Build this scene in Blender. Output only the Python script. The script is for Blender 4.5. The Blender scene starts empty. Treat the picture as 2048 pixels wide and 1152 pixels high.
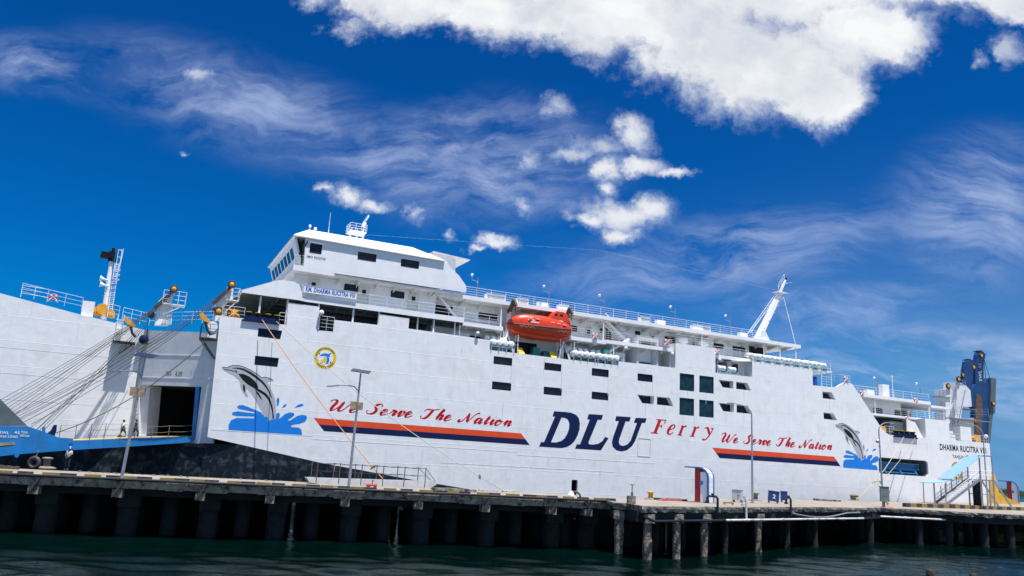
import bpy, bmesh, math, random
import numpy as np
from mathutils import Vector, Matrix
from mathutils.geometry import tessellate_polygon
random.seed(7)
scn = bpy.context.scene
COL = scn.collection
rad = math.radians

# ------------------------------------------------------------------ camera, world, sun
HC = 4.8                                   # eye height; the pier deck is at DZ, the water at WZ
PITCH, ROLL, FOC = rad(12.428), rad(3.246), 1593.9
fwd = np.array([0, math.cos(PITCH), math.sin(PITCH)])
u0 = np.cross(np.array([1.0, 0, 0]), fwd)
RT = math.cos(ROLL) * np.array([1.0, 0, 0]) + math.sin(ROLL) * u0
UP = -math.sin(ROLL) * np.array([1.0, 0, 0]) + math.cos(ROLL) * u0
cam_data = bpy.data.cameras.new('camera')
cam = bpy.data.objects.new('camera', cam_data); COL.objects.link(cam)
cam_data.sensor_width = 36; cam_data.lens = FOC * 36 / 2048
cam_data.clip_start = 0.5; cam_data.clip_end = 20000
cam.matrix_world = Matrix(((RT[0], UP[0], -fwd[0], 0), (RT[1], UP[1], -fwd[1], 0), (RT[2], UP[2], -fwd[2], HC), (0, 0, 0, 1)))
scn.camera = cam
scn.render.resolution_x, scn.render.resolution_y = 1024, 576
EXPO = 0.70
scn.view_settings.view_transform = 'Standard'; scn.view_settings.look = 'None'
scn.view_settings.exposure = EXPO; scn.view_settings.gamma = 1
scn.cycles.max_bounces = 8; scn.cycles.diffuse_bounces = 3

A = rad(24.828)                            # the ship's heading
U3 = np.array([math.cos(A), math.sin(A), 0]); N3 = np.array([math.sin(A), -math.cos(A), 0])
sun_loc = np.array([0.05, 0.25, 0.965]); sun_loc /= np.linalg.norm(sun_loc)
SUN = U3 * sun_loc[0] + N3 * sun_loc[1] + np.array([0, 0, sun_loc[2]])
sun_el = math.asin(SUN[2]); sun_az = math.atan2(SUN[0], SUN[1])    # azimuth from +Y, clockwise
ld = bpy.data.lights.new('sun', 'SUN'); ld.energy = 4.9; ld.angle = rad(0.53); ld.color = (1, 0.965, 0.92)
lo = bpy.data.objects.new('sun', ld); COL.objects.link(lo)
lo.rotation_euler = Vector(SUN).to_track_quat('Z', 'Y').to_euler()

# ------------------------------------------------------------------ node helpers
class NT:
    def __init__(s, tree): s.t = tree; s.n = tree.nodes; s.l = tree.links
    def new(s, typ, **kw):
        n = s.n.new(typ)
        for k, v in kw.items(): setattr(n, k, v)
        return n
    def put(s, sock, v):
        if isinstance(v, bpy.types.NodeSocket): s.l.new(v, sock)
        elif v is not None: sock.default_value = v
    def m(s, op, a, b=None, c=None, clamp=False):
        n = s.new('ShaderNodeMath', operation=op, use_clamp=clamp)
        s.put(n.inputs[0], a)
        if b is not None: s.put(n.inputs[1], b)
        if c is not None: s.put(n.inputs[2], c)
        return n.outputs[0]
    def vm(s, op, a, b=None):
        n = s.new('ShaderNodeVectorMath', operation=op); s.put(n.inputs[0], a)
        if b is not None: s.put(n.inputs[1], b)
        return n.outputs['Value'] if op in ('LENGTH', 'DOT_PRODUCT', 'DISTANCE') else n.outputs[0]
    def noise(s, vec, scale, detail=4, rough=0.5, lac=2.0, dist=0.0, typ='FBM', dim='3D'):
        n = s.new('ShaderNodeTexNoise', noise_dimensions=dim); n.noise_type = typ
        s.put(n.inputs['Vector'], vec); s.put(n.inputs['Scale'], scale); n.inputs['Detail'].default_value = detail
        n.inputs['Roughness'].default_value = rough; n.inputs['Lacunarity'].default_value = lac; n.inputs['Distortion'].default_value = dist
        return n
    def ramp(s, v, lo, hi, a=0.0, b=1.0, smooth=True):
        n = s.new('ShaderNodeMapRange', interpolation_type='SMOOTHSTEP' if smooth else 'LINEAR')
        for k, x in zip(range(5), (v, lo, hi, a, b)): s.put(n.inputs[k], x)
        return n.outputs[0]
    def mix(s, f, a, b, blend='MIX'):
        n = s.new('ShaderNodeMix', data_type='RGBA', blend_type=blend); n.clamp_factor = True
        s.put(n.inputs[0], f)
        for i, v in ((6, a), (7, b)):
            if isinstance(v, (tuple, list)): v = (*v[:3], 1)
            s.put(n.inputs[i], v)
        return n.outputs[2]
    def xyz(s, x, y, z):
        n = s.new('ShaderNodeCombineXYZ')
        for i, v in enumerate((x, y, z)): s.put(n.inputs[i], v)
        return n.outputs[0]
    def mapping(s, vec, loc=(0, 0, 0), rot=(0, 0, 0), sc=(1, 1, 1), typ='POINT'):
        n = s.new('ShaderNodeMapping', vector_type=typ); s.put(n.inputs[0], vec)
        n.inputs[1].default_value = loc; n.inputs[2].default_value = rot; n.inputs[3].default_value = sc
        return n.outputs[0]

# ------------------------------------------------------------------ sky with clouds
world = bpy.data.worlds.new('World'); scn.world = world; world.use_nodes = True
w = NT(world.node_tree); w.n.clear()
sky = w.new('ShaderNodeTexSky', sky_type='NISHITA'); sky.sun_disc = False
sky.sun_elevation = sun_el; sky.sun_rotation = sun_az; sky.altitude = 0; sky.air_density = 1.0; sky.dust_density = 0.6; sky.ozone_density = 3.0
hsv = w.new('ShaderNodeHueSaturation'); hsv.inputs['Saturation'].default_value = 1.15; hsv.inputs['Hue'].default_value = 0.497
w.l.new(sky.outputs[0], hsv.inputs['Color'])
sc_ = w.new('ShaderNodeSeparateColor'); w.l.new(hsv.outputs[0], sc_.inputs[0]); KS = 0.085 * 2 ** EXPO
def curve(ch, k, p): return w.m('MULTIPLY', w.m('POWER', w.m('MINIMUM', w.m('MULTIPLY', sc_.outputs[ch], 0.143), 1.0), p), k)
g_ = w.m('MINIMUM', curve(1, 1.03, 1.75), 0.436); b_ = w.m('MAXIMUM', curve(2, 1.03, 1.5), w.m('MULTIPLY', g_, 1.75))
geo = w.new('ShaderNodeTexCoord'); dirn = geo.outputs['Generated']
sep = w.new('ShaderNodeSeparateXYZ'); w.l.new(dirn, sep.inputs[0])
ysafe = w.m('MAXIMUM', sep.outputs[1], 0.05)
qx = w.m('DIVIDE', sep.outputs[0], ysafe); qz = w.m('DIVIDE', sep.outputs[2], ysafe)
# a deep polarised blue that pales low down towards the east
east = w.m('MULTIPLY', w.ramp(qx, 0.15, 0.75), w.ramp(qz, 0.55, 0.10))
skg = w.m('MULTIPLY', w.m('MULTIPLY', w.m('POWER', g_, 0.72), 0.41), w.m('ADD', 1.0, w.m('MULTIPLY', east, 0.42)))
skb = w.m('MULTIPLY', w.m('POWER', b_, 0.85), 0.745); skr = w.m('ADD', w.m('MULTIPLY', w.m('MULTIPLY', skg, 0.36), east), 0.001)
skc = w.new('ShaderNodeCombineColor')
for i_, c_ in enumerate((skr, skg, skb)): w.put(skc.inputs[i_], w.m('DIVIDE', c_, KS))
Q = w.xyz(qx, qz, 0.0)                      # compass-fixed sky chart: x to the east, y = height over the northern horizon
front = w.ramp(sep.outputs[1], 0.05, 0.15)
def qpt(px, py):                            # where on that chart a viewing angle falls
    r = RT * (px - 1024) / FOC - UP * (py - 576) / FOC + fwd
    return (r[0] / r[1], r[2] / r[1])
def blob(vec, px, py, rx, ry, rot=0.0, wt=0.0):
    x, y = qpt(px, py)
    v = w.vm('SUBTRACT', vec, (x, y, 0))
    if rot: v = w.mapping(v, rot=(0, 0, -rad(rot)))
    v = w.vm('MULTIPLY', v, (FOC / rx / 1.12, FOC / ry / 1.12, 0))
    return w.m('SUBTRACT', 1.0 - wt, w.vm('LENGTH', v))  # 1 in the centre, 0 on the rim
def union(lst, k=0.25):
    o = lst[0]
    for b in lst[1:]: o = w.m('SMOOTH_MAX', o, b, k)
    return o
def cen(n): return w.vm('SUBTRACT', n.outputs['Color'], (0.5, 0.5, 0.5))
wa_ = cen(w.noise(Q, 4.5, 3, 0.55)); wb_ = cen(w.noise(Q, 17.0, 4, 0.6)); wc_ = cen(w.noise(Q, 60.0, 5, 0.7))
QW = w.vm('ADD', w.vm('ADD', Q, w.vm('MULTIPLY', wa_, (0.13, 0.10, 0))), w.vm('ADD', w.vm('MULTIPLY', wb_, (0.075, 0.06, 0)), w.vm('MULTIPLY', wc_, (0.030, 0.026, 0))))
QS = w.vm('ADD', w.vm('ADD', Q, w.vm('MULTIPLY', wa_, (0.04, 0.03, 0))), w.vm('ADD', w.vm('MULTIPLY', wb_, (0.055, 0.04, 0)), w.vm('MULTIPLY', wc_, (0.026, 0.020, 0))))
big = union([blob(QW, 800, -10, 170, 75), blob(QW, 990, 15, 150, 100), blob(QW, 1200, 20, 230, 110), blob(QW, 1400, 70, 210, 130), blob(QW, 1540, 130, 200, 125), blob(QW, 1630, 175, 100, 80),
             blob(QW, 1720, 60, 150, 95), blob(QW, 1860, -40, 220, 70), blob(QW, 2060, -10, 120, 70), blob(QW, 1020, -80, 400, 110), blob(QW, 1500, -60, 480, 140)], 0.25)
n1 = w.noise(QW, 13.0, 8, 0.6).outputs[0]
n1s = w.noise(w.vm('ADD', QW, (-0.006, 0.022, 0)), 13.0, 4, 0.5).outputs[0]
n1b = w.noise(QW, 13.0, 4, 0.5).outputs[0]
n2 = w.noise(Q, 34.0, 6, 0.65).outputs[0]
edge = w.m('ADD', w.m('SUBTRACT', n1, 0.5), w.m('MULTIPLY', w.m('SUBTRACT', n2, 0.5), 0.5))
dens_big = w.ramp(w.m('ADD', big, w.m('MULTIPLY', edge, 0.9)), -0.12, 0.55)
small = union([blob(QS, 1245, 425, 100, 42), blob(QS, 1185, 440, 48, 20), blob(QS, 1295, 412, 48, 30), blob(QS, 1238, 470, 42, 24), blob(QS, 1212, 335, 50, 34), blob(QS, 1272, 328, 62, 24), blob(QS, 1335, 347, 42, 14), blob(QS, 1215, 372, 30, 24), blob(QS, 1262, 262, 62, 40, -30), blob(QS, 682, 395, 55, 28), blob(QS, 738, 415, 50, 21), blob(QS, 640, 380, 26, 18), blob(QS, 992, 488, 56, 20), blob(QS, 945, 498, 28, 12)], 0.16)
wisps = union([blob(QS, 1200, 292, 66, 26, 0), blob(QS, 1115, 212, 38, 32, 0), blob(QS, 1062, 325, 32, 28, 0), blob(QS, 1140, 308, 62, 18, 10), blob(QS, 822, 430, 20, 26, 20), blob(QS, 1045, 410, 38, 22, -30), blob(QS, 385, 150, 38, 20, 0), blob(QS, 375, 315, 14, 9, 0), blob(QS, 895, 465, 16, 20, 0), blob(QW, 2020, 95, 60, 60, 30), blob(QW, 1960, 130, 30, 30), blob(QW, 715, 50, 60, 30)], 0.16)
dens_small = w.m('MAXIMUM', w.ramp(w.m('ADD', small, w.m('MULTIPLY', edge, 1.35)), -0.10, 0.95, 0.0, 0.95), w.ramp(w.m('ADD', wisps, w.m('MULTIPLY', edge, 1.7)), 0.0, 1.0, 0.0, 0.62))
# thin combed cirrus: three differently combed layers
def cirrus(rot, sc, warp, lo, hi, seed):
    v = w.mapping(w.vm('ADD', Q, w.vm('MULTIPLY', cen(w.noise(w.vm('ADD', Q, (seed, 0, 0)), 2.6, 3, 0.5)), (warp, warp * .8, 0))), rot=(0, 0, rad(rot)), sc=(sc[0], sc[1], 1))
    v = w.vm('ADD', v, w.vm('MULTIPLY', wb_, (0.25, 0.5, 0)))
    return w.ramp(w.noise(v, 1.0, 10, 0.66).outputs[0], lo, hi)
cA = w.m('MULTIPLY', cirrus(14, (6.0, 19), 0.35, 0.36, 0.74, 3.1), w.ramp(union([blob(Q, 470, 200, 400, 120, -14), blob(Q, 720, 310, 330, 85, -22), blob(Q, 80, 130, 190, 75, -8), blob(Q, 930, 300, 300, 130, 10)], .25), -0.15, 0.95))
cB = w.m('MULTIPLY', cirrus(-17, (5.5, 22), 0.30, 0.34, 0.72, 7.7), w.ramp(union([blob(Q, 1450, 510, 480, 95, 14), blob(Q, 1960, 420, 230, 170, 30), blob(Q, 1000, 360, 260, 110, 12), blob(Q, 1650, 620, 300, 60, 8)], .25), -0.15, 0.95))
cC = w.m('MULTIPLY', cirrus(-4, (4.5, 24), 0.25, 0.34, 0.72, 1.3), w.ramp(union([blob(Q, 1900, 730, 420, 90, -3), blob(Q, 2040, 800, 160, 60)], .2), -0.1, 0.6))
veil = w.m('MULTIPLY', w.ramp(union([blob(Q, 480, 220, 440, 140, -14), blob(Q, 950, 320, 380, 140), blob(Q, 1950, 440, 260, 200, 25)], .3), 0.0, 0.9), 0.11)
cir = w.m('ADD', w.m('MULTIPLY', w.m('MAXIMUM', w.m('MAXIMUM', cA, cB), cC), 0.60), w.m('MULTIPLY', veil, w.ramp(n1b, 0.35, 0.6)), clamp=True)
low = w.m('MULTIPLY', cirrus(-8, (3, 16), 0.2, 0.30, 0.8, 5.5), w.m('MULTIPLY', w.ramp(qz, 0.42, 0.08, 0.0, 0.20), w.ramp(qx, -0.3, 0.5)))
cir = w.m('MAXIMUM', cir, low)
LEV = 7.0                                   # cloud radiance before the background strength
soft = w.noise(w.vm('ADD', Q, w.vm('MULTIPLY', wa_, (0.1, 0.1, 0))), 5.0, 4, 0.5).outputs[0]
grey = w.m('MULTIPLY', w.ramp(soft, 0.32, 0.58), w.ramp(big, 0.12, 0.6))
relief = w.m('MULTIPLY', w.m('SUBTRACT', n1b, n1s), 1.2)
grey = w.m('ADD', w.m('MULTIPLY', grey, 0.48), relief, clamp=True)
ccol = w.mix(grey, (0.97 * LEV, 0.985 * LEV, 1.0 * LEV), (0.52 * LEV, 0.58 * LEV, 0.70 * LEV))
thin = w.ramp(w.m('MAXIMUM', dens_big, dens_small), 0.1, 0.85)
ccol = w.mix(thin, (0.60 * LEV, 0.72 * LEV, 0.95 * LEV), ccol)
rest = w.m('MULTIPLY', w.ramp(w.noise(dirn, 2.2, 6, 0.6).outputs[0], 0.46, 0.64, 0.0, 0.75), w.m('SUBTRACT', 1.0, front))   # unseen broken cloud, added as neutral fill light on the hull
dens = w.m('MAXIMUM', w.m('MULTIPLY', w.m('MAXIMUM', dens_big, w.m('MULTIPLY', dens_small, 0.92)), front), rest)
c1 = w.mix(w.m('MULTIPLY', cir, front), skc.outputs[0], (0.55 * LEV, 0.66 * LEV, 0.93 * LEV))
c2 = w.mix(dens, c1, ccol)
bg = w.new('ShaderNodeBackground'); w.l.new(c2, bg.inputs[0]); bg.inputs[1].default_value = 0.085
wo = w.new('ShaderNodeOutputWorld'); w.l.new(bg.outputs[0], wo.inputs[0])

# ------------------------------------------------------------------ materials
MATS = {}
def material(name, col, rough=0.5, metal=0.0, var=0.12, scale=1.5, bump=0.0, bscale=8.0, streak=0.0, spec=0.5, dirt_or_light=None, dirt_or_light_amt=0.0, dirt_or_light_scale=0.6, seams=False):
    m = bpy.data.materials.new(name); m.use_nodes = True; t = NT(m.node_tree)
    b = t.n['Principled BSDF']; tc = t.new('ShaderNodeTexCoord').outputs['Object']
    n = t.noise(tc, scale, 5, 0.6).outputs[0]
    lo_ = tuple(c * (1 - var) for c in col); hi_ = tuple(min(1, c * (1 + var * 0.7)) for c in col)
    c = t.mix(t.ramp(n, 0.3, 0.7), lo_, hi_)
    if streak:
        sn = t.noise(t.mapping(tc, sc=(1.6, 1.6, 0.10)), 1.6, 5, 0.6).outputs[0]
        c = t.mix(t.m('MULTIPLY', t.ramp(sn, 0.52, 0.8), streak), c, tuple(x * 0.55 for x in (col[0], col[1] * 0.96, col[2] * 0.88)))
    if dirt_or_light:
        dn = t.noise(tc, dirt_or_light_scale, 7, 0.65, dist=0.4).outputs[0]
        c = t.mix(t.m('MULTIPLY', t.ramp(dn, 0.48, 0.66), dirt_or_light_amt), c, dirt_or_light)
    t.put(b.inputs['Base Color'], c); b.inputs['Roughness'].default_value = rough; b.inputs['Metallic'].default_value = metal
    b.inputs['Specular IOR Level'].default_value = spec
    h = None
    if bump:
        h = t.m('MULTIPLY', t.noise(tc, bscale, 5, 0.6).outputs[0], bump)
    if seams:                               # welded plating: seams and slightly dished plates
        sx = t.new('ShaderNodeSeparateXYZ'); t.l.new(tc, sx.inputs[0])
        br = t.new('ShaderNodeTexBrick'); br.offset = 0.5
        t.put(br.inputs['Vector'], t.xyz(sx.outputs[0], sx.outputs[2], 0.0))
        br.inputs['Scale'].default_value = 1; br.inputs['Mortar Size'].default_value = 0.03; br.inputs['Mortar Smooth'].default_value = 0.4
        br.inputs['Brick Width'].default_value = 8.5; br.inputs['Row Height'].default_value = 2.35
        dent = t.noise(t.mapping(tc, sc=(1, 1, 0.8)), 0.9, 3, 0.5).outputs[0]
        dent2 = t.noise(t.mapping(tc, sc=(3.0, 1, 0.5)), 0.5, 2, 0.5).outputs[0]
        hh = t.m('ADD', t.m('MULTIPLY', br.outputs['Fac'], 0.009), t.m('ADD', t.m('MULTIPLY', dent, 0.024), t.m('MULTIPLY', dent2, 0.018)))
        h = hh if h is None else t.m('ADD', h, hh)
    if h is not None:
        bn = t.new('ShaderNodeBump'); bn.inputs['Strength'].default_value = 1.0; bn.inputs['Distance'].default_value = 1.0
        t.l.new(h, bn.inputs['Height']); t.l.new(bn.outputs[0], b.inputs['Normal'])
    MATS[name] = m; return m
material('hull_white', (0.78, 0.78, 0.78), 0.42, var=0.05, scale=0.35, streak=0.26, dirt_or_light=(0.58, 0.56, 0.52), dirt_or_light_amt=0.38, dirt_or_light_scale=0.35, seams=True)
material('house_white', (0.80, 0.80, 0.80), 0.42, var=0.04, scale=0.7, streak=0.10, dirt_or_light=(0.6, 0.56, 0.5), dirt_or_light_amt=0.12)
material('rail_white', (0.80, 0.80, 0.79), 0.45, var=0.05, scale=3)
material('bow_grey', (0.70, 0.71, 0.73), 0.5, var=0.06, scale=0.5, streak=0.3, dirt_or_light=(0.42, 0.42, 0.42), dirt_or_light_amt=0.25, dirt_or_light_scale=0.3, seams=True)
material('deck_grey', (0.25, 0.30, 0.30), 0.7, var=0.15)
material('antifoul', (0.005, 0.012, 0.019), 0.5, var=0.3, scale=0.8, spec=0.2, dirt_or_light=(0.10, 0.11, 0.115), dirt_or_light_amt=0.5, dirt_or_light_scale=1.3, bump=0.02, bscale=2)  # grey mottling stands in for sunlight the water throws on the bow
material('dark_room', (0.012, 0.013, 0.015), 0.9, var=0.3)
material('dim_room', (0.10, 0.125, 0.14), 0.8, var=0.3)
material('glass_dark', (0.010, 0.013, 0.018), 0.12, var=0.5, scale=0.8, spec=0.35)
material('glass_teal', (0.012, 0.035, 0.042), 0.10, var=0.5, scale=1.2, spec=0.4)
material('navy_paint', (0.004, 0.013, 0.065), 0.5, var=0.12, scale=0.8, spec=0.2)
material('orange_stripe', (0.72, 0.075, 0.02), 0.5, spec=0.25, var=0.08, scale=0.8)
material('red_paint', (0.50, 0.006, 0.014), 0.5, spec=0.25, var=0.1)
material('sign_blue', (0.02, 0.07, 0.42), 0.4, var=0.05)
material('splash_blue', (0.008, 0.20, 0.66), 0.5, var=0.06, spec=0.25)
material('dolphin_grey', (0.40, 0.42, 0.44), 0.45, var=0.05)
material('black_paint', (0.008, 0.008, 0.009), 0.5, spec=0.2, var=0.2)
material('yellow_paint', (0.72, 0.52, 0.02), 0.5, var=0.12, scale=2)
material('winch_yellow', (0.75, 0.34, 0.015), 0.5, var=0.15, scale=3)
material('boat_orange', (0.66, 0.048, 0.010), 0.3, var=0.12, scale=1.2, dirt_or_light=(0.4, 0.05, 0.02), dirt_or_light_amt=0.5, dirt_or_light_scale=1.3, streak=0.25)
material('ramp_blue', (0.010, 0.20, 0.52), 0.45, var=0.12, scale=0.8, streak=0.25, dirt_or_light=(0.05, 0.10, 0.16), dirt_or_light_amt=0.35, dirt_or_light_scale=0.9)
material('ramp_deck', (0.42, 0.31, 0.10), 0.8, var=0.25, scale=1.5, dirt_or_light=(0.2, 0.17, 0.12), dirt_or_light_amt=0.5)
material('ramp_slate', (0.10, 0.13, 0.15), 0.6, var=0.15, scale=0.8, dirt_or_light=(0.06, 0.07, 0.08), dirt_or_light_amt=0.4)
material('stern_blue', (0.008, 0.048, 0.16), 0.45, var=0.2, scale=0.6, streak=0.4, dirt_or_light=(0.02, 0.05, 0.1), dirt_or_light_amt=0.4)
material('rail_blue', (0.03, 0.22, 0.48), 0.5, var=0.1)
material('cable', (0.03, 0.032, 0.035), 0.6, var=0.2)
material('galvanised', (0.38, 0.40, 0.42), 0.42, 0.55, var=0.15, scale=4, dirt_or_light=(0.2, 0.2, 0.19), dirt_or_light_amt=0.35, dirt_or_light_scale=2)
material('rust_tin', (0.33, 0.22, 0.13), 0.8, var=0.3, scale=5, dirt_or_light=(0.5, 0.42, 0.33), dirt_or_light_amt=0.6, dirt_or_light_scale=3)
material('concrete', (0.28, 0.225, 0.165), 0.9, var=0.4, scale=2.5, bump=0.06, bscale=5, streak=0.7, dirt_or_light=(0.016, 0.013, 0.010), dirt_or_light_amt=0.95, dirt_or_light_scale=2.0)
material('deck_concrete', (0.27, 0.235, 0.195), 0.9, var=0.2, scale=0.6, bump=0.02, bscale=6, dirt_or_light=(0.15, 0.135, 0.115), dirt_or_light_amt=0.5, dirt_or_light_scale=0.5)
material('old_concrete', (0.24, 0.215, 0.18), 0.95, var=0.45, scale=2.5, bump=0.14, bscale=4, dirt_or_light=(0.012, 0.010, 0.009), dirt_or_light_amt=0.95, dirt_or_light_scale=1.6)
material('pile_concrete', (0.006, 0.009, 0.0095), 0.9, var=0.4, scale=2, bump=0.08, bscale=5, dirt_or_light=(0.003, 0.004, 0.004), dirt_or_light_amt=0.8, dirt_or_light_scale=1.5)
material('barnacled', (0.24, 0.20, 0.155), 0.95, var=0.5, scale=7, bump=0.18, bscale=7, dirt_or_light=(0.02, 0.013, 0.009), dirt_or_light_amt=0.95, dirt_or_light_scale=3)
material('kerb_yellow', (0.27, 0.195, 0.035), 0.8, var=0.2, scale=5, dirt_or_light=(0.16, 0.14, 0.11), dirt_or_light_amt=0.85, dirt_or_light_scale=3)
material('kerb_black', (0.03, 0.03, 0.032), 0.8, var=0.3, scale=5, dirt_or_light=(0.2, 0.19, 0.17), dirt_or_light_amt=0.35, dirt_or_light_scale=3)
material('pipe_black', (0.018, 0.018, 0.022), 0.4, var=0.2)
material('pipe_white', (0.58, 0.57, 0.55), 0.5, var=0.1, scale=3, dirt_or_light=(0.25, 0.12, 0.06), dirt_or_light_amt=0.8, dirt_or_light_scale=1.5)
material('iron', (0.10, 0.075, 0.055), 0.75, var=0.35, scale=5)
material('bollard_sand', (0.20, 0.175, 0.14), 0.85, var=0.2, scale=4)
material('rope_sand', (0.36, 0.30, 0.21), 0.9, var=0.3, scale=9)
material('rope_orange', (0.55, 0.27, 0.12), 0.9, var=0.3, scale=9)
material('rope_white', (0.40, 0.37, 0.31), 0.9, var=0.2, scale=9)
material('kiosk_white', (0.80, 0.80, 0.80), 0.35, var=0.04)
material('kiosk_blue', (0.02, 0.12, 0.40), 0.4, var=0.05)
material('kiosk_red', (0.36, 0.012, 0.02), 0.4, var=0.08)
material('box_blue', (0.015, 0.05, 0.19), 0.45, var=0.12)
material('box_grey', (0.55, 0.55, 0.56), 0.5, var=0.08, dirt_or_light=(0.4, 0.36, 0.3), dirt_or_light_amt=0.4, dirt_or_light_scale=2)
material('cabinet_green', (0.16, 0.19, 0.18), 0.5, var=0.1)
material('canopy_blue', (0.24, 0.43, 0.60), 0.5, var=0.05)
material('raft_white', (0.80, 0.80, 0.78), 0.35, var=0.06, scale=2)
material('rack_blue', (0.28, 0.46, 0.54), 0.55, var=0.15)
material('tarp_green', (0.03, 0.22, 0.18), 0.7, var=0.2)
material('door_cream', (0.62, 0.63, 0.57), 0.5, var=0.05)
material('buoy_red', (0.65, 0.05, 0.03), 0.5, var=0.1)
material('skin', (0.20, 0.11, 0.07), 0.6, var=0.05)
material('hair', (0.010, 0.008, 0.007), 0.7, var=0.2)
material('shirt_white', (0.70, 0.70, 0.70), 0.8, var=0.05)
material('shirt_black', (0.02, 0.02, 0.022), 0.85, var=0.1)
material('trousers', (0.025, 0.03, 0.045), 0.85, var=0.1)
material('shorts_navy', (0.03, 0.035, 0.06), 0.85, var=0.1)
material('helmet_blue', (0.02, 0.16, 0.5), 0.3, var=0.03)
material('overall_grey', (0.45, 0.47, 0.48), 0.8, var=0.1)
material('rust_brown', (0.13, 0.075, 0.04), 0.85, var=0.4, scale=1.5, streak=0.6, dirt_or_light=(0.04, 0.03, 0.025), dirt_or_light_amt=0.6, dirt_or_light_scale=1.2)
material('stern_yellow', (0.72, 0.38, 0.02), 0.45, var=0.12, scale=0.7, dirt_or_light=(0.3, 0.17, 0.04), dirt_or_light_amt=0.5)
material('hill_green', (0.035, 0.075, 0.035), 0.95, var=0.4, scale=0.02)
material('plume_orange', (0.7, 0.13, 0.03), 0.6, var=0.1)
material('wood_stump', (0.05, 0.035, 0.03), 0.9, var=0.4, scale=6, bump=0.1)
material('lens_white', (0.75, 0.78, 0.8), 0.2, var=0.02)
material('solar_blue', (0.03, 0.035, 0.06), 0.25, var=0.1)

# ------------------------------------------------------------------ geometry helpers
O3 = np.array([-28.31488318, 78.0, -0.5])  # foot of the bow edge; ship coordinates are (u aft, d outboard, z up)
C3 = np.array([0, 0, HC])
def W(u, d, z): return O3 + U3 * u + N3 * d + np.array([0, 0, z])
def ray(x, y): return RT * (x - 1024) / FOC - UP * (y - 576) / FOC + fwd
def hit(x, y, o, n):
    r = ray(x, y); return C3 + r * (((np.array(o) - C3) @ n) / (r @ n))
def S(x, y, d=0.0):                         # ship (u, z) of a sight line on the plane d
    p = hit(x, y, O3 + N3 * d, N3) - O3; return (p @ U3, p[2])
def SU(x, y, u):                            # ship (d, z) on the plane u
    p = hit(x, y, O3 + U3 * u, U3) - O3; return (p @ N3, p[2])
WZ = -0.85
DZ = 2.6                                    # pier deck height
def G(x, y, z=DZ): return hit(x, y, [0, 0, z], np.array([0, 0, 1.0]))
def GZ(x, Y, z=DZ):                         # ground point seen in column x at distance Y
    px = x
    y = 960.0
    for _ in range(20):
        r = ray(px, y); t = Y / r[1]; zz = HC + r[2] * t
        y += (zz - z) / t * FOC
    r = ray(px, y); return C3 + r * (Y / r[1])

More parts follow.
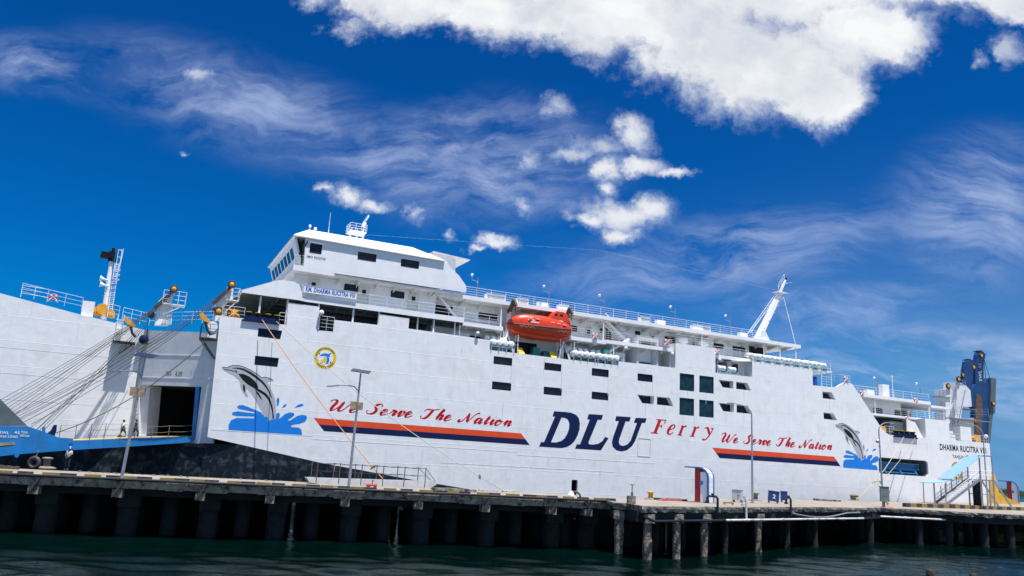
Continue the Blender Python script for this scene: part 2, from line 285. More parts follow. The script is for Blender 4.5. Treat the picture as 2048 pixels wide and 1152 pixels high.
class MB:
    """collects geometry for ONE mesh object"""
    def __init__(s): s.v = []; s.f = []
    def add(s, vs, fs):
        o = len(s.v); s.v += [tuple(map(float, p)) for p in vs]; s.f += [tuple(i + o for i in f) for f in fs]; return s
    def box(s, x0, x1, y0, y1, z0, z1):
        return s.add([(x0, y0, z0), (x1, y0, z0), (x1, y1, z0), (x0, y1, z0), (x0, y0, z1), (x1, y0, z1), (x1, y1, z1), (x0, y1, z1)],
                     [(0, 3, 2, 1), (4, 5, 6, 7), (0, 1, 5, 4), (1, 2, 6, 5), (2, 3, 7, 6), (3, 0, 4, 7)])
    def slab(s, outer, d0, d1, holes=(), axis='y'):
        """polygon in (a,b) swept from d0 to d1 along axis; y: (a,d,b)  z: (a,b,d)  x: (d,a,b)"""
        polys = [list(outer)] + [list(h) for h in holes]
        P = {'y': lambda a, b, d: (a, d, b), 'z': lambda a, b, d: (a, b, d), 'x': lambda a, b, d: (d, a, b)}[axis]
        flat = [p for q in polys for p in q]; n = len(flat)
        tris = tessellate_polygon([[Vector((p[0], p[1], 0)) for p in q] for q in polys])
        vs = [P(a, b, d0) for a, b in flat] + [P(a, b, d1) for a, b in flat]
        fs = [tuple(t) for t in tris] + [tuple(i + n for i in reversed(t)) for t in tris]
        k = 0
        for q in polys:
            L = len(q)
            for i in range(L):
                a, b = k + i, k + (i + 1) % L
                fs.append((a, b, b + n, a + n))
            k += L
        return s.add(vs, fs)
    def flat(s, outer, d, holes=(), axis='y'):
        polys = [list(outer)] + [list(h) for h in holes]
        P = {'y': lambda a, b, d: (a, d, b), 'z': lambda a, b, d: (a, b, d), 'x': lambda a, b, d: (d, a, b)}[axis]
        flat = [p for q in polys for p in q]
        tris = tessellate_polygon([[Vector((p[0], p[1], 0)) for p in q] for q in polys])
        return s.add([P(a, b, d) for a, b in flat], [tuple(t) for t in tris])
    def tube(s, pts, r, n=6, cap=True):
        pts = [Vector(p) for p in pts]; m = len(pts); rr = r if isinstance(r, (list, tuple)) else [r] * m
        vs = []; prev = None
        for i, p in enumerate(pts):
            t = (pts[min(i + 1, m - 1)] - pts[max(i - 1, 0)]).normalized()
            a = prev if prev is not None else (Vector((0, 0, 1)) if abs(t.z) < 0.9 else Vector((1, 0, 0)))
            x = (a - t * a.dot(t)).normalized(); prev = x; y = t.cross(x)
            for k in range(n):
                th = 2 * math.pi * (k + 0.5) / n
                vs.append(p + (x * math.cos(th) + y * math.sin(th)) * rr[i])
        fs = [(i * n + k, i * n + (k + 1) % n, (i + 1) * n + (k + 1) % n, (i + 1) * n + k) for i in range(m - 1) for k in range(n)]
        if cap: fs += [tuple(range(n - 1, -1, -1)), tuple((m - 1) * n + k for k in range(n))]
        return s.add(vs, fs)
    def beam(s, p, q, wd, ht, up=(0, 0, 1)):
        p, q = Vector(p), Vector(q); t = (q - p).normalized(); a = Vector(up)
        y = t.cross(a).normalized(); x = y.cross(t)
        vs = [b + y * i * wd / 2 + x * j * ht / 2 for b in (p, q) for i, j in ((-1, -1), (1, -1), (1, 1), (-1, 1))]
        return s.add(vs, [(0, 3, 2, 1), (4, 5, 6, 7), (0, 1, 5, 4), (1, 2, 6, 5), (2, 3, 7, 6), (3, 0, 4, 7)])
    def lathe(s, prof, n=20, c=(0, 0, 0), axis='z'):
        vs = []
        for r, h in prof:
            for k in range(n):
                a = 2 * math.pi * k / n; p = (r * math.cos(a), r * math.sin(a), h)
                if axis == 'y': p = (p[0], p[2], p[1])
                if axis == 'x': p = (p[2], p[0], p[1])
                vs.append((p[0] + c[0], p[1] + c[1], p[2] + c[2]))
        m = len(prof)
        fs = [(i * n + k, i * n + (k + 1) % n, (i + 1) * n + (k + 1) % n, (i + 1) * n + k) for i in range(m - 1) for k in range(n)]
        fs += [tuple(range(n - 1, -1, -1)), tuple((m - 1) * n + k for k in range(n))]
        return s.add(vs, fs)
    def ring(s, c, R, r, axis='y', n=20, m=8, tilt=0.0):
        vs = []
        for i in range(n):
            a = 2 * math.pi * i / n
            for k in range(m):
                b = 2 * math.pi * k / m
                x, y, z = (R + r * math.cos(b)) * math.cos(a), r * math.sin(b), (R + r * math.cos(b)) * math.sin(a)
                if axis == 'z': y, z = z, y
                vs.append((c[0] + x, c[1] + y, c[2] + z))
        return s.add(vs, [(i * m + k, i * m + (k + 1) % m, ((i + 1) % n) * m + (k + 1) % m, ((i + 1) % n) * m + k) for i in range(n) for k in range(m)])
    def build(s, name, mat, parent=None, ship=False, base=(0, 0, 0), smooth=False, bevel=0.0, normals=True):
        me = bpy.data.meshes.new(name)
        vs = [(p[0] - base[0], (-(p[1] - base[1]) if ship else p[1] - base[1]), p[2] - base[2]) for p in s.v]
        me.from_pydata(vs, [], s.f); me.update()
        if normals:
            bm = bmesh.new(); bm.from_mesh(me); bmesh.ops.recalc_face_normals(bm, faces=bm.faces); bm.to_mesh(me); bm.free()
        me.materials.append(MATS[mat])
        if smooth: me.polygons.foreach_set('use_smooth', [True] * len(me.polygons))
        o = bpy.data.objects.new(name, me); COL.objects.link(o)
        if parent is not None: o.parent = parent
        if bevel:
            b = o.modifiers.new('bevel', 'BEVEL'); b.width = bevel; b.segments = 2; b.limit_method = 'ANGLE'
        return o
def tag(o, label, cat, group=None, kind=None):
    if label: o['label'] = label
    if cat: o['category'] = cat
    if group: o['group'] = group
    if kind: o['kind'] = kind
    return o
def thing(name, label, cat, loc=(0, 0, 0), rot=0.0, group=None):
    o = bpy.data.objects.new(name, None); COL.objects.link(o); o.empty_display_size = 0.3
    o.location = tuple(map(float, loc)); o.rotation_euler = (0, 0, rot); return tag(o, label, cat, group)
def ship_thing(name, label, cat, base, group=None): return thing(name, label, cat, W(*base), A, group)
def copy_tree(o, parent=None):
    c = o.copy(); COL.objects.link(c)
    if parent is not None: c.parent = parent
    for ch in [x for x in bpy.data.objects if x.parent == o and x is not c]: copy_tree(ch, c)
    return c
def rail(mb, pts, h=1.05, rows=3, step=1.6, r=0.022, top=0.028, d2=None):
    """posts and bars along a polyline of floor points"""
    pts = [Vector(p) for p in pts]
    for a, b in zip(pts, pts[1:]):
        L = (b - a).length; k = max(1, round(L / step))
        for i in range(k + 1):
            p = a.lerp(b, i / k); mb.tube([p, p + Vector((0, 0, h))], r, 4)
    for j in range(rows):
        z = h * (j + 1) / rows
        mb.tube([p + Vector((0, 0, z)) for p in pts], top if j == rows - 1 else r * 0.85, 4)
    return mb
def text_mb(txt, height, width=None, bold=0.0, shear=0.0):
    cu = bpy.data.curves.new('t', 'FONT'); cu.body = txt; cu.size = 1.0; cu.offset = bold; cu.space_character = 1.12; cu.shear = shear; cu.resolution_u = 4
    ob = bpy.data.objects.new('t', cu); COL.objects.link(ob)
    dg = bpy.context.evaluated_depsgraph_get(); me = bpy.data.meshes.new_from_object(ob.evaluated_get(dg))
    v = np.array([p.co[:] for p in me.vertices]); f = [tuple(p.vertices) for p in me.polygons]
    bpy.data.objects.remove(ob); bpy.data.curves.remove(cu); bpy.data.meshes.remove(me)
    v[:, 0] -= v[:, 0].min(); capz = v[:, 1].max()
    sx = (width / v[:, 0].max()) if width else height / capz
    v[:, 0] *= sx; v[:, 1] *= height / capz
    return v, f
def put_text(mb, txt, height, width, place, bold=0.0, shear=0.0):
    v, f = text_mb(txt, height, width, bold, shear)
    return mb.add([place(p[0], p[1]) for p in v], f)
def catmull(pts, k=6):
    P = [np.array(p, float) for p in pts]; P = [2 * P[0] - P[1]] + P + [2 * P[-1] - P[-2]]; out = []
    for i in range(1, len(P) - 2):
        for j in range(k):
            t = j / k
            out.append(0.5 * ((2 * P[i]) + (-P[i - 1] + P[i + 1]) * t + (2 * P[i - 1] - 5 * P[i] + 4 * P[i + 1] - P[i + 2]) * t * t + (-P[i - 1] + 3 * P[i] - 3 * P[i + 1] + P[i + 2]) * t ** 3))
    out.append(P[-2]); return out

# ================================================================== THE FERRY
ferry = thing('ferry', 'large white car and passenger ferry with DLU lettering moored along the pier', 'ferry', O3, A)
def sp(name, mb, mat, parent=None, **kw): return mb.build(name, mat, parent or ferry, ship=True, **kw)
def rr(u0_, u1_, z0, z1, r=0.12, k=3):      # rounded rectangle
    o = []
    for cx, cz, a0 in ((u1_ - r, z1 - r, 0), (u0_ + r, z1 - r, 90), (u0_ + r, z0 + r, 180), (u1_ - r, z0 + r, 270)):
        for i in range(k + 1):
            a = rad(a0 + 90 * i / k); o.append((cx + r * math.cos(a), cz + r * math.sin(a)))
    return o
def inset(poly, e):                         # shrink towards the centre by about e
    c = np.mean(np.array(poly), axis=0); out = []
    for p in poly:
        v = np.array(p) - c
        out.append((c[0] + v[0] - math.copysign(min(abs(v[0]), e), v[0]), c[1] + v[1] - math.copysign(min(abs(v[1]), e), v[1])))
    return out
# ---- window openings in the side plating
flush_w, open_w, big_w = [], [], []
for a, b, z0, z1 in ((29.4, 31.75, 16.27, 17.17), (35.9, 38.2, 16.25, 17.12), (42.4, 44.8, 16.2, 17.12), (49.0, 51.25, 16.2, 17.12),
                     (29.4, 31.8, 13.4, 14.3), (36.0, 38.4, 13.4, 14.3), (42.5, 44.85, 13.4, 14.3)):
    flush_w.append(rr(a, b, z0, z1, 0.08, 2))
for p in (((3.4, 17.22), (5.75, 17.22), (5.65, 16.32), (3.42, 16.35)), ((3.42, 14.42), (5.75, 14.42), (5.7, 13.5), (3.45, 13.5))):
    flush_w.append(list(p))
for p in ([(49.0, 14.5), (51.5, 14.5), (51.5, 13.5), (49.75, 13.5)], [(51.95, 14.5), (53.9, 14.5), (54.5, 13.5), (51.95, 13.5)],
          [(61.6, 17.52), (64.1, 17.52), (64.1, 16.58), (62.3, 16.58)], [(64.55, 17.52), (66.45, 17.52), (67.1, 16.58), (64.55, 16.58)],
          [(61.65, 14.52), (64.15, 14.52), (64.15, 13.5), (62.35, 13.5)], [(64.6, 14.52), (66.5, 14.52), (67.15, 13.5), (64.6, 13.5)],
          [(79.9, 17.6), (81.7, 17.6), (82.4, 16.65), (79.95, 16.65)], [(80.0, 14.7), (81.9, 14.7), (82.6, 13.8), (80.05, 13.8)]):
    open_w.append(p)
for a, b in ((55.4, 57.68), (58.5, 60.82)):
    for z0, z1 in ((15.62, 17.78), (12.52, 14.68)): big_w.append([(a, z0), (b, z0), (b, z1), (a, z1)])
gallery = rr(90.4, 100.7, 6.85, 9.15, 0.5, 5)
hatch = rr(40.2, 41.0, 2.1, 3.9, 0.12, 2)
top = [(115.6, 1.0), (115.55, 4), (115.2, 8.5), (114.85, 12.6), (109.4, 12.6), (105, 12.5), (96.7, 12.45), (92.9, 12.45), (92.2, 12.7), (91.3, 13.3), (85.75, 19.2), (84.3, 19.3),
       (83.4, 18.9), (82.7, 18.5), (81.9, 18.35), (78.15, 18.3), (78.15, 20.62), (67.3, 20.62), (67.3, 18.42), (61.1, 18.38), (61.1, 21.6), (54.7, 21.6), (54.7, 18.36), (46.0, 18.3), (46.0, 17.8),
       (28.85, 17.8), (28.8, 18.9), (25.5, 19.0), (19.05, 19.08), (19.05, 20.2), (15.65, 20.25), (15.65, 19.05), (10.95, 19.0), (10.95, 17.75), (9.3, 17.7), (9.22, 20.2), (6.0, 20.2), (6.1, 17.85),
       (1.9, 18.0), (1.85, 18.0), (-0.35, 18.0), (0.0, 5.35)]
paint = [(-0.02, 6.2), (10.7, 4.4), (17.8, 3.45), (22.0, 2.95), (40, 1.0)]
outer = top[:-1] + paint
mb = MB().slab(outer, 0, -0.25, flush_w + open_w + big_w + [gallery, hatch]); hull = sp('hull', mb, 'hull_white')
# lower hull with dark bottom paint, running on under the bow
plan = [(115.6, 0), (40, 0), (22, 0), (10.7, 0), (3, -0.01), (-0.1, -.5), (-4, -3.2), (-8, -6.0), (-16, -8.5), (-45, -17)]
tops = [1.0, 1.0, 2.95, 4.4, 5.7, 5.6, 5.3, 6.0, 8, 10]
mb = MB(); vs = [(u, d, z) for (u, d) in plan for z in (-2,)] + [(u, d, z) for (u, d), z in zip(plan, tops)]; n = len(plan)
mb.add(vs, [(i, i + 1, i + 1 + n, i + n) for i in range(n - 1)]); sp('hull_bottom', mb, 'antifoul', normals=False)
# stern and far side, decks
mb = MB().box(-0.3, 115.4, -20.2, -20.0, -1.5, 17.6).box(115.2, 115.45, -20, -0.26, -1.5, 12.6); sp('hull_plating', mb, 'hull_white')
mb = MB().box(0.3, 85, -19.9, -0.26, 17.45, 17.7).box(85, 115, -19.9, -0.26, 12.1, 12.35); sp('deck', mb, 'deck_grey')
# rubbing strakes / knuckle lines
mb = MB()
for zz, a, b in ((6.9, 0.2, 10), (6.62, 10, 33), (6.3, 33, 52), (5.0, 24, 46)): sp('strake', MB().box(a, b, 0.0, 0.012, zz, zz + 0.05), 'hull_white', hull)
for u in (12.5, 24.7, 36.5, 48, 61.5, 73.5, 86.5): mb.box(u, u + 0.02, 0.001, 0.004, 3.5, 11.8)
sp('plate_seams', mb, 'hull_white', hull)
# ---- faint drip stains below openings, scuppers and deck edges
material('drip_stain', (0.64, 0.60, 0.53), 0.6, var=0.15, scale=4)
random.seed(17)
spots_ = [(random.choice((q[0][0], q[1][0], (q[0][0] + q[2][0]) / 2)) + random.uniform(-.1, .1), min(p[1] for p in q)) for q in flush_w + open_w + big_w] + [(random.uniform(20, 113), random.choice((17.6, 12.0, 6.2, 5.0))) for i in range(26)]
for u_, z_ in spots_:
    if 46 < u_ < 61 and z_ > 17: continue
    if u_ > 86 and z_ > 12.2: continue
    L_, w_ = random.uniform(.5, 2.4), random.uniform(.03, .08)
    k_ = [(u_ - w_, z_ - .02), (u_ + w_, z_ - .02), (u_ + w_ * .8 + random.uniform(-.02, .03), z_ - L_ * .5), (u_ + .02, z_ - L_), (u_ - .02, z_ - L_ * .95), (u_ - w_ * .7, z_ - L_ * .45)]
    sp('drip_stain', MB().flat(k_, 0.003), 'drip_stain', hull, normals=False)
# ---- panes
def pane(poly, d, mat, rim=0.05, rimmat='house_white', lining=0.0):
    mb = MB()
    q = inset(poly, 0.004)
    mb.slab(q, -0.03 if not lining else -0.26, -0.2 if not lining else -lining, [inset(q, rim)])
    f = sp('window', mb, rimmat)
    sp('pane', MB().slab(inset(q, rim * 0.5), d, d - 0.05), mat, f); return f
for p in flush_w: pane(p, -0.11, 'glass_dark', 0.05, 'black_paint')
for p in big_w: pane(p, -0.10, 'glass_teal', 0.06, 'black_paint')
for p in open_w: pane(p, -0.74, 'glass_dark', 0.02, 'house_white', 0.8)
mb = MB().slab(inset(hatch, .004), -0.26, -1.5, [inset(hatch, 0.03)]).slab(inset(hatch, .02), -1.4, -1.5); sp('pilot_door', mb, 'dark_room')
# faint outline of the closed side door
q = rr(49.2, 51.1, 7.05, 9.25, 0.15, 3); sp('side_door', MB().slab(q, 0.001, 0.03, [inset(q, 0.05)]), 'box_grey')
# gangway pocket in the side
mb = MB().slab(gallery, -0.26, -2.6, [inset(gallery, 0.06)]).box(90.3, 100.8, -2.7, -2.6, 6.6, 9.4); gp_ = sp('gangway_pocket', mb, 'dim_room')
mb = MB()
for z in (8.55, 7.75): mb.tube([(91.0, -0.7, z), (99.6, -0.7, z)], 0.07, 5)
for i in range(27): mb.tube([(91.2 + i * 0.32, -0.7, 7.75), (91.2 + i * 0.32, -0.7, 8.55)], 0.04, 4)
for u in (92, 95.2, 98.4): mb.beam((u, -0.5, 7.6), (u + 0.4, -0.4, 7.0), 0.12, 0.2)
mb.tube([(91.2, -0.6, 7.2), (98.6, -0.6, 7.2)], 0.12, 5); mb.box(91, 99.6, -1.6, -1.45, 7.5, 8.6)
sp('stowed_gangway', mb, 'rail_blue', gp_)

# ---- bow: grey quarter face with the ramp doorway, white forecastle
DF = -5.85                                  # inboard offset of the forecastle side
ca, sa = math.cos(rad(40)), math.sin(rad(40)); TL = math.tan(rad(5))
def gmap(mb):                               # (s, off, z) on the quarter face -> ship coordinates
    mb.v = [(-ca * s - sa * (o - TL * (16.3 - z)), -sa * s + ca * (o - TL * (16.3 - z)), z) for s, o, z in mb.v]; return mb
gn = np.array([-sa, ca, -TL]); gn = gn / np.linalg.norm(gn)
gnw = U3 * gn[0] + N3 * gn[1] + np.array([0, 0, gn[2]])
def GS(x, y):                                # sight line on the flared face -> (s, z)
    p = hit(x, y, W(0, 0, 16.3), gnw) - O3; o = -TL * (16.3 - p[2]); return (-(p @ U3 + sa * o) / ca, p[2])
d0, d1, d2, d3 = GS(390, 872), GS(278, 870), GS(277, 771), GS(403, 772); zb_, zt_ = 6.0, (d2[1] + d3[1]) / 2
door = [(d0[0], zb_), (d1[0], zb_), (d2[0], zt_), (d3[0], zt_)]
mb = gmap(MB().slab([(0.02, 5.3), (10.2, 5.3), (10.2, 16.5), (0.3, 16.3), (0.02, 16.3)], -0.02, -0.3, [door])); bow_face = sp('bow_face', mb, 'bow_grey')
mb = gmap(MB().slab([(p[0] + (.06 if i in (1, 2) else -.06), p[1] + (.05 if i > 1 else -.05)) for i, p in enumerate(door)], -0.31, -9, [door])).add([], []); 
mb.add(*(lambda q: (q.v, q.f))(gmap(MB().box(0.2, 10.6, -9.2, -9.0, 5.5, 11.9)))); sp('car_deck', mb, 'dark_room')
mb = gmap(MB().box(door[0][0] - .05, door[0][0] + .35, -1.1, 0.06, zb_, zt_)); sp('door_edge', mb, 'ramp_blue')
mb = gmap(MB().box(door[2][0] - 1.15, door[2][0] - .1, -2.0, -0.31, zb_, zt_)); 
for i in range(12):
    q = gmap(MB().box(door[2][0] - .1, door[2][0] + .08, -0.25, 0.10, 6.2 + i * 0.38, 6.4 + i * 0.38)); mb.add(q.v, q.f)
sp('door_jamb', mb, 'bow_grey')
mb = gmap(MB().box(0.2, 8.9, -0.015, 0.012, 11.75, 11.8).add([], [])); q = gmap(MB().box(0.2, 8.9, -0.015, 0.012, 14.0, 14.04)); mb.add(q.v, q.f); sp('strake', mb, 'bow_grey', bow_face)
mb = MB()
for txt, x0, x1 in (('MAX', GS(332, 750)[0], GS(342, 751)[0]), ('4.2M', GS(350.5, 751)[0], GS(363.5, 752)[0])):
    mb = MB(); put_text(mb, txt, 0.5, abs(x0 - x1), lambda a, b, x0=x0: (x0 - a, 0.0, GS(332, 752)[1] + b), 0.0)
    sp('lettering', gmap(MB().add([(s, 0.0, z) for s, o, z in mb.v], mb.f)), 'black_paint', bow_face)
mb = MB().slab([(-6.95, 5.2), (-6.9, 16.5), (-13, 17.35), (-19.6, 18.45), (-30, 20.4), (-42, 23), (-44, 6)], DF, DF - 2.4); bow = sp('forecastle', mb, 'hull_white')
mb = MB()
for z in (8.6, 11.0, 13.4): mb.box(-40, -7.2, DF + .001, DF + .01, z, z + 0.03)
sp('strake', mb, 'hull_white', bow)
mb = MB().slab([(-0.2, -.5), (-6.9, -6.4), (-44, -6.4), (-44, -20), (-.2, -20)], 15.9, 16.1, axis='z'); sp('fore_deck', mb, 'deck_grey')
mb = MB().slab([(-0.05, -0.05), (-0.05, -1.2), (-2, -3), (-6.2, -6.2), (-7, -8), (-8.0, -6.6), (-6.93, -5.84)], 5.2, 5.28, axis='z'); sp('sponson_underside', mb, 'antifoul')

# ---- lettering and pictures on the side
def uz(ox, oy, k=4.0): return lambda p: S(ox + p[0] / k, oy + p[1] / k)
c4, c6 = uz(400, 640), uz(860, 760)
DEC = 0.006
def decal(name, polys, mat, d=DEC, parent=None):
    if 1 < len(polys) <= 4:
        for q in polys: o = decal(name, [q], mat, d, parent)
        return o
    mb = MB()
    for q in polys:
        if isinstance(q, dict): mb.flat(q['o'], d, q['h'])
        else: mb.flat(q, d)
    return sp(name, mb, mat, parent or hull, normals=False)
Dl = [(872, 533), (888, 496), (912, 497), (1000, 293), (980, 292), (992, 250), (1085, 256), (1130, 262), (1168, 278), (1190, 305), (1199, 345), (1196, 395), (1180, 445), (1155, 490), (1125, 520), (1090, 538), (1050, 545)]
Dh = [(1052, 300), (1080, 303), (1103, 318), (1114, 348), (1112, 390), (1098, 430), (1078, 465), (1050, 488), (1010, 499), (968, 498)]
Ll = [(1270, 272), (1384, 280), (1372, 320), (1342, 318), (1268, 498), (1271, 513), (1300, 517), (1345, 510), (1378, 490), (1400, 455), (1428, 465), (1368, 563), (1160, 550), (1174, 514), (1200, 515), (1278, 317), (1256, 314)]
Ul = [(1490, 289), (1607, 297), (1595, 333), (1565, 331), (1515, 470), (1510, 500), (1520, 520), (1545, 528), (1580, 515), (1605, 485), (1655, 345), (1630, 341), (1645, 302), (1733, 307), (1722, 344), (1695, 343), (1640, 490), (1615, 530), (1575, 562), (1530, 572), (1490, 562), (1462, 535), (1455, 500), (1465, 455), (1510, 330), (1480, 327)]
decal('lettering', [{'o': [c6(p) for p in Dl], 'h': [[c6(p) for p in Dh]]}, [c6(p) for p in Ll], [c6(p) for p in Ul]], 'navy_paint')
for a, b in ((9.85, 34.55), (60.6, 82.95)):
    sl = 1.2
    decal('stripe', [[(a, 8.75), (b - sl, 8.75), (b - sl / 2, 8.12), (a + sl / 2, 8.12)]], 'orange_stripe')
    decal('stripe', [[(a + sl / 2, 8.118), (b - sl / 2, 8.118), (b, 7.5), (a + sl, 7.5)]], 'navy_paint')
# brush-script words: skeleton strokes swept with a broad nib
GLY = {  # x-height 1; strokes as point lists
 'W': (3.0, [[(0.05, 1.35), (-.1, 1.6), (.15, 1.85), (.6, 1.8), (.75, 1.4), (.62, .8), (.6, .3), (.8, .02), (1.1, .25), (1.5, .9), (1.75, 1.7)], [(1.75, 1.7), (1.62, 1.0), (1.6, .35), (1.85, .02), (2.2, .3), (2.5, .9), (2.75, 1.5), (2.95, 1.75), (3.05, 1.6)]]),
 'e': (1.15, [[(-.05, .3), (.35, .45), (.72, .72), (.68, .98), (.4, 1.0), (.15, .7), (.1, .3), (.3, .02), (.65, .08), (1.1, .4)]]),
 'S': (1.9, [[(1.62, 1.35), (1.72, 1.65), (1.4, 1.85), (1.0, 1.75), (.8, 1.45), (1.0, 1.1), (1.22, .75), (1.15, .3), (.75, .02), (.25, .1), (.02, .4), (.2, .6)]]),
 'r': (.95, [[(-.05, .3), (.15, .7), (.3, 1.1), (.36, .92), (.62, .92), (.72, .8), (.6, .4), (.65, .08), (.95, .35)]]),
 'v': (1.1, [[(-.05, .4), (.15, .85), (.32, 1.0), (.4, .7), (.35, .25), (.5, .02), (.8, .25), (.98, .7), (.9, 1.0), (.85, .8), (1.1, .82)]]),
 'T': (2.1, [[(.25, 1.2), (.1, 1.45), (.35, 1.75), (.9, 1.72), (1.5, 1.78), (2.15, 1.95)], [(1.3, 1.75), (1.15, 1.2), (1.0, .5), (.7, .08), (.25, .05), (.0, .3), (.15, .5)]]),
 'h': (1.25, [[(0, .5), (.5, 1.3), (.72, 1.8), (.55, 1.95), (.42, 1.5), (.3, .8), (.22, .0)], [(.24, .3), (.5, .85), (.8, 1.0), (.85, .75), (.78, .3), (.85, .05), (1.2, .35)]]),
 'N': (2.3, [[(.2, .45), (.0, .2), (.15, 0), (.5, .2), (.8, .9), (1.0, 1.75)], [(1.0, 1.75), (1.1, 1.1), (1.25, .4), (1.4, .0)], [(1.4, 0), (1.65, .8), (1.95, 1.55), (2.3, 1.9), (2.5, 1.75)]]),
 'a': (1.3, [[(.85, .8), (.6, 1.0), (.25, .85), (.08, .4), (.2, .05), (.5, .15), (.85, .8), (.95, 1.0)], [(.95, 1.0), (.85, .5), (.85, .1), (1.0, .03), (1.3, .35)]]),
 't': (.85, [[(0, .35), (.3, .9), (.5, 1.6)], [(.5, 1.6), (.38, .9), (.3, .3), (.42, .02), (.85, .35)], [(.1, 1.08), (.8, 1.12)]]),
 'i': (.75, [[(-.05, .35), (.2, .8), (.35, 1.02), (.28, .5), (.3, .08), (.45, .03), (.75, .35)], [(.48, 1.4), (.52, 1.52)]]),
 'o': (1.2, [[(.5, .98), (.18, .8), (.08, .35), (.3, .0), (.65, .1), (.85, .5), (.75, .9), (.5, .98), (.62, .78), (1.2, .75)]]),
 'n': (1.45, [[(-.05, .35), (.2, .9), (.38, 1.05), (.36, .6), (.28, .02)], [(.28, .02), (.5, .65), (.8, 1.0), (.98, .85), (.9, .35), (1.02, .03), (1.4, .38)]]),
}
def script_words(words, u0_, u1_, z0, z1, xh, name):
    x = 0; items = []
    for wd in words:
        for ch in wd:
            items.append((ch, x)); x += GLY[ch][0] + (0.12 if ch.islower() else 0.15)
        x += 1.0
    x -= 1.0
    sx = (u1_ - u0_) / x; mb = MB(); lay = 0; nib = rad(62)
    for ch, x0 in items:
        for st in GLY[ch][1]:
            P = [((x0 + p[0] + 0.45 * (p[1] - 0.5)) * sx, p[1] * xh) for p in st]
            C = catmull(P, 5); L = []; R_ = []
            for i, p in enumerate(C):
                t = np.array(C[min(i + 1, len(C) - 1)]) - np.array(C[max(i - 1, 0)]); ln = np.linalg.norm(t) + 1e-9; t = t / ln
                # heavy on down strokes, hairline on up strokes
                down = max(0.0, -t[1]); wdt = xh * (0.06 + 0.20 * down ** 0.8 + 0.03 * abs(t[0]))
                nrm = np.array([1.0, 0.25]) if abs(t[1]) > 0.35 else np.array([-t[1], t[0]])
                if abs(t[1]) > 0.35 and t[1] > 0: nrm = -nrm
                e = min(1.0, (min(i, len(C) - 1 - i) + 1.2) / 3.5)
                nn = np.array([-t[1], t[0]])
                L.append(np.array(p) + nn * wdt * e); R_.append(np.array(p) - nn * wdt * e)
            d = DEC + 0.0012 * (lay % 3); lay += 1
            base = [(u0_ + q[0], d, z0 + (z1 - z0) * q[0] / (u1_ - u0_) + q[1]) for q in L] + [(u0_ + q[0], d, z0 + (z1 - z0) * q[0] / (u1_ - u0_) + q[1]) for q in R_]
            n = len(L); mb.add(base, [(i, i + 1, n + i + 1, n + i) for i in range(n - 1)])
    return sp(name, mb, 'red_paint', hull, normals=False)
script_words(['We', 'Serve', 'The', 'Nation'], 11.15, 32.3, 9.62, 9.42, 0.60, 'lettering')
script_words(['We', 'Serve', 'The', 'Nation'], 61.9, 81.6, 9.55, 9.62, 0.62, 'lettering')
# Ferry: slanted roman letters, spaced out (pixel traces from the enlarged photograph)
cF = uz(1260, 760)
def stroke(pts, wd):
    C = [np.array(p, float) for p in pts]; L = []; R_ = []
    for i, p in enumerate(C):
        t = C[min(i + 1, len(C) - 1)] - C[max(i - 1, 0)]; t = t / (np.linalg.norm(t) + 1e-9); nn = np.array([-t[1], t[0]])
        h = (wd[i] if isinstance(wd, list) else wd) / 2; L.append(p + nn * h); R_.append(p - nn * h)
    return L, R_
fl = MB(); lay = 0
def fstroke(pts, wd, smooth=True):
    global lay
    if smooth: 
        if isinstance(wd, list):
            xs = np.linspace(0, 1, len(wd)); C = catmull(pts, 4); wd = list(np.interp(np.linspace(0, 1, len(C)), xs, wd)); pts = C
        else: pts = catmull(pts, 4)
    L, R_ = stroke(pts, wd); d = DEC + 0.0012 * (lay % 4); lay += 1
    q = [cF(p) for p in L] + [cF(p) for p in R_]; n = len(L)
    fl.add([(a, d, b) for a, b in q], [(i, i + 1, n + i + 1, n + i) for i in range(n - 1)])
fstroke([(241, 316), (199, 424)], 24, False); fstroke([(212, 316), (290, 322)], 9, False); fstroke([(284, 320), (277, 348)], 8, False); fstroke([(222, 366), (258, 369)], 8, False); fstroke([(256, 355), (250, 385)], 7, False); fstroke([(167, 421), (222, 427)], 9, False)
fstroke([(308, 398), (340, 392), (358, 374), (350, 357), (326, 372), (306, 405), (304, 427), (320, 434), (346, 418)], [7, 7, 12, 8, 16, 20, 17, 9, 6])
fstroke([(423, 368), (398, 438)], 20, False); fstroke([(408, 368), (428, 366)], 8, False); fstroke([(413, 402), (430, 376), (452, 368)], [8, 9, 16]); fstroke([(380, 438), (414, 443)], 8, False)
fstroke([(524, 378), (498, 448)], 20, False); fstroke([(508, 377), (528, 376)], 8, False); fstroke([(513, 412), (530, 386), (552, 378)], [8, 9, 16]); fstroke([(478, 447), (514, 452)], 8, False)
fstroke([(606, 384), (622, 384), (632, 420), (638, 446)], [8, 18, 20, 10]); fstroke([(664, 386), (650, 418), (622, 458), (598, 478), (578, 474)], [10, 8, 9, 10, 18]); fstroke([(596, 384), (626, 386)], 7, False); fstroke([(646, 387), (670, 389)], 7, False)
sp('lettering', fl, 'red_paint', hull, normals=False)
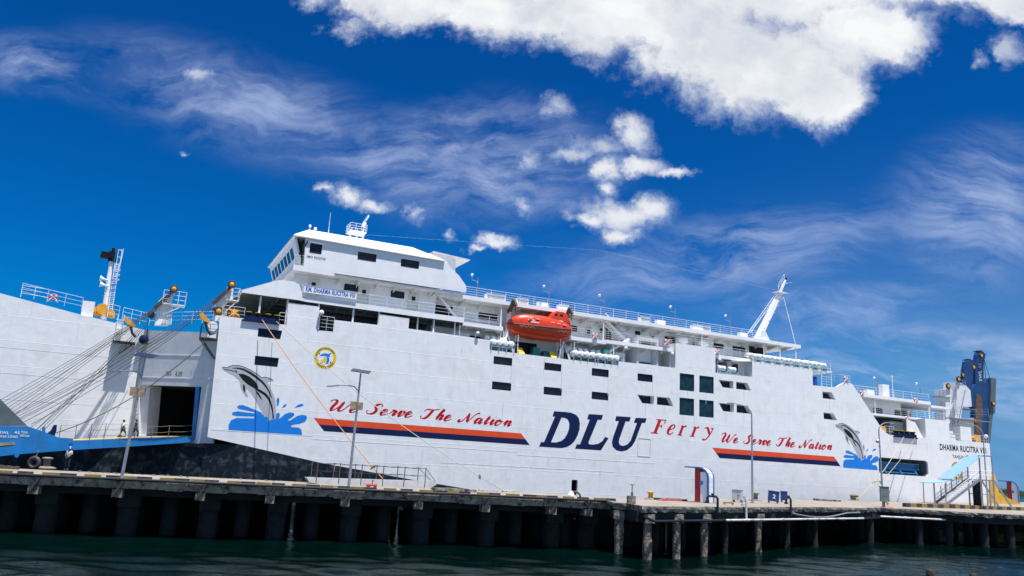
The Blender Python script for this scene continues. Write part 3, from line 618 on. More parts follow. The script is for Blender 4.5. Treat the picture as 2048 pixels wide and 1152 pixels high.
# leaping dolphin and splash, painted twice
DOL = [(172, 378), (185, 374), (222, 378), (235, 368), (265, 360), (310, 362), (350, 372), (400, 395), (450, 425), (495, 458), (520, 455), (555, 462), (580, 475), (590, 488), (560, 490), (540, 500), (560, 540), (585, 590), (600, 640), (607, 700), (607, 793), (590, 790), (562, 800), (549, 810), (545, 782), (530, 772), (515, 776), (490, 720), (450, 650), (405, 580), (370, 545), (372, 575), (383, 612), (375, 618), (350, 590), (330, 555), (320, 520), (322, 500), (300, 470), (270, 445), (230, 425), (200, 410), (180, 392)]
DBL = [[(245, 385), (300, 380), (350, 388), (410, 418), (460, 452), (500, 487), (530, 522), (555, 567), (573, 612), (580, 635), (566, 615), (544, 568), (516, 528), (488, 499), (448, 467), (400, 434), (350, 404), (300, 391)],
       [(305, 430), (350, 432), (400, 455), (440, 490), (460, 520), (468, 552), (430, 545), (380, 515), (340, 480)],
       [(428, 545), (480, 556), (530, 588), (560, 628), (580, 690), (590, 760), (593, 788), (580, 788), (577, 740), (563, 680), (543, 635), (513, 602), (470, 575)],
       [(438, 556), (468, 582), (488, 615), (497, 646), (480, 625), (455, 590)], [(342, 515), (357, 520), (362, 550), (358, 582), (345, 560)],
       [(272, 404), (288, 402), (298, 414), (296, 428), (288, 420), (284, 410)], [(186, 390), (235, 398), (272, 408), (286, 422), (270, 414), (232, 404), (190, 396)],
       [(172, 378), (185, 374), (222, 378), (235, 368), (265, 360), (310, 362), (350, 372), (400, 395), (450, 425), (495, 458), (520, 455), (555, 462), (580, 475), (590, 488), (578, 480), (552, 467), (520, 460), (495, 463), (448, 430), (398, 400), (348, 377), (308, 367), (265, 365), (238, 373), (224, 383), (185, 379)]]
SPL = [(228, 880), (229, 840), (248, 802), (290, 784), (432, 786), (434, 773), (290, 768), (262, 762), (254, 750), (265, 737), (300, 730), (434, 747), (432, 736), (340, 718), (305, 710), (297, 695), (310, 682), (345, 680), (440, 718), (490, 740), (513, 772), (530, 771), (545, 781), (549, 812), (562, 802), (590, 792), (607, 795), (610, 748), (630, 740), (640, 755), (633, 792), (680, 752), (720, 738), (752, 745), (755, 762), (735, 780), (712, 792), (705, 803), (720, 805), (780, 766), (820, 758), (852, 765), (857, 785), (840, 815), (800, 830), (745, 838), (722, 850), (740, 857), (790, 860), (812, 880), (818, 922)]
DROPS = [[(615, 692), (612, 640), (620, 622), (632, 625), (635, 650), (628, 680)], [(655, 707), (670, 680), (690, 670), (693, 680), (680, 695)], [(757, 703), (780, 680), (810, 670), (828, 675), (825, 688), (800, 695)]]
a0 = c4((172, 880)); 
def second(q): return (82.1 + (q[0] - 0.4) * 0.95, 7.35 + (q[1] - 7.0) * 0.97)
for f in (lambda q: q, second):
    decal('splash_painting', [[f(c4(p)) for p in q] for q in [SPL] + DROPS], 'splash_blue')
    dp = decal('dolphin_painting', [[f(c4(p)) for p in DOL]], 'dolphin_grey', DEC + 0.003)
    decal('dolphin_markings', [[f(c4(p)) for p in q] for q in DBL], 'black_paint', DEC + 0.006)
# round company emblem
def emblem(cu, cz, R, n=40):
    circ = lambda r: [(cu + r * math.cos(2 * math.pi * i / n), cz + r * math.sin(2 * math.pi * i / n)) for i in range(n)]
    decal('emblem_ring', [{'o': circ(R), 'h': [circ(R * 0.70)]}], 'yellow_paint')
    decal('emblem_disc', [circ(R * 0.70)], 'kiosk_white', DEC + 0.001)
    mb = MB()
    for txt, a0, a1, rr_ in (('SAFETY FIRST', 220, 335, 0.76), ('PT. PELAYARAN TANJUNG PERAK', 190, 30, 0.78)):
        v, f = text_mb(txt, R * 0.17, 1.0, 0.02)
        out = []
        for p in v:
            a = rad(a0 + (a1 - a0) * p[0]); r = R * (rr_ + 0.17) - p[1] if a0 > 200 else R * rr_ + p[1]
            out.append((cu + r * math.cos(a), DEC + 0.004, cz + r * math.sin(a)))
        sp('emblem_text', MB().add(out, f), 'black_paint', hull, normals=False)
    E = lambda pts: [(cu + x * R, cz + y * R) for x, y in pts]
    decal('emblem_dolphin', [E([(-.58, .1), (-.4, .3), (-.1, .42), (.2, .38), (.42, .5), (.52, .42), (.36, .3), (.42, .12), (.2, .1), (-.1, .16), (-.3, .12)]), E([(.1, .1), (.34, .06), (.4, -.2), (.3, -.42), (.36, -.56), (.16, -.5), (.05, -.62), (.12, -.3)])], 'splash_blue', DEC + 0.003)
    decal('emblem_anchor', [E([(-.15, .05), (.05, .1), (.1, -.3), (.0, -.5), (-.3, -.45), (-.45, -.2), (-.25, -.25)])], 'yellow_paint', DEC + 0.004)
    decal('emblem_buoy', [E([(-.62, .25), (-.5, .3), (-.52, .42), (-.66, .38)]), E([(.4, -.35), (.52, -.28), (.6, -.42), (.48, -.48)]), E([(-.42, -.52), (-.3, -.58), (-.24, -.48), (-.36, -.42)])], 'red_paint', DEC + 0.004)
emblem(10.4, 14.93, 1.15); emblem(107.0, 8.0, 1.35)
mb = MB(); put_text(mb, 'DHARMA RUCITRA VIII', 0.88, 10.6, lambda a, b: (103.5 + a, DEC, 10.95 + b), 0.03); sp('lettering', mb, 'black_paint', hull, normals=False); mb = MB(); put_text(mb, 'TANJUNG PERAK', 0.5, 5.6, lambda a, b: (106.2 + a, DEC, 9.85 + b), 0.02)
sp('lettering', mb, 'black_paint', hull, normals=False)
mb = MB().slab([(115.2, 8.7), (115.9, 7.4), (116.4, 5.2), (118.5, 4.4), (121.5, 3.6), (121.6, 1.0), (114.0, 1.0), (113.2, 3.0), (114.4, 6.2)], 0.05, -2.5); sp('stern_sponson', mb, 'stern_yellow')
# dark drain marks and a plate with rust at the bow

# ================================================================== superstructure
def quad(d, *pts): return [S(x, y, d) for x, y in pts]
def rect(d, x0, y0, x1, y1):                # axis-aligned (u,z) box around two opposite corners on plane d
    a, b = S(x0, y0, d), S(x1, y1, d)
    return min(a[0], b[0]), max(a[0], b[0]), min(a[1], b[1]), max(a[1], b[1])
def wall_window(d, x0, y0, x1, y1, mat='glass_dark'):
    a, b, z0, z1 = rect(d, x0, y0, x1, y1); q = rr(a, b, z0, z1, 0.12, 2)
    f = sp('window', MB().slab(q, d + 0.002, d + 0.05, [inset(q, 0.06)]), 'black_paint'); sp('pane', MB().slab(inset(q, .05), d + 0.003, d + 0.025), mat, f)
def wall_door(d, x0, y0, x1, y1, z0=None):
    a, b, zl, z1 = rect(d, x0, y0, x1, y1); z0 = zl if z0 is None else z0
    dr = sp('door', MB().slab(rr(a, b, z0, z1, 0.1, 2), d + 0.002, d + 0.07), 'door_cream')
    c = (a + b) / 2; sp('pane', MB().slab(rr(c - .22, c + .22, z1 - 0.95, z1 - 0.4, 0.06, 2), d + 0.071, d + 0.09), 'glass_dark', dr)
    sp('handle', MB().box(b - 0.16, b - 0.1, d + 0.071, d + 0.13, z0 + 0.9, z0 + 1.15), 'galvanised', dr)
# ---- passenger deck house behind the boat deck
mb = MB().box(22.7, 69.5, -19.5, -3.2, 17.72, 23.4); house = sp('deck_house', mb, 'house_white')
mb = MB().box(25.5, 30.5, -3.19, -0.3, 20.28, 20.72).box(30.501, 39.3, -3.19, -2.6, 20.28, 20.72).box(39.301, 44.49, -3.19, -0.3, 20.28, 20.72).box(44.5, 67.2, -3.19, -0.3, 20.42, 20.86)
for i in range(17): mb.box(26 + i * 2.45, 26.08 + i * 2.45, -3.19, -0.5 if not 30 < 26 + i * 2.45 < 39.4 else -2.65, 20.02, 20.279)
sp('boat_deck', mb, 'house_white')
mb = MB().box(22.0, 76.8, -20, -0.7, 23.42, 23.88)
for i in range(22):
    u = 25.9 + i * 2.35
    mb.add([(u, -3.19, 22.9), (u, -3.19, 23.42), (u, -0.8, 23.42), (u, -0.8, 23.33), (u + .07, -3.19, 22.9), (u + .07, -3.19, 23.42), (u + .07, -0.8, 23.42), (u + .07, -0.8, 23.33)], [(0, 1, 2, 3), (7, 6, 5, 4), (0, 3, 7, 4)])
sp('roof', mb, 'house_white')
mb = MB()
for u, z0 in ((30.4, 20.7), (44.4, 20.7), (59.6, 20.86), (70.2, 20.7), (73.1, 20.7), (76.0, 20.7)): mb.tube([(u, -0.9, z0), (u, -0.9, 23.42)], 0.08, 6)
for u in (20.2, 24.6, 25.2): mb.tube([(u, -0.5, 18.0), (u, -0.5, 20.6)], 0.09, 6)
sp('stanchion', mb, 'rail_white')
sp('railing', rail(MB(), [(25.3, -1.0, 23.88), (70.2, -1.0, 23.88)], 1.1, 4, 1.9), 'rail_white')
sp('railing', rail(MB(), [(25.6, -0.4, 20.72), (30.3, -0.4, 20.72)], 1.1, 3, 1.5), 'rail_white')
sp('railing', rail(MB(), [(38.2, -0.4, 20.72), (44.0, -0.4, 20.72), (44.8, -0.4, 20.86), (54.4, -0.4, 20.86)], 1.1, 4, 1.6), 'rail_white')
sp('railing', rail(MB(), [(61.3, -0.4, 20.86), (67.0, -0.4, 20.86)], 1.1, 4, 1.6), 'rail_white')
sp('roof_end_plate', MB().slab([(69.6, 23.88), (71.4, 23.88), (70.6, 25.15), (70.0, 25.2)], -0.95, -1.05), 'house_white')
for a in ((957.5, 624.5, 994, 642), (1132, 649, 1154, 664), (1270, 661.5, 1280, 671.5), (1426, 686, 1447, 699), (1465, 692, 1490, 704)): wall_window(-3.2, *a)
for a in ((1172, 652, 1181.5, 672), (1196.5, 650, 1208, 676), (1299, 665.5, 1310, 683), (1385, 679, 1391, 692)): wall_door(-3.2, *a)
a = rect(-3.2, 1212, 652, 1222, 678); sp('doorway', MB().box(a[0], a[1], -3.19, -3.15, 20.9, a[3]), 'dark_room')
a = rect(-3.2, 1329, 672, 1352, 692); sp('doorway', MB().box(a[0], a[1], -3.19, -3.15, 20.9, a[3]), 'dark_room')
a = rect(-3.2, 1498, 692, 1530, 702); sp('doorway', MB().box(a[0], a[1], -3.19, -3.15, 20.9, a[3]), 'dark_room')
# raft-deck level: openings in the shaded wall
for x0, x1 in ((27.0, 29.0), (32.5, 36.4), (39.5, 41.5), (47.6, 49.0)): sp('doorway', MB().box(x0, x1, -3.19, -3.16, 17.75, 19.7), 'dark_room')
# stair between boat deck and roof
mb = MB().beam((45.0, -2.4, 23.5), (48.8, -2.4, 20.9), 0.12, 0.35).beam((45.0, -1.5, 23.5), (48.8, -1.5, 20.9), 0.12, 0.35)
for i in range(11): mb.box(45.2 + i * .345, 45.5 + i * .345, -2.4, -1.5, 23.3 - i * .236, 23.34 - i * .236)
mb.tube([(45.0, -1.5, 24.4), (48.8, -1.5, 21.8)], 0.04, 4)
sp('stair', mb, 'rail_white')
# ---- equipment behind the roof railing
for i, (x, y, wd) in enumerate(((982, 591, 1.3), (1000, 594, 1.3), (1045, 601, 1.5), (1087, 604, 1.5), (1127, 612, 1.4), (1289, 637, 1.4), (1322, 640, 1.3), (1394, 655, 1.6), (1412, 656, 1.4), (1487, 665, 1.3))):
    u = S(x, y, -1.6)[0]; mb = MB().box(u - wd / 2, u + wd / 2, -2.1, -1.5, 24.05, 24.6).box(u - wd / 2 + .1, u - wd / 2 + .2, -2, -1.6, 23.88, 24.05).box(u + wd / 2 - .2, u + wd / 2 - .1, -2, -1.6, 23.88, 24.05)
    if i in (0, 1, 2, 4, 5, 7, 8): mb.box(u - wd / 2, u + wd / 2, -1.49, -1.44, 24.1, 24.16).box(u - wd / 2, u + wd / 2, -1.49, -1.44, 24.62, 24.68)
    b = sp('equipment_box', mb, 'house_white')
    if i in (0, 1, 2, 5, 8): sp('grille', MB().box(u - wd / 2 + .12, u + wd / 2 - .12, -1.44, -1.42, 24.2, 24.58), 'galvanised', b)
def deck_lamp(x, y0, d, zb):
    u = S(x, y0, d)[0]; mb = MB().tube([(u, d, zb), (u, d, zb + 2.35)], 0.045, 5).tube([(u, d, zb + 1.9), (u - 0.7, d, zb + 1.95), (u - 0.75, d, zb + 2.4)], 0.035, 4)
    l = sp('deck_lamp', mb, 'galvanised')
    sp('globe', MB().lathe([(.04, 0), (.13, .04), (.17, .16), (.13, .28), (.04, .33)], 10, (u - 0.75, d, zb + 2.38)), 'lens_white', l, smooth=True)
    sp('floodlight', MB().box(u - .08, u + .08, d - .08, d + .08, zb + 1.7, zb + 1.84), 'galvanised', l)
for x, y in ((954, 585), (1097, 613), (1208, 628), (1350, 650), (1460, 668)): deck_lamp(x, y, -0.95, 23.88)
# ---- raked mast on the roof
m0, m1, m2 = S(1505, 673, -8), S(1560, 585, -8), S(1571, 560, -8)
mb = MB()
def taper(p, q, w0, w1, d, e0, e1):
    dx, dz = q[0] - p[0], q[1] - p[1]; L = math.hypot(dx, dz); nx, nz = -dz / L, dx / L
    pr = [(p[0] + nx * w0, p[1] + nz * w0), (p[0] - nx * w0, p[1] - nz * w0), (q[0] - nx * w1, q[1] - nz * w1), (q[0] + nx * w1, q[1] + nz * w1)]
    return [(pr[0][0], d + e0, pr[0][1]), (pr[1][0], d + e0, pr[1][1]), (pr[2][0], d + e1, pr[2][1]), (pr[3][0], d + e1, pr[3][1]), (pr[0][0], d - e0, pr[0][1]), (pr[1][0], d - e0, pr[1][1]), (pr[2][0], d - e1, pr[2][1]), (pr[3][0], d - e1, pr[3][1])]
BOXF = [(0, 1, 2, 3), (7, 6, 5, 4), (0, 4, 5, 1), (1, 5, 6, 2), (2, 6, 7, 3), (3, 7, 4, 0)]
mb.add(taper((m0[0], 23.9), m1, 0.44, 0.32, -8, .38, .26), BOXF).add(taper(m1, m2, 0.17, 0.12, -8, .15, .1), BOXF)
mast = sp('mast', mb, 'rail_white')
mb = MB()
for t in (.05, .25, .42, .58, .74, .9):
    p = (m0[0] + (m1[0] - m0[0]) * t, m0[1] + (m1[1] - m0[1]) * t)
    for k in range(6):
        a, b = k / 6 * math.pi, (k + 1) / 6 * math.pi
        mb.tube([(p[0] + .5 + .55 * math.sin(a), -8 + .45 * math.cos(a), p[1] - .2), (p[0] + .5 + .55 * math.sin(b), -8 + .45 * math.cos(b), p[1] - .2)], 0.03, 4)
dx, dz = m2[0] - m0[0], m2[1] - m0[1]
for o in (-.3, .3): mb.tube([(m0[0] - .6, -8 + o, m0[1] + .5), (m1[0] - .42, -8 + o, m1[1])], 0.035, 4)
for i in range(26):
    t = i / 26; mb.tube([(m0[0] - .6 + (m1[0] - m0[0] + .18) * t, -8.3, m0[1] + .5 + (m1[1] - m0[1] - .5) * t), (m0[0] - .6 + (m1[0] - m0[0] + .18) * t, -7.7, m0[1] + .5 + (m1[1] - m0[1] - .5) * t)], 0.025, 4)
rail(mb, [(m1[0] - .9, -7.4, m1[1]), (m2[0] - .8, -7.4, m2[1] - .3)], 1.0, 2, 1.0, .03); mb.box(m1[0] - 1.0, m1[0] + .9, -8.6, -7.4, m1[1] - .05, m1[1])
for dd in (-1, 1): mb.tube([(m1[0] + .2, -8, m1[1] - .2), (m1[0] + 1.1, -8 + dd * .8, m1[1] - .1)], .03, 4); mb.tube([(m2[0], -8, m2[1] - .5), (m2[0] + .8, -8 + dd * .5, m2[1] - .4)], .03, 4)
sp('ladder', mb, 'rail_white', mast)
sp('masthead_light', MB().lathe([(.05, 0), (.14, .05), (.14, .35), (.05, .4)], 8, (m2[0] + .1, -8, m2[1])), 'black_paint', mast)
mb = MB().tube([(m1[0] - .3, -7.6, m1[1] - .5), (S(1485, 648, -3)[0], -3, 24.0)], 0.012, 4).tube([(m1[0] + .3, -7.6, m1[1] - .7), (S(1592, 690, -2)[0], -2, 23.9)], 0.012, 4).tube([(S(733, 470, -8)[0], -8, 31.0), (S(1200, 553, -8)[0], -8, 34.5)], 0.004, 4)
mb.tube([(S(1200, 553, -8)[0], -8, 34.5), (m1[0] - .2, -8, m1[1] + .2)], 0.004, 4)
sp('stay_wire', mb, 'rail_white', mast)

# ---- forward house, bridge and forward deck
fplan = [(25.45, 0.02), (1.5, 0.02), (.9, -5), (.2, -9), (-.4, -12), (0, -16), (1.0, -20), (25.45, -20)]
mb = MB().slab(fplan, 20.55, 20.78, axis='z')
mb.box(7.2, 25.45, 0.021, 0.09, 20.5, 21.08)
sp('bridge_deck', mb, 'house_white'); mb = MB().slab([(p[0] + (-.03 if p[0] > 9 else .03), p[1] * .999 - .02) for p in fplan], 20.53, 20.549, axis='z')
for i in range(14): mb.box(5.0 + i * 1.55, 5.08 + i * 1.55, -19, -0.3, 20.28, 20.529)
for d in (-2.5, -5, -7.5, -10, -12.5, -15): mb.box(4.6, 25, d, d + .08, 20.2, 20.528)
sp('ceiling', mb, 'dim_room')  # underside coloured dark so that it reads as shaded
mb = MB().slab([(1.4, 20.56), (7.6, 20.56), (7.35, 21.1), (6.9, 22.2), (6.4, 22.42), (5.4, 22.42), (4.9, 22.38), (4.3, 22.15), (1.3, 20.8)], 0.03, 0.12)
fr = [(4.3, 0.1), (3.9, -5), (3.2, -9), (2.6, -12), (3.0, -16), (4.0, -20)]
vs = [(u - 2.9, d, 20.79) for u, d in fr] + [(u, d, 22.05 + .06 * i) for i, (u, d) in enumerate(fr)]; mb.add(vs, [(i, i + 1, i + 7, i + 6) for i in range(5)])
vs = [(u, d, 22.05 + .06 * i) for i, (u, d) in enumerate(fr)] + [(u + .25, d, 22.1 + .06 * i) for i, (u, d) in enumerate(fr)]; mb.add(vs, [(i, i + 1, i + 7, i + 6) for i in range(5)])
sp('bulwark', mb, 'house_white')
sp('railing', rail(MB(), [(7.3, 0.0, 21.08), (25.4, 0.0, 21.08)], 1.12, 3, 1.9), 'rail_white')
# mooring deck below: posts, dim inner walls
mb = MB()
for u in (3.3, 6.0, 9.2, 12.9, 15.7, 22.0): mb.tube([(u, -0.25, 17.7), (u, -0.25, 20.5)], 0.1, 6)
sp('stanchion', mb, 'rail_white')
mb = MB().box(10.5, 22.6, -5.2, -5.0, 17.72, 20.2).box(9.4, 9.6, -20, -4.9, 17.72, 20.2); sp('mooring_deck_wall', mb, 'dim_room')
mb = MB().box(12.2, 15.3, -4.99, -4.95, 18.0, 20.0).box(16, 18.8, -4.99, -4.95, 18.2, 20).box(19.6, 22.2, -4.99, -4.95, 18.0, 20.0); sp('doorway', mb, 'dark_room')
sp('railing', rail(MB(), [(-0.2, 0.0, 17.98), (1.9, 0.0, 17.98)], 1.1, 3, 1.0).add([], []), 'rail_white')
sp('railing', rail(rail(MB(), [(9.4, 0.02, 17.75), (10.9, 0.02, 17.75)], 1.5, 4, 0.75), [(5.3, 0.1, 17.95), (6.1, 0.1, 17.95)], 1.1, 3, 0.8), 'rail_white')
# fairlead platform with roller heads
mb = MB().box(1.7, 5.4, -.5, 0.2, 17.75, 17.9).box(1.9, 5.3, -.4, 0.14, 17.9, 18.35); fl_ = sp('fairlead', mb, 'navy_paint')
for x, y in ((498, 632), (516, 634), (537, 637), (555, 640)):
    u = S(x, y, 0.4)[0]
    sp('roller', MB().lathe([(.24, 18.2), (.24, 18.55), (.34, 18.56), (.34, 18.68), (.05, 18.72)], 14, (u, -0.1, 0)), 'black_paint', fl_)
    sp('roller_cap', MB().lathe([(.30, 18.70), (.30, 18.75), (.1, 18.78)], 14, (u, -0.1, 0)), 'yellow_paint', fl_)
mb = MB().box(0.7, 1.25, -1.2, -.7, 18.0, 18.9).lathe([(.3, -1.6), (.3, -.5)], 10, (.95, 0, 18.6), axis='y').box(.4, 1.5, -1.5, -1.4, 18, 19.1).tube([(.5, -.4, 18.1), (1.5, -.4, 18.9)], .06, 5).tube([(.4, -.4, 18.9), (1.5, -.4, 18.2)], .06, 5); sp('winch', mb, 'winch_yellow')
# signal lamp beside the opening
mb = MB().tube([(9.35, 0.05, 17.8), (9.35, 0.05, 19.3)], 0.05, 5).tube([(9.35, 0.05, 19.3), (9.4, 0.2, 19.5)], 0.05, 5).lathe([(.1, .1), (.24, .15), (.26, .42), (.1, .48)], 10, (9.42, 0, 19.55), axis='y'); sp('floodlight', mb, 'house_white')
# name board
a, b = S(606, 571, 0.2), S(713, 599, 0.2)
sg = sp('name_board', MB().box(7.35, 13.0, 0.14, 0.24, 21.42, 22.25), 'kiosk_white')
q = [(7.35, 21.42), (13.0, 21.42), (13.0, 22.25), (7.35, 22.25)]; sp('frame', MB().slab(q, 0.245, 0.27, [inset(q, 0.05)]), 'box_grey', sg)
mb = MB(); put_text(mb, 'KM. DHARMA RUCITRA VIII', 0.5, 5.2, lambda x, z: (7.58 + x, 0.246, 21.58 + z), 0.045); sp('lettering', mb, 'sign_blue', sg, normals=False)
# house below the bridge
mb = MB().box(6.6, 22.65, -19, -2.0, 20.78, 23.75); sp('bridge_house', mb, 'house_white')
for a in ((689, 567, 715, 589), (782, 580.5, 808, 598)): wall_window(-2.0, *a)
for a in ((617, 556, 638, 575), (718, 571, 737, 600), (817, 585, 836, 612)): wall_door(-2.0, *a, z0=21.0)
mb = MB().box(22.7, 25.2, -3.2, -3.15, 20.8, 22.9); sp('doorway', mb, 'dark_room')
mb = MB().beam((22.8, -1.6, 23.6), (25.2, -1.6, 21.2), .1, .3)
for i in range(9): mb.box(22.8 + i * .27, 23.05 + i * .27, -2.3, -1.5, 23.4 - i * .27, 23.43 - i * .27)
sp('stair', mb, 'rail_white')
# bridge block
bw = [rr(a, b, z0, z1, 0.06, 2) for a, b, z0, z1 in ((7.55, 8.82, 25.78, 26.8), (12.7, 14.75, 25.88, 26.72), (17.55, 19.65, 25.88, 26.72))]
blk = [(7.15, 24.25), (10.4, 24.25), (25.5, 24.28), (25.42, 24.8), (24.5, 25.85), (23.4, 26.6), (23.1, 27.0), (22.4, 27.32), (7.0, 27.42)]
mb = MB().slab(blk, 0, -0.2, bw); bridge = sp('bridge', mb, 'house_white')
mb = MB().slab([(6.1, 23.66), (10.42, 23.62), (10.42, 24.24), (6.1, 24.24)], 0.015, -0.2).box(6.1, 25.4, -17, -0.21, 23.76, 23.95).slab([(10.43, 23.98), (25.5, 24.05), (25.5, 24.27), (10.43, 24.24)], 0.0, -0.2); sp('bridge_wing_floor', mb, 'house_white')
mb = MB()
for i in range(7): 
    u = 11.2 + i * 2.1; mb.add([(u, -1.99, 23.2), (u, -1.99, 23.76), (u, -.25, 23.76), (u + .08, -1.99, 23.2), (u + .08, -1.99, 23.76), (u + .08, -.25, 23.76)], [(0, 1, 2), (5, 4, 3), (0, 2, 5, 3)])
sp('bracket', mb, 'house_white')
for q in bw:
    f = sp('window', MB().slab(inset(q, .004), 0.02, -0.15, [inset(q, .07)]), 'black_paint', bridge); sp('pane', MB().slab(inset(q, .05), -0.06, -0.1), 'glass_dark', f)
a, b, z0, z1 = 7.55, 8.82, 25.78, 26.8
sp('window_hood', MB().slab([(7.3, 26.86), (9.1, 26.86), (9.1, 26.92), (7.3, 26.92)], 0.16, 0.0), 'house_white', bridge)
mb = MB(); put_text(mb, 'IMO 9333735', 0.26, 1.95, lambda x, z: (7.35 + x, 0.008, 25.18 + z), 0.02); sp('lettering', mb, 'black_paint', bridge, normals=False)
# slanted front with window band across the beam
fb = [(6.9, -0.3, 24.25), (6.9, -16.7, 24.25), (5.9, -16.7, 27.35), (5.9, -0.3, 27.35)]
mb = MB().add(fb + [(p[0] + .2, p[1], p[2]) for p in fb], [(0, 1, 2, 3), (7, 6, 5, 4), (0, 3, 7, 4), (1, 5, 6, 2)]); sp('bridge_front', mb, 'house_white')
mb = MB()
for i in range(7):
    d0, d1 = -2.4 - i * 2.0, -3.9 - i * 2.0
    mb.add([(6.5, d0, 25.45), (6.5, d1, 25.45), (6.12, d1, 26.6), (6.12, d0, 26.6), (6.57, d0, 25.45), (6.57, d1, 25.45), (6.19, d1, 26.6), (6.19, d0, 26.6)], [(0, 1, 2, 3), (7, 6, 5, 4), (0, 4, 5, 1), (2, 6, 7, 3), (0, 3, 7, 4), (1, 5, 6, 2)])
sp('bridge_glass', mb, 'glass_dark')
mb = MB().box(7.1, 23, -16.8, -0.21, 24.2, 27.3); sp('wheelhouse', mb, 'house_white')
sp('railing', rail(MB(), [(6.15, -0.1, 24.24), (7.15, -0.1, 24.24)], 1.1, 4, 0.5), 'rail_white')
mb = MB().tube([(6.9, -.05, 24.3), (6.75, -.05, 26.9)], .06, 5).tube([(7.0, 0.03, 26.3), (7.3, .05, 27)], .05, 5).tube([(6.6, -.2, 25.4), (6.9, -.2, 27)], .08, 5); sp('searchlight_bracket', mb, 'black_paint')
# roof with a sloped margin
e0, e1, e2 = (5.75, 27.35), (22.45, 27.27), (19.9, 27.75)
ti = [S(617, 460, -2.2), S(825, 494, -2.2)]
zt = (ti[0][1] + ti[1][1]) / 2
lo_pts = [(5.75, 0.25, 27.38), (22.6, 0.25, 27.28), (22.6, -17.25, 27.3), (5.75, -17.25, 27.38)]
hi_pts = [(ti[0][0], -2.2, zt), (ti[1][0], -2.2, zt), (ti[1][0], -14.8, zt), (ti[0][0], -14.8, zt)]
lo2 = [(p[0], p[1], p[2] - 0.12) for p in lo_pts]
mb = MB().add(lo_pts + hi_pts + lo2, [(0, 1, 5, 4), (1, 2, 6, 5), (2, 3, 7, 6), (3, 0, 4, 7), (4, 5, 6, 7), (8, 9, 1, 0), (9, 10, 2, 1), (10, 11, 3, 2), (11, 8, 0, 3), (11, 10, 9, 8)]); brf = sp('bridge_roof', mb, 'house_white')
# things on the bridge roof: radar stand, whip aerial, small lights, funnel canopy
x = S(712, 470, -8); zr = zt
u = x[0]; z = S(712, 466, -8)[1]
mb = MB().box(u - 1.0, u + 1.0, -9, -7, z - .06, z).tube([(u - .9, -8, z - .1), (u + .5, -8, zt - .5)], .1, 5).tube([(u + .9, -8, z - .1), (u + .5, -8, zt - .5)], .14, 5).tube([(u + .2, -8.4, z - .1), (u + .2, -8.4, zt - .5)], .12, 5)
rail(mb, [(u - 1, -7, z), (u + 1, -7, z), (u + 1, -9, z), (u - 1, -9, z), (u - 1, -7, z)], .9, 3, .7, .03); mb.tube([(u + .75, -8, z), (u + .85, -8, z + 1.2)], .1, 6); rd = sp('radar_stand', mb, 'rail_white')
p0, p1 = S(721, 456, -8), S(729, 433, -8)
sp('radar_scanner', MB().tube([(u + .8, -8, z + .9), (u + .95, -8, z + 1.5)], .2, 8).beam((u + .75, -8.3, z + 1.3), (u + 1.2, -7.6, z + 2.3), .12, .24), 'rail_white', rd)
u = S(657, 464, -4)[0]; sp('aerial', MB().tube([(u, -4, zt - .05), (u, -4, zt + .9)], .05, 5).tube([(u, -4, zt + .9), (u, -4, zt + 2.9)], [.035, .015], 5).lathe([(.25, 0), (.25, .12), (.1, .2)], 10, (u + .3, -4, zt - .02)), 'rail_white')
u = S(625, 458, -3)[0]; sp('navigation_light', MB().box(u - .6, u + .5, -3.3, -2.7, zt - .1, zt + .05).tube([(u - .3, -3, zt), (u - .3, -3, zt + .5)], .06, 5).lathe([(.1, 0), (.16, .1), (.1, .3)], 8, (u - .3, -3, zt + .5)).tube([(u + .3, -3, zt), (u + .3, -3, zt + .4)], .05, 5).box(u + .15, u + .45, -3.1, -2.9, zt + .35, zt + .6), 'rail_white')
a, b = S(907, 519, -6), S(933, 522, -6)
mb = MB().slab([(a[0] - 3, a[1] + .35), (b[0] + .1, b[1] - .02), (b[0] + .05, b[1] - .12), (a[0] - 3, a[1] + .15)], -5, -12); sp('canopy', mb, 'box_grey')
mb = MB().box(22.2, b[0] - 1.6, -11, -5.4, 26.5, b[1] + .0); sp('funnel_casing', mb, 'house_white')

# ---- lift shaft, side blocks and raft platform
sp('side_block', MB().box(54.72, 61.08, -6, -0.26, 18.2, 21.58), 'house_white')
sp('railing', rail(MB(), [(54.9, -5.5, 21.6), (54.9, -0.15, 21.6), (60.9, -0.15, 21.6), (60.9, -3, 21.6)], 1.15, 4, 1.5), 'rail_white')
for x, y in ((1363, 681), (1405, 688)):
    u = S(x, y, -2.0)[0]; mb = MB().lathe([(.55, 21.6), (.55, 22.0), (.82, 22.02), (.86, 22.45), (.86, 22.6), (.6, 22.72)], 16, (u, -2.0, 0)); sp('ventilator', mb, 'rail_white', smooth=False)
mb = MB().slab([(49.3, 17.8), (52.6, 17.8), (52.6, 21.9), (49.3, 21.9)], -0.8, -3.6, [[(49.65, 18.5), (52.3, 18.5), (52.3, 21.45), (49.65, 21.45)]]); lf = sp('lift_shaft', mb, 'house_white')
sp('shutter', MB().box(49.7, 52.25, -1.9, -1.8, 18.9, 20.9), 'house_white', lf); sp('opening', MB().box(49.66, 52.29, -3.5, -3.4, 18.5, 21.4), 'dark_room', lf)
q = [(49.3, 17.8), (52.6, 17.8), (52.6, 21.9), (49.3, 21.9)]; sp('frame', MB().slab(q, -0.74, -0.79, [[(49.62, 18.45), (52.33, 18.45), (52.33, 21.48), (49.62, 21.48)]]), 'box_grey', lf)
mb = MB().slab([(67.32, 18.4), (78.12, 18.28), (78.12, 20.6), (67.32, 20.6)], -0.26, -8); sp('side_block', mb, 'house_white')
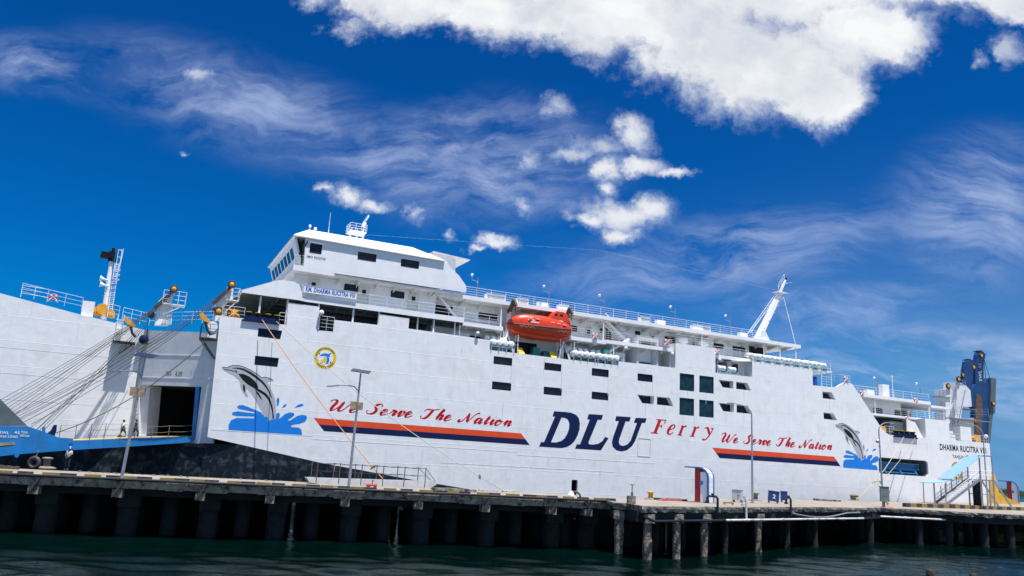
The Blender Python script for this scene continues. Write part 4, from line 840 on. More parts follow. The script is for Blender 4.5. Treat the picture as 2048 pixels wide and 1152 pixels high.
mb = MB().add([(66.0, -0.3, 18.4), (66.0, -0.3, 20.3), (67.3, -0.02, 20.62), (67.3, -0.02, 18.4), (64.6, -4, 18.4), (64.6, -4, 20.3), (67.3, -4, 20.62)], [(4, 0, 1, 5), (5, 1, 2, 6)]); 
sp('side_house', MB().box(64.4, 67.3, -3.2, -1.6, 18.0, 20.6).slab([(63.9, 20.28), (67.28, 20.62), (67.28, 20.5), (63.9, 20.18)], -0.1, -3), 'house_white')
a = rect(-1.6, 1484, 727, 1494, 748); sp('doorway', MB().box(65.2, 66.2, -1.59, -1.55, 18.5, 20.2), 'dark_room')
mb = MB().box(78.16, 81.9, -6, -0.02, 20.4, 20.6)
for u in (79.9, 81.8): mb.tube([(u, -0.1, 18.35), (u, -0.1, 20.4)], 0.07, 5)
mb.box(78.3, 82.0, -6.1, -6.0, 18.2, 20.4); sp('raft_platform', mb, 'house_white')
sp('barrel', MB().lathe([(.42, 18.4), (.45, 18.7), (.42, 19.6), (.3, 19.62)], 12, (79.1, -0.7, 0)), 'sign_blue')
sp('railing', rail(rail(MB(), [(79.9, -0.1, 18.35), (81.8, -0.1, 18.35)], 1.4, 4, 0.9), [(67.6, -0.15, 20.62), (81.8, -0.15, 20.62)], 0.35, 1, 2.0), 'rail_white')
sp('railing', rail(MB(), [(81.8, -0.2, 20.62), (81.8, -2, 20.62)], 1.6, 2, 0.9), 'rail_white')
mb = MB()
for k in range(8): 
    u = 68.3 + k * 1.72
    for dd in (-.35, -1.35): mb.box(u - .55, u - .43, dd - .42, dd + .42, 20.62, 20.95 + (.25 if dd < -1 else 0)).box(u + .43, u + .55, dd - .42, dd + .42, 20.62, 20.95 + (.25 if dd < -1 else 0))
    mb.box(u - .6, u + .6, 0.02, 0.08, 20.82, 21.05).box(u - .7, u + .7, -1.8, -1.75, 20.64, 21.2)
sp('raft_rack', mb, 'rack_blue')
# bulwark railings near the stern ramp
sp('railing', rail(MB(), [(83.0, -1.8, 19.3), (83.6, -0.15, 19.3), (85.5, -0.15, 19.25)], 1.05, 3, 0.9), 'rail_white')

# ---- after house
sp('after_house', MB().box(85.0, 100.5, -18, -4.0, 12.36, 18.0), 'house_white')
mb = MB().box(86.3, 103.9, -19, -1.4, 17.75, 18.2).box(103.91, 108.3, -19, -1.4, 17.35, 17.7); sp('roof', mb, 'house_white')
mb = MB().slab([(89.2, 15.2), (108.0, 15.2), (108.0, 15.55), (89.2, 15.55)], -1.4, -4.0).box(100.51, 108, -18, -4.01, 15.2, 15.55); sp('after_deck', mb, 'house_white')
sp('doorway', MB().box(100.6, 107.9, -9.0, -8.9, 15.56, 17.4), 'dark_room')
sp('railing', rail(MB(), [(86.6, -1.5, 18.2), (103.7, -1.5, 18.2)], 1.1, 3, 1.9), 'rail_white')
sp('railing', rail(MB(), [(88.5, -1.5, 15.55), (107.9, -1.5, 15.55)], 1.1, 4, 1.7), 'rail_white')
mb = MB()
for u in (92.0, 103.7, 107.0): mb.tube([(u, -1.6, 15.55), (u, -1.6, 17.7)], 0.09, 6)
sp('stanchion', mb, 'rail_white')
for a in ((1746, 815, 1765, 829), (1789, 820, 1808, 834)): wall_window(-4.0, *a)
wall_door(-4.0, 1814.5, 821, 1823, 836, z0=15.6)
for x, y in ((1757, 790), (1842, 805)): deck_lamp(x, y, -1.45, 18.2)
for x, y in ((1740, 788), (1770, 787)):
    u = S(x, y, -2.4)[0]; sp('equipment_box', MB().box(u - .7, u + .7, -3, -2.2, 18.25, 19.0 if x < 1750 else 20.1), 'house_white')
u = S(1786, 792, -3)[0]; sp('aerial', MB().tube([(u, -3, 18.2), (u, -3, 21.8)], .05, 5).tube([(u - .3, -3, 21.6), (u + .3, -3, 21.6)], .03, 4), 'rail_white')
# after mooring deck
sp('dark_recess', MB().box(91.5, 100.4, -3.9, -3.85, 12.4, 15.19), 'glass_teal')
mb = MB().box(94.6, 97.4, -2.4, -1.3, 12.4, 14.6); sp('winch_house', mb, 'ramp_slate')
mb = MB().slab([(97.0, 12.45), (100.4, 12.45), (98.8, 14.7), (97.0, 15.0)], -0.3, -0.45); sp('bulwark', mb, 'house_white')
mb = MB().box(93.6, 98.6, -.5, 0.22, 12.2, 12.35).box(93.8, 98.4, -.4, 0.16, 12.35, 12.8); fl2 = sp('fairlead', mb, 'navy_paint')
for i in range(4):
    u = 94.4 + i * 1.15
    sp('roller', MB().lathe([(.3, 12.6), (.3, 13.0), (.42, 13.02), (.42, 13.15), (.05, 13.2)], 12, (u, -.1, 0)), 'black_paint', fl2)
    sp('roller_cap', MB().lathe([(.38, 13.17), (.38, 13.23), (.1, 13.26)], 12, (u, -.1, 0)), 'yellow_paint', fl2)
mb = MB().lathe([(.5, -1.6), (.5, -.7)], 10, (92.6, 0, 13.2), axis='y').box(92, 93.2, -1.8, -1.7, 12.6, 13.8); sp('winch', mb, 'winch_yellow')
sp('railing', rail(MB(), [(92.3, -0.3, 12.6), (94.2, -0.3, 12.6)], 1.1, 3, .8), 'rail_white')
mb = MB().box(100.62, 105.9, -5.5, -0.01, 12.46, 15.4); sp('side_block', mb, 'house_white')
mb = MB().box(104.0, 107.5, -5.0, -3.5, 12.46, 14.2).slab([(105.92, 12.5), (107.2, 12.5), (107.2, 13.4), (106.7, 13.4), (106.7, 13.9), (105.92, 13.9)], -0.02, -0.4); sp('bulwark', mb, 'house_white')
sp('side_block', MB().box(108.4, 110.9, -2.8, -0.02, 12.62, 14.75), 'house_white')
sp('railing', rail(MB(), [(106.0, 0.0, 12.55), (108.3, 0.0, 12.55)], 1.0, 2, 1.0), 'rail_white'); sp('railing', rail(MB(), [(110.95, 0.0, 12.6), (114.8, 0.0, 12.6)], 1.05, 3, .9), 'rail_white')
mb = MB().box(112.3, 113.6, -1.3, -.4, 12.65, 13.7).lathe([(.35, -1.4), (.35, -.2)], 10, (112.2, 0, 13.2), axis='y'); sp('winch', mb, 'winch_yellow')
for x in (1966,): sp('floodlight', MB().lathe([(.1, 0), (.3, .1), (.3, .4), (.1, .5)], 10, (114.6, -.2, 13.4)).tube([(114.6, -.2, 12.6), (114.6, -.2, 13.4)], .05, 5), 'house_white')
# ramp derrick towers and the raised stern ramp
mb = MB()
P = lambda pts, d: [S(1640 + x / 5.01, 680 + y / 5.01, d) for x, y in pts]
mb.slab(P([(1375, 420), (1450, 445), (1508, 505), (1522, 668), (1430, 668), (1400, 850), (1330, 860), (1370, 600)], -6), -6, -8.5)
mb.slab(P([(1255, 495), (1375, 485), (1365, 860), (1262, 860)], -7), -7, -9); tw = sp('ramp_tower', mb, 'bow_grey')
mb = MB().slab(P([(1400, 780), (1540, 780), (1548, 970), (1400, 970)], -6.5), -6.5, -8); sp('tower_base', mb, 'bow_grey', tw)
mb = MB(); a = P([(1305, 775), (1685, 775), (1430, 672), (1640, 672)], -5)
mb.box(a[0][0], a[1][0], -6.5, -4.8, a[0][1] - .12, a[0][1]); rail(mb, [(a[0][0], -4.9, a[0][1]), (a[1][0], -4.9, a[1][1])], 1.35, 3, 1.5, .04)
mb.box(a[2][0], a[3][0], -8, -6, a[2][1] - .05, a[2][1])
b = P([(1195, 560), (1300, 545), (1205, 670), (1250, 670)], -7); mb.box(b[0][0], b[1][0], -8.5, -6.8, b[0][1] - .1, b[0][1]); rail(mb, [(b[0][0], -6.9, b[0][1]), (b[1][0], -6.9, b[1][1])], 1.3, 3, .8, .04); rail(mb, [(b[2][0], -6.9, b[2][1]), (b[3][0], -6.9, b[3][1])], 1.0, 2, .8, .04)
c = P([(1365, 450), (1455, 450)], -6); rail(mb, [(c[0][0], -5.9, c[0][1]), (c[1][0], -5.9, c[1][1])], .8, 2, .8, .04)
l0, l1 = P([(1330, 850), (1345, 500)], -5.9)
for o in (0, .45): mb.tube([(l0[0] + o, -5.9, l0[1]), (l1[0] + o, -5.9, l1[1])], .04, 4)
for i in range(24): mb.tube([(l0[0] + (l1[0] - l0[0]) * i / 24, -5.9, l0[1] + (l1[1] - l0[1]) * i / 24), (l0[0] + .45 + (l1[0] - l0[0]) * i / 24, -5.9, l0[1] + (l1[1] - l0[1]) * i / 24)], .03, 4)
mb.tube([(*P([(1380, 840)], -5.7)[0],)[0:1] + (-5.7,) + (*P([(1380, 840)], -5.7)[0],)[1:], (P([(1455, 500)], -5.7)[0][0], -5.7, P([(1455, 500)], -5.7)[0][1])], .08, 4)
sp('platform', mb, 'galvanised', tw)
DS = -9.5
mb = MB().slab(P([(1448, 300), (1462, 215), (1500, 203), (1541, 212), (1543, 250), (1524, 470), (1500, 560), (1440, 440)], DS + .6), DS + .6, DS - .1)
mb.slab(P([(1560, 440), (1555, 290), (1575, 150), (1588, 124), (1638, 122), (1660, 142), (1655, 180), (1640, 205), (1640, 440)], DS), DS, DS - .7)
mb.slab(P([(1510, 500), (1560, 441), (1640, 441), (1690, 380), (1762, 385), (1755, 730), (1735, 735), (1702, 1050), (1540, 1050), (1555, 700), (1515, 640)], DS), DS, DS - .9); sr = sp('stern_ramp', mb, 'stern_blue')
sp('ramp_edge', MB().slab(P([(1715, 378), (1766, 385), (1756, 735), (1736, 735), (1700, 1040), (1685, 1040), (1710, 700)], DS + .3), DS + .3, DS + .05), 'ramp_slate', sr)
sp('rust_strip', MB().slab(P([(1560, 555), (1580, 545), (1605, 560), (1620, 600), (1612, 960), (1548, 960)], DS + .02), DS + .12, DS + .02), 'rust_brown', sr)
for x, y, d in ((1285, 462, -6.9), (1388, 392, -5.8), (1432, 352, DS + .4), (1540, 273, DS + .5), (1616, 157, DS + .5), (1736, 637, DS + .6), (1555, 812, DS + .5)):
    p = S(1640 + x / 5.01, 680 + y / 5.01, d); 
    sh = sp('sheave', MB().ring((p[0], d, p[1]), .38, .14, 'y', 18, 6), 'black_paint', sr); sp('sheave_hub', MB().lathe([(.38, d - .05), (.38, d + .1), (.12, d + .14)], 14, (p[0], 0, p[1]), axis='y'), 'winch_yellow', sh)
mb = MB(); ln = [P([q], -6.0)[0] for q in ((1285, 450), (1388, 380), (1432, 345), (1540, 265))]

q0, q1, q2 = P([(1640, 180), (1700, 380), (1660, 380)], DS + .2)
for q in (q1, q2): mb.tube([(q0[0], DS + .2, q0[1]), (q[0], DS + .2, q[1])], .05, 4)
for x in (1610, 1500):
    p = P([(x, 118 if x == 1610 else 203)], DS)[0]; mb.box(p[0] - .7, p[0] + .9, DS - 1, DS, p[1], p[1] + .1).box(p[0] + .1, p[0] + .7, DS - 1, DS - .2, p[1] + .1, p[1] + .3)
sp('hoist_wire', mb, 'cable', sr)
mb = MB(); v, f = text_mb('SWL 45', 0.75, 3.2, .02)
p0 = P([(1630, 415)], DS + .02)[0]; mb.add([(p0[0] - p[1] - .2, DS + .02, p0[1] + p[0]) for p in v], f); sp('lettering', mb, 'box_grey', sr, normals=False)

# ---- forecastle gear: foremast, railings, ramp derricks
c1 = lambda x, y, d: (lambda p: (p[0], d, p[1]))(S(x / 4, 480 + y / 4, d))
def rail_px(pts, d, h, rows=3, step=1.7): return rail(MB(), [c1(x, y, d) for x, y in pts], h, rows, step)
ra = c1(165, 440, DF - .2); rb = c1(375, 490, DF - .2)
mb = rail(MB(), [c1(165, 445, DF - .2), c1(375, 497, DF - .2), c1(650, 560, DF - .2)], 1.25, 3, 1.3); rail(mb, [c1(375, 490, -7.5), c1(165, 455, -9)], 1.2, 3, 1.6)
sp('railing', mb, 'rail_white')
mb = rail(MB(), [c1(860, 612, DF - .2), c1(945, 632, DF - .2)], 1.3, 3, .8); rail(mb, [c1(975, 640, DF - .2), c1(1185, 690, DF - .2)], 1.3, 3, .9); rail(mb, [c1(1190, 678, DF - .6), c1(1700, 662, DF - .6)], 1.25, 3, 1.1); sp('railing', mb, 'rail_white')
a, b = c1(620, 0, DF - .3), c1(745, 590, DF - .3); sp('locker', MB().box(c1(650, 580, DF - .3)[0], b[0], DF - 1, DF - .3, b[2] - .3, c1(650, 482, DF - .3)[2]), 'house_white')
# foremast
p0, p1, p2 = c1(835, 600, -7), c1(890, 165, -7), c1(905, 90, -7)
fm = sp('foremast', MB().tube([(p0[0], -7, p0[2] - .5), p1], [.29, .18], 10), 'rail_white')
mb = MB().tube([p1, p2], .12, 8).box(p1[0] - 1.05, p1[0] + .1, -7.4, -6.6, p1[2] + .2, p1[2] + .42).box(p1[0] - 1.0, p1[0] - .2, -7.3, -6.7, p1[2] + .42, p1[2] + .8).box(p1[0] - .3, p1[0] + .25, -7.3, -6.7, p1[2] - .1, p1[2] + .95).tube([(p1[0] + .4, -7, p1[2] - .2), (p1[0] + .5, -7, p1[2] + 1.3)], .09, 6).lathe([(.1, 0), (.15, .1), (.15, .4), (.05, .5)], 8, (p2[0], -7, p2[2] - .1)); sp('masthead_light', mb, 'black_paint', fm)
l0, l1 = c1(858, 600, -6.6), c1(920, 180, -6.6); mb = MB()
for o in (0, .38): mb.tube([(l0[0] + o, -6.6, l0[2]), (l1[0] + o, -6.6, l1[2])], .045, 4)
for i in range(30):
    t = i / 30; x = l0[0] + (l1[0] - l0[0]) * t; z = l0[2] + (l1[2] - l0[2]) * t; mb.tube([(x, -6.6, z), (x + .38, -6.6, z)], .03, 4)
for (xa, y) in ((955, 285), (950, 325), (960, 245)):
    p = c1(xa, y, -6.6); q = c1(905, y, -6.6); mb.tube([(q[0], -6.9, q[2]), (p[0], -7.2, p[2] + .1), (p[0], -6.3, p[2] + .1), (q[0], -6.3, q[2])], .035, 4)
q = c1(920, 250, -6.6); r_ = c1(970, 130, -6.6); rail(mb, [q, (r_[0], -6.6, q[2])], 2.3, 3, 1.3, .04); mb.tube([(q[0], -6.6, q[2] + 2.3), (r_[0] + .1, -6.6, r_[2] + .6)], .04, 4).tube([(r_[0], -6.6, q[2]), (r_[0] + .1, -6.6, r_[2] + .8)], .04, 4)
sp('ladder', mb, 'rail_white', fm)
for x, y in ((800, 305), (800, 352)):
    p = c1(x, y, -6.7); q = c1(865, y + 15, -6.7); mb = MB().tube([p, (p[0] + .35, -6.7, p[2] - .05), (p[0] + .5, -6.7, p[2] - .08), (q[0], -6.7, q[2])], [.30, .12, .09, .07], 10); sp('horn', mb, 'lens_white', fm, smooth=True)
mb = MB()
for q in (c1(660, 470, -8.5), c1(945, 560, -7.2)): mb.tube([(p1[0], -7, p1[2] - 3.5), q], .025, 4)
sp('stay_wire', mb, 'cable', fm)
for x, y, s in ((820, 558, .72), (752, 562, .4), (893, 590, .4)):
    p = c1(x, y, -7.2); mb = MB().lathe([(.75 * s, -7.9), (.75 * s, -7.75), (.45 * s, -7.73), (.45 * s, -6.65), (.75 * s, -6.63), (.75 * s, -6.45)], 14, (p[0], 0, p[2]), axis='y').box(p[0] - .8 * s, p[0] + .8 * s, -7.5, -6.8, p[2] - 1.0 * s, p[2] - .3 * s); sp('winch', mb, 'winch_yellow')
# derricks
def derrick(D, tower, arm, sheaves, plat, ladder):
    mb = MB().slab([c1(x, y, D)[::2] for x, y in tower], D, D - .9); t = sp('ramp_derrick', mb, 'house_white')
    (xa, ya), (xb, yb), w_ = arm; p, q = c1(xa, ya, D + .25), c1(xb, yb, D + .25)
    sp('boom', MB().beam(p, q, .32, w_ * .62), 'cable', t)
    for x, y, r in sheaves:
        p = c1(x, y, D + .6); s_ = sp('sheave', MB().ring(p, r * .78, r * .3, 'y', 18, 6), 'cable', t)
        sp('sheave_hub', MB().lathe([(r * .7, D + .5), (r * .7, D + .68), (r * .2, D + .74)], 16, (p[0], 0, p[2]), axis='y'), 'winch_yellow', s_)
    (xa, ya), (xb, yb), h = plat; p, q = c1(xa, ya, D + .4), c1(xb, yb, D + .4)
    mb = MB().box(p[0], q[0], D - 1, D + .4, p[2] - .1, p[2]); rail(mb, [(p[0], D + .4, p[2]), (q[0], D + .4, p[2]), (q[0], D - 1, p[2])], h, 3, .8, .035); mb.tube([(p[0] + .2, D + .3, p[2] - 1.2), (q[0] - .2, D + .3, p[2] - .1)], .05, 4); sp('platform', mb, 'rail_white', t)
    (xa, ya), (xb, yb) = ladder; l0, l1 = c1(xa, ya, D + .1), c1(xb, yb, D + .1); mb = MB()
    for o in (0, .45): mb.tube([(l0[0] + o, l0[1], l0[2]), (l1[0] + o, l1[1], l1[2])], .045, 4)
    k = 14
    for i in range(k): mb.tube([(l0[0] + (l1[0] - l0[0]) * i / k, l0[1], l0[2] + (l1[2] - l0[2]) * i / k), (l0[0] + .45 + (l1[0] - l0[0]) * i / k, l0[1], l0[2] + (l1[2] - l0[2]) * i / k)], .03, 4)
    sp('ladder', mb, 'rail_white', t); return t
derrick(-6.0, [(1238, 680), (1268, 490), (1320, 440), (1395, 430), (1372, 500), (1350, 680)], ((1235, 550), (1390, 400), .55), ((1392, 390, .38),), ((1300, 500), (1485, 500), 1.35), ((1330, 670), (1345, 510)))
derrick(-0.9, [(1718, 650), (1735, 480), (1800, 400), (1868, 380), (1865, 460), (1800, 520), (1775, 650)], ((1705, 510), (1850, 370), .55), ((1855, 355, .38), (1750, 568, .42)), ((1805, 470), (1915, 470), 1.2), ((1775, 640), (1770, 540)))
p = c1(1210, 600, -5.8); sp('fairlead_drum', MB().lathe([(.38, -6.1), (.38, -5.6), (.1, -5.55)], 16, (p[0], 0, p[2]), axis='y'), 'cable')
p = c1(1150, 795, -5.2); sp('fairlead_drum', MB().lathe([(.1, -5.7), (.45, -5.65), (.45, -5.1), (.1, -5.0)], 16, (p[0], 0, p[2]), axis='y'), 'navy_paint')
mb = MB().tube([c1(1185, 640, -5.6), c1(1172, 830, -5.3)], .06, 5); sp('hanging_pipe', mb, 'cable')
# hooked arms with platforms
def hook(pts, D, stem):
    h = sp('hook_arm', MB().slab([c1(x, y, D)[::2] for x, y in pts], D, D - .35), 'winch_yellow')
    sp('stem', MB().tube([c1(x, y, D - .15) for x, y in stem], .14, 6), 'cable', h)
hook([(1000, 650), (993, 630), (1000, 617), (1015, 615), (1028, 625), (1085, 680), (1085, 692), (1045, 690)], -4.6, [(1045, 685), (1058, 745), (1085, 775)])
hook([(1600, 612), (1595, 592), (1605, 580), (1620, 580), (1685, 650), (1675, 660), (1640, 652)], -0.0 + 0.8, [(1642, 650), (1660, 720), (1690, 760)])
mb = MB(); p, q = c1(908, 788, -4.6), c1(1075, 822, -4.6); mb.box(p[0], q[0] + .1, -5.84, -4.6, p[2] - .28, p[2] - .15).tube([(q[0], -4.7, p[2] - .2), (q[0] - 1.2, -5.8, p[2] - 1.3)], .06, 4)
sp('hook_platform', mb, 'cable')
mb = rail(MB(), [(p[0], -4.65, p[2] - .15), (p[0] + 1.1, -4.65, p[2] - .15)], 1.0, 3, .5, .03)
l0 = c1(940, 640, -5.6)
for o in (0, .55): mb.tube([(l0[0] + o, -5.6, p[2] - .2), (l0[0] + o, -5.6, l0[2] + .6)], .04, 4)
for i in range(14): 
    z = p[2] + (l0[2] - p[2]) * i / 13; mb.tube([(l0[0], -5.6, z), (l0[0] + .55, -5.6, z)], .03, 4)
    if i > 4 and i % 2: mb.tube([(l0[0], -5.6, z), (l0[0] - .1, -5.0, z), (l0[0] + .6, -5.0, z), (l0[0] + .55, -5.6, z)], .03, 4)
sp('ladder', mb, 'rail_white')
pB = c1(1605, 775, 0.6); qB = c1(1755, 800, .6)
mb = MB().box(pB[0], -0.35, -1.2, .6, pB[2] - .12, pB[2]).tube([(pB[0], .5, pB[2]), (-.3, .2, pB[2] - 1.9)], .07, 4).tube([(pB[0], -.9, pB[2]), (-.3, -.5, pB[2] - 1.9)], .07, 4); rail(mb, [(pB[0], -1.1, pB[2]), (pB[0], .55, pB[2]), (-.4, .55, pB[2])], 1.35, 3, .7, .03); sp('hook_platform', mb, 'cable')
sp('winch', MB().lathe([(.5, -.6), (.5, .3)], 12, (-.95, 0, pB[2] + 1.2), axis='y').box(-1.3, -.5, -.6, .2, pB[2], pB[2] + 1.0), 'house_white')

# ---- loading ramp, lowered towards the pier
ws = lambda p: W(*p)
R0 = W(*gmap(MB().add([(door[0][0], 0, 6.0)], [])).v[0])
RD = np.array([-0.73, -0.684, 0]); RD /= np.linalg.norm(RD); RPp = np.array([RD[1], -RD[0], 0]); RPp *= np.sign(RPp @ np.array([-1, 1, 0]))
def RW(x, y, off=0.0): return hit(x, y, R0 + RPp * off, np.array([-RD[1], RD[0], 0]) * 1.0)
def to_ship(p): q = np.asarray(p) - O3; return (q @ U3, q @ N3, q[2])
def rslab(pts, o0, o1):
    a = [RW(x, y, o0) for x, y in pts]; b = [p + RPp * (o1 - o0) for p in a]
    m = MB(); tt = tessellate_polygon([[Vector((p @ RD, p[2], 0)) for p in a]]); n = len(a)
    m.add([to_ship(p) for p in a + b], [tuple(t) for t in tt] + [tuple(i + n for i in reversed(t)) for t in tt] + [(i, (i + 1) % n, (i + 1) % n + n, i + n) for i in range(n)]); return m
WD = 4.6
girder = [(391, 873), (271, 876), (147, 882), (136, 884), (37, 891), (0, 895), (-160, 912), (-160, 934), (0, 912.5), (31, 909), (137, 900.5), (162, 899), (270, 892.5), (375, 885), (391, 880)]
mb = rslab(girder, 0, .35); q = rslab(girder, WD - .35, WD); mb.add(q.v, q.f); ramp = sp('loading_ramp', mb, 'ramp_blue')
web = [(0, 852.5), (54, 852), (84, 862), (117, 875), (146, 877), (147, 881.5), (136, 883.5), (37, 890.5), (0, 894.5), (-160, 911), (-160, 851)]
sp('web_plate', rslab(web, 0.02, .2), 'ramp_blue', ramp)
sp('raised_flap', rslab([(0, 797.5), (54.5, 851.5), (0, 852.4), (-160, 850.5), (-160, 645)], 0.03, .4), 'ramp_slate', ramp)
sp('guide_horn', rslab([(94, 868), (103, 861), (109, 850), (114, 849.5), (113, 862), (109, 873)], .3, .6), 'navy_paint', ramp)
sp('guide_horn', rslab([(85.5, 855), (90.5, 853), (91, 866), (86, 865)], .1, .35), 'ramp_blue', ramp)
edge = [(393, 872), (271, 875), (147, 881)]
a = [RW(x, y, .36) for x, y in edge]; b = [p + RPp * (WD - .72) for p in a]
# the deck fans out a little at the doorway
sp('deck_plate', MB().add([to_ship(p) for p in a + b] + [to_ship(p - np.array([0, 0, .15])) for p in a + b], [(0, 1, 4, 3), (1, 2, 5, 4), (6, 9, 10, 7), (7, 10, 11, 8), (0, 6, 7, 1), (1, 7, 8, 2), (3, 4, 10, 9), (4, 5, 11, 10)]), 'ramp_deck', ramp)
mb = rslab([(0, 886), (30, 884.5), (30, 889.5), (0, 891.5), (-100, 900), (-100, 895)], -.02, 0.0); sp('lower_step', mb, 'ramp_deck', ramp)
mb = rslab([(29, 905), (37, 904), (39, 911), (34, 916), (29, 913)], -.12, .1)
for i in range(4):
    for j in range(3):
        p = RW(140 + j * 2.4, 886 + i * 3.4, -.02); mb.box(*[v for k, c in enumerate(to_ship(p)) for v in (c - .04, c + .04)])
sp('hinge', mb, 'ramp_blue', ramp)
mb = MB(); pts = []
def rtext(txt, x, y, wpx, hpx):
    mb = MB()
    o = RW(x, y, -.01); e = RW(x + wpx, y + 1.3, -.01); wv = e - o; wl = np.linalg.norm(wv); h = hpx * o[1] / FOC
    put_text(mb, txt, h, wl, lambda a_, b_: to_ship(o + wv * (a_ / wl) + np.array([0, 0, b_])), .02); sp('lettering', mb, 'kiosk_white', ramp, normals=False)
rtext('SWL', -2, 867, 20, 5.0); rtext('45', 28, 867, 11, 5.0); rtext('TON', 41.5, 866, 13, 4.2); rtext('AXLE LOAD', -6, 874.5, 41, 4.6); rtext('18TON', 40, 873, 18, 4.2)

def rpost(x, y, off, h=1.15):
    p = RW(x, y, off); sp('railing_post', MB().tube([to_ship(p - np.array([0, 0, .3])), to_ship(p + np.array([0, 0, h]))], .03, 5), 'kerb_yellow' if x > 290 and off == 0 else 'iron', ramp); return p
for off, lst in ((0.0, [(178, 884), (207, 883), (239, 881), (268, 878), (303, 876), (336, 875), (385, 873)]), (WD, [(118, 875), (150, 873), (180, 872), (209, 871), (240, 871)])):
    P_ = [rpost(x, y, off) for x, y in lst]
    for hh in (1.1, .55):
        mr = MB()
        for p, q in zip(P_, P_[1:]): mr.tube([to_ship(p + (q - p) * t + np.array([0, 0, hh - .5 * t * (1 - t) * (.35 + .3 * random.random())])) for t in (0, .25, .5, .75, 1)], .02, 4)
        sp('guard_rope', mr, 'rope_sand', ramp)
# hoisting wires from the derricks to the ramp
def wire(p, q, sag=.25, r=.024):
    p, q = np.array(p), np.array(q); m = MB().tube([to_ship(p + (q - p) * t - np.array([0, 0, 4 * sag * t * (1 - t)])) for t in np.linspace(0, 1, 9)], r, 5); sp('hoist_wire', m, 'cable', ramp)
wA = W(*c1(1385, 405, -5.4)); wA2 = W(*c1(1240, 545, -5.5)); wB = W(*c1(1845, 380, -.3)); wB2 = W(*c1(1715, 510, -.3))
for i in range(4): wire(wA2 + np.array([0, 0, -.1 * i]), RW(-60 + 4 * i, 832 + 7 * i, WD - .5), .3)
for i in range(3): wire(wA + np.array([.1 * i, 0, -.1 * i]), RW(-40, 858 + 9 * i, WD - .3), .5)
for i in range(4): wire(wB2 + np.array([0, 0, -.12 * i]), RW(20 + 14 * i, 834 + 5 * i, .3), .5)
for i in range(3): wire(wB + np.array([.1 * i, 0, -.1 * i]), RW(-10 + 10 * i, 845 + 5 * i, .3), .7)
wire(W(*c1(1100, 840, -4.7)), RW(60, 856, 3), .2); wire(W(*c1(1060, 790, -4.7)), RW(75, 858, 3.4), .2); wire(W(*c1(1640, 820, .6)), RW(112, 866, .4), 1.1, .04)
for i in range(3): wire(W(*c1(1130 + 20 * i, 690, -5.7)), RW(70 + 8 * i, 862, 3.6), .1, .025)

# ================================================================== things carried by the ferry
# ---- lifeboat with its davits
sec = [(0, .05, 20.95, 21.3, 21.45), (.05, .55, 20.3, 21.28, 21.95), (.16, 1.1, 19.9, 21.2, 22.6), (.4, 1.35, 19.72, 21.2, 22.78), (.62, 1.36, 19.72, 21.24, 22.72), (.82, 1.3, 19.8, 21.3, 22.6), (.95, 1.12, 20.05, 21.36, 22.3), (1.0, .85, 20.5, 21.4, 21.9)]
L0, L1, DC = 31.2, 39.6, -0.95
def boat_rows(a, z0, zr, z1, upper):
    o = []
    if upper: P_ = [(1, zr), (.97, zr + (z1 - zr) * .45), (.78, zr + (z1 - zr) * .86), (.35, z1), (-.35, z1), (-.78, zr + (z1 - zr) * .86), (-.97, zr + (z1 - zr) * .45), (-1, zr)]
    else: P_ = [(1.02, zr), (.98, zr - (zr - z0) * .35), (.8, zr - (zr - z0) * .7), (.3, z0), (-.3, z0), (-.8, zr - (zr - z0) * .7), (-.98, zr - (zr - z0) * .35), (-1.02, zr)]
    return [(a * x, z) for x, z in P_]
base = (35.0, DC, 19.7)
boat = ship_thing('lifeboat', 'enclosed orange lifeboat hanging in davits on the side of the white ferry', 'lifeboat', base)
for nm, upper in (('hull', False), ('canopy', True)):
    mb = MB(); vs = []
    for t, a, z0, zr, z1 in sec: vs += [(L0 + (L1 - L0) * t, DC + d, z) for d, z in boat_rows(a, z0, zr, z1, upper)]
    n = 8; m = len(sec); fs = [(i * n + k, i * n + k + 1, (i + 1) * n + k + 1, (i + 1) * n + k) for i in range(m - 1) for k in range(n - 1)] + [tuple(range(n)), tuple((m - 1) * n + k for k in range(n))]
    o = mb.add(vs, fs).build(nm, 'boat_orange', boat, ship=True, base=base, smooth=True)
    s_ = o.modifiers.new('sub', 'SUBSURF'); s_.levels = s_.render_levels = 2
mb = MB().tube([(L0 + (L1 - L0) * t, DC + a * 1.03 + .02, zr) for t, a, z0, zr, z1 in sec], .07, 6).tube([(L0 + (L1 - L0) * t, DC - a * 1.03 - .02, zr) for t, a, z0, zr, z1 in sec], .07, 6); mb.build('rubbing_strip', 'cable', boat, ship=True, base=base)
co = [(36.3, 22.4), (36.75, 23.1), (37.1, 23.45), (38.3, 23.45), (38.8, 23.2), (39.35, 22.0)]
o = MB().slab(co, DC + 1.0, DC - 1.0).build('cockpit', 'boat_orange', boat, ship=True, base=base, bevel=.22)
mb = MB().box(37.0, 37.35, DC + 1.001, DC + 1.02, 22.85, 23.1).box(37.7, 38.1, DC + 1.001, DC + 1.02, 22.85, 23.1).box(35.2, 35.9, DC - .3, DC + .3, 22.72, 22.86); mb.build('hatch_glass', 'glass_dark', boat, ship=True, base=base)
mb = MB()
for txt, x, z, wd, h in (('DHARMA RUCITRA VIII', 33.4, 21.82, 1.9, .16), ('SURABAYA', 33.7, 21.58, 1.1, .14), ('45 PERS', 37.6, 22.2, .5, .13)):
    put_text(mb, txt, h, wd, lambda a_, b_, x=x, z=z: (x + a_, DC + 1.33 - max(0, (z + b_ - 21.6)) * .42, z + b_), .02); mb.build('lettering', 'kiosk_white', boat, ship=True, base=base, normals=False); mb = MB()
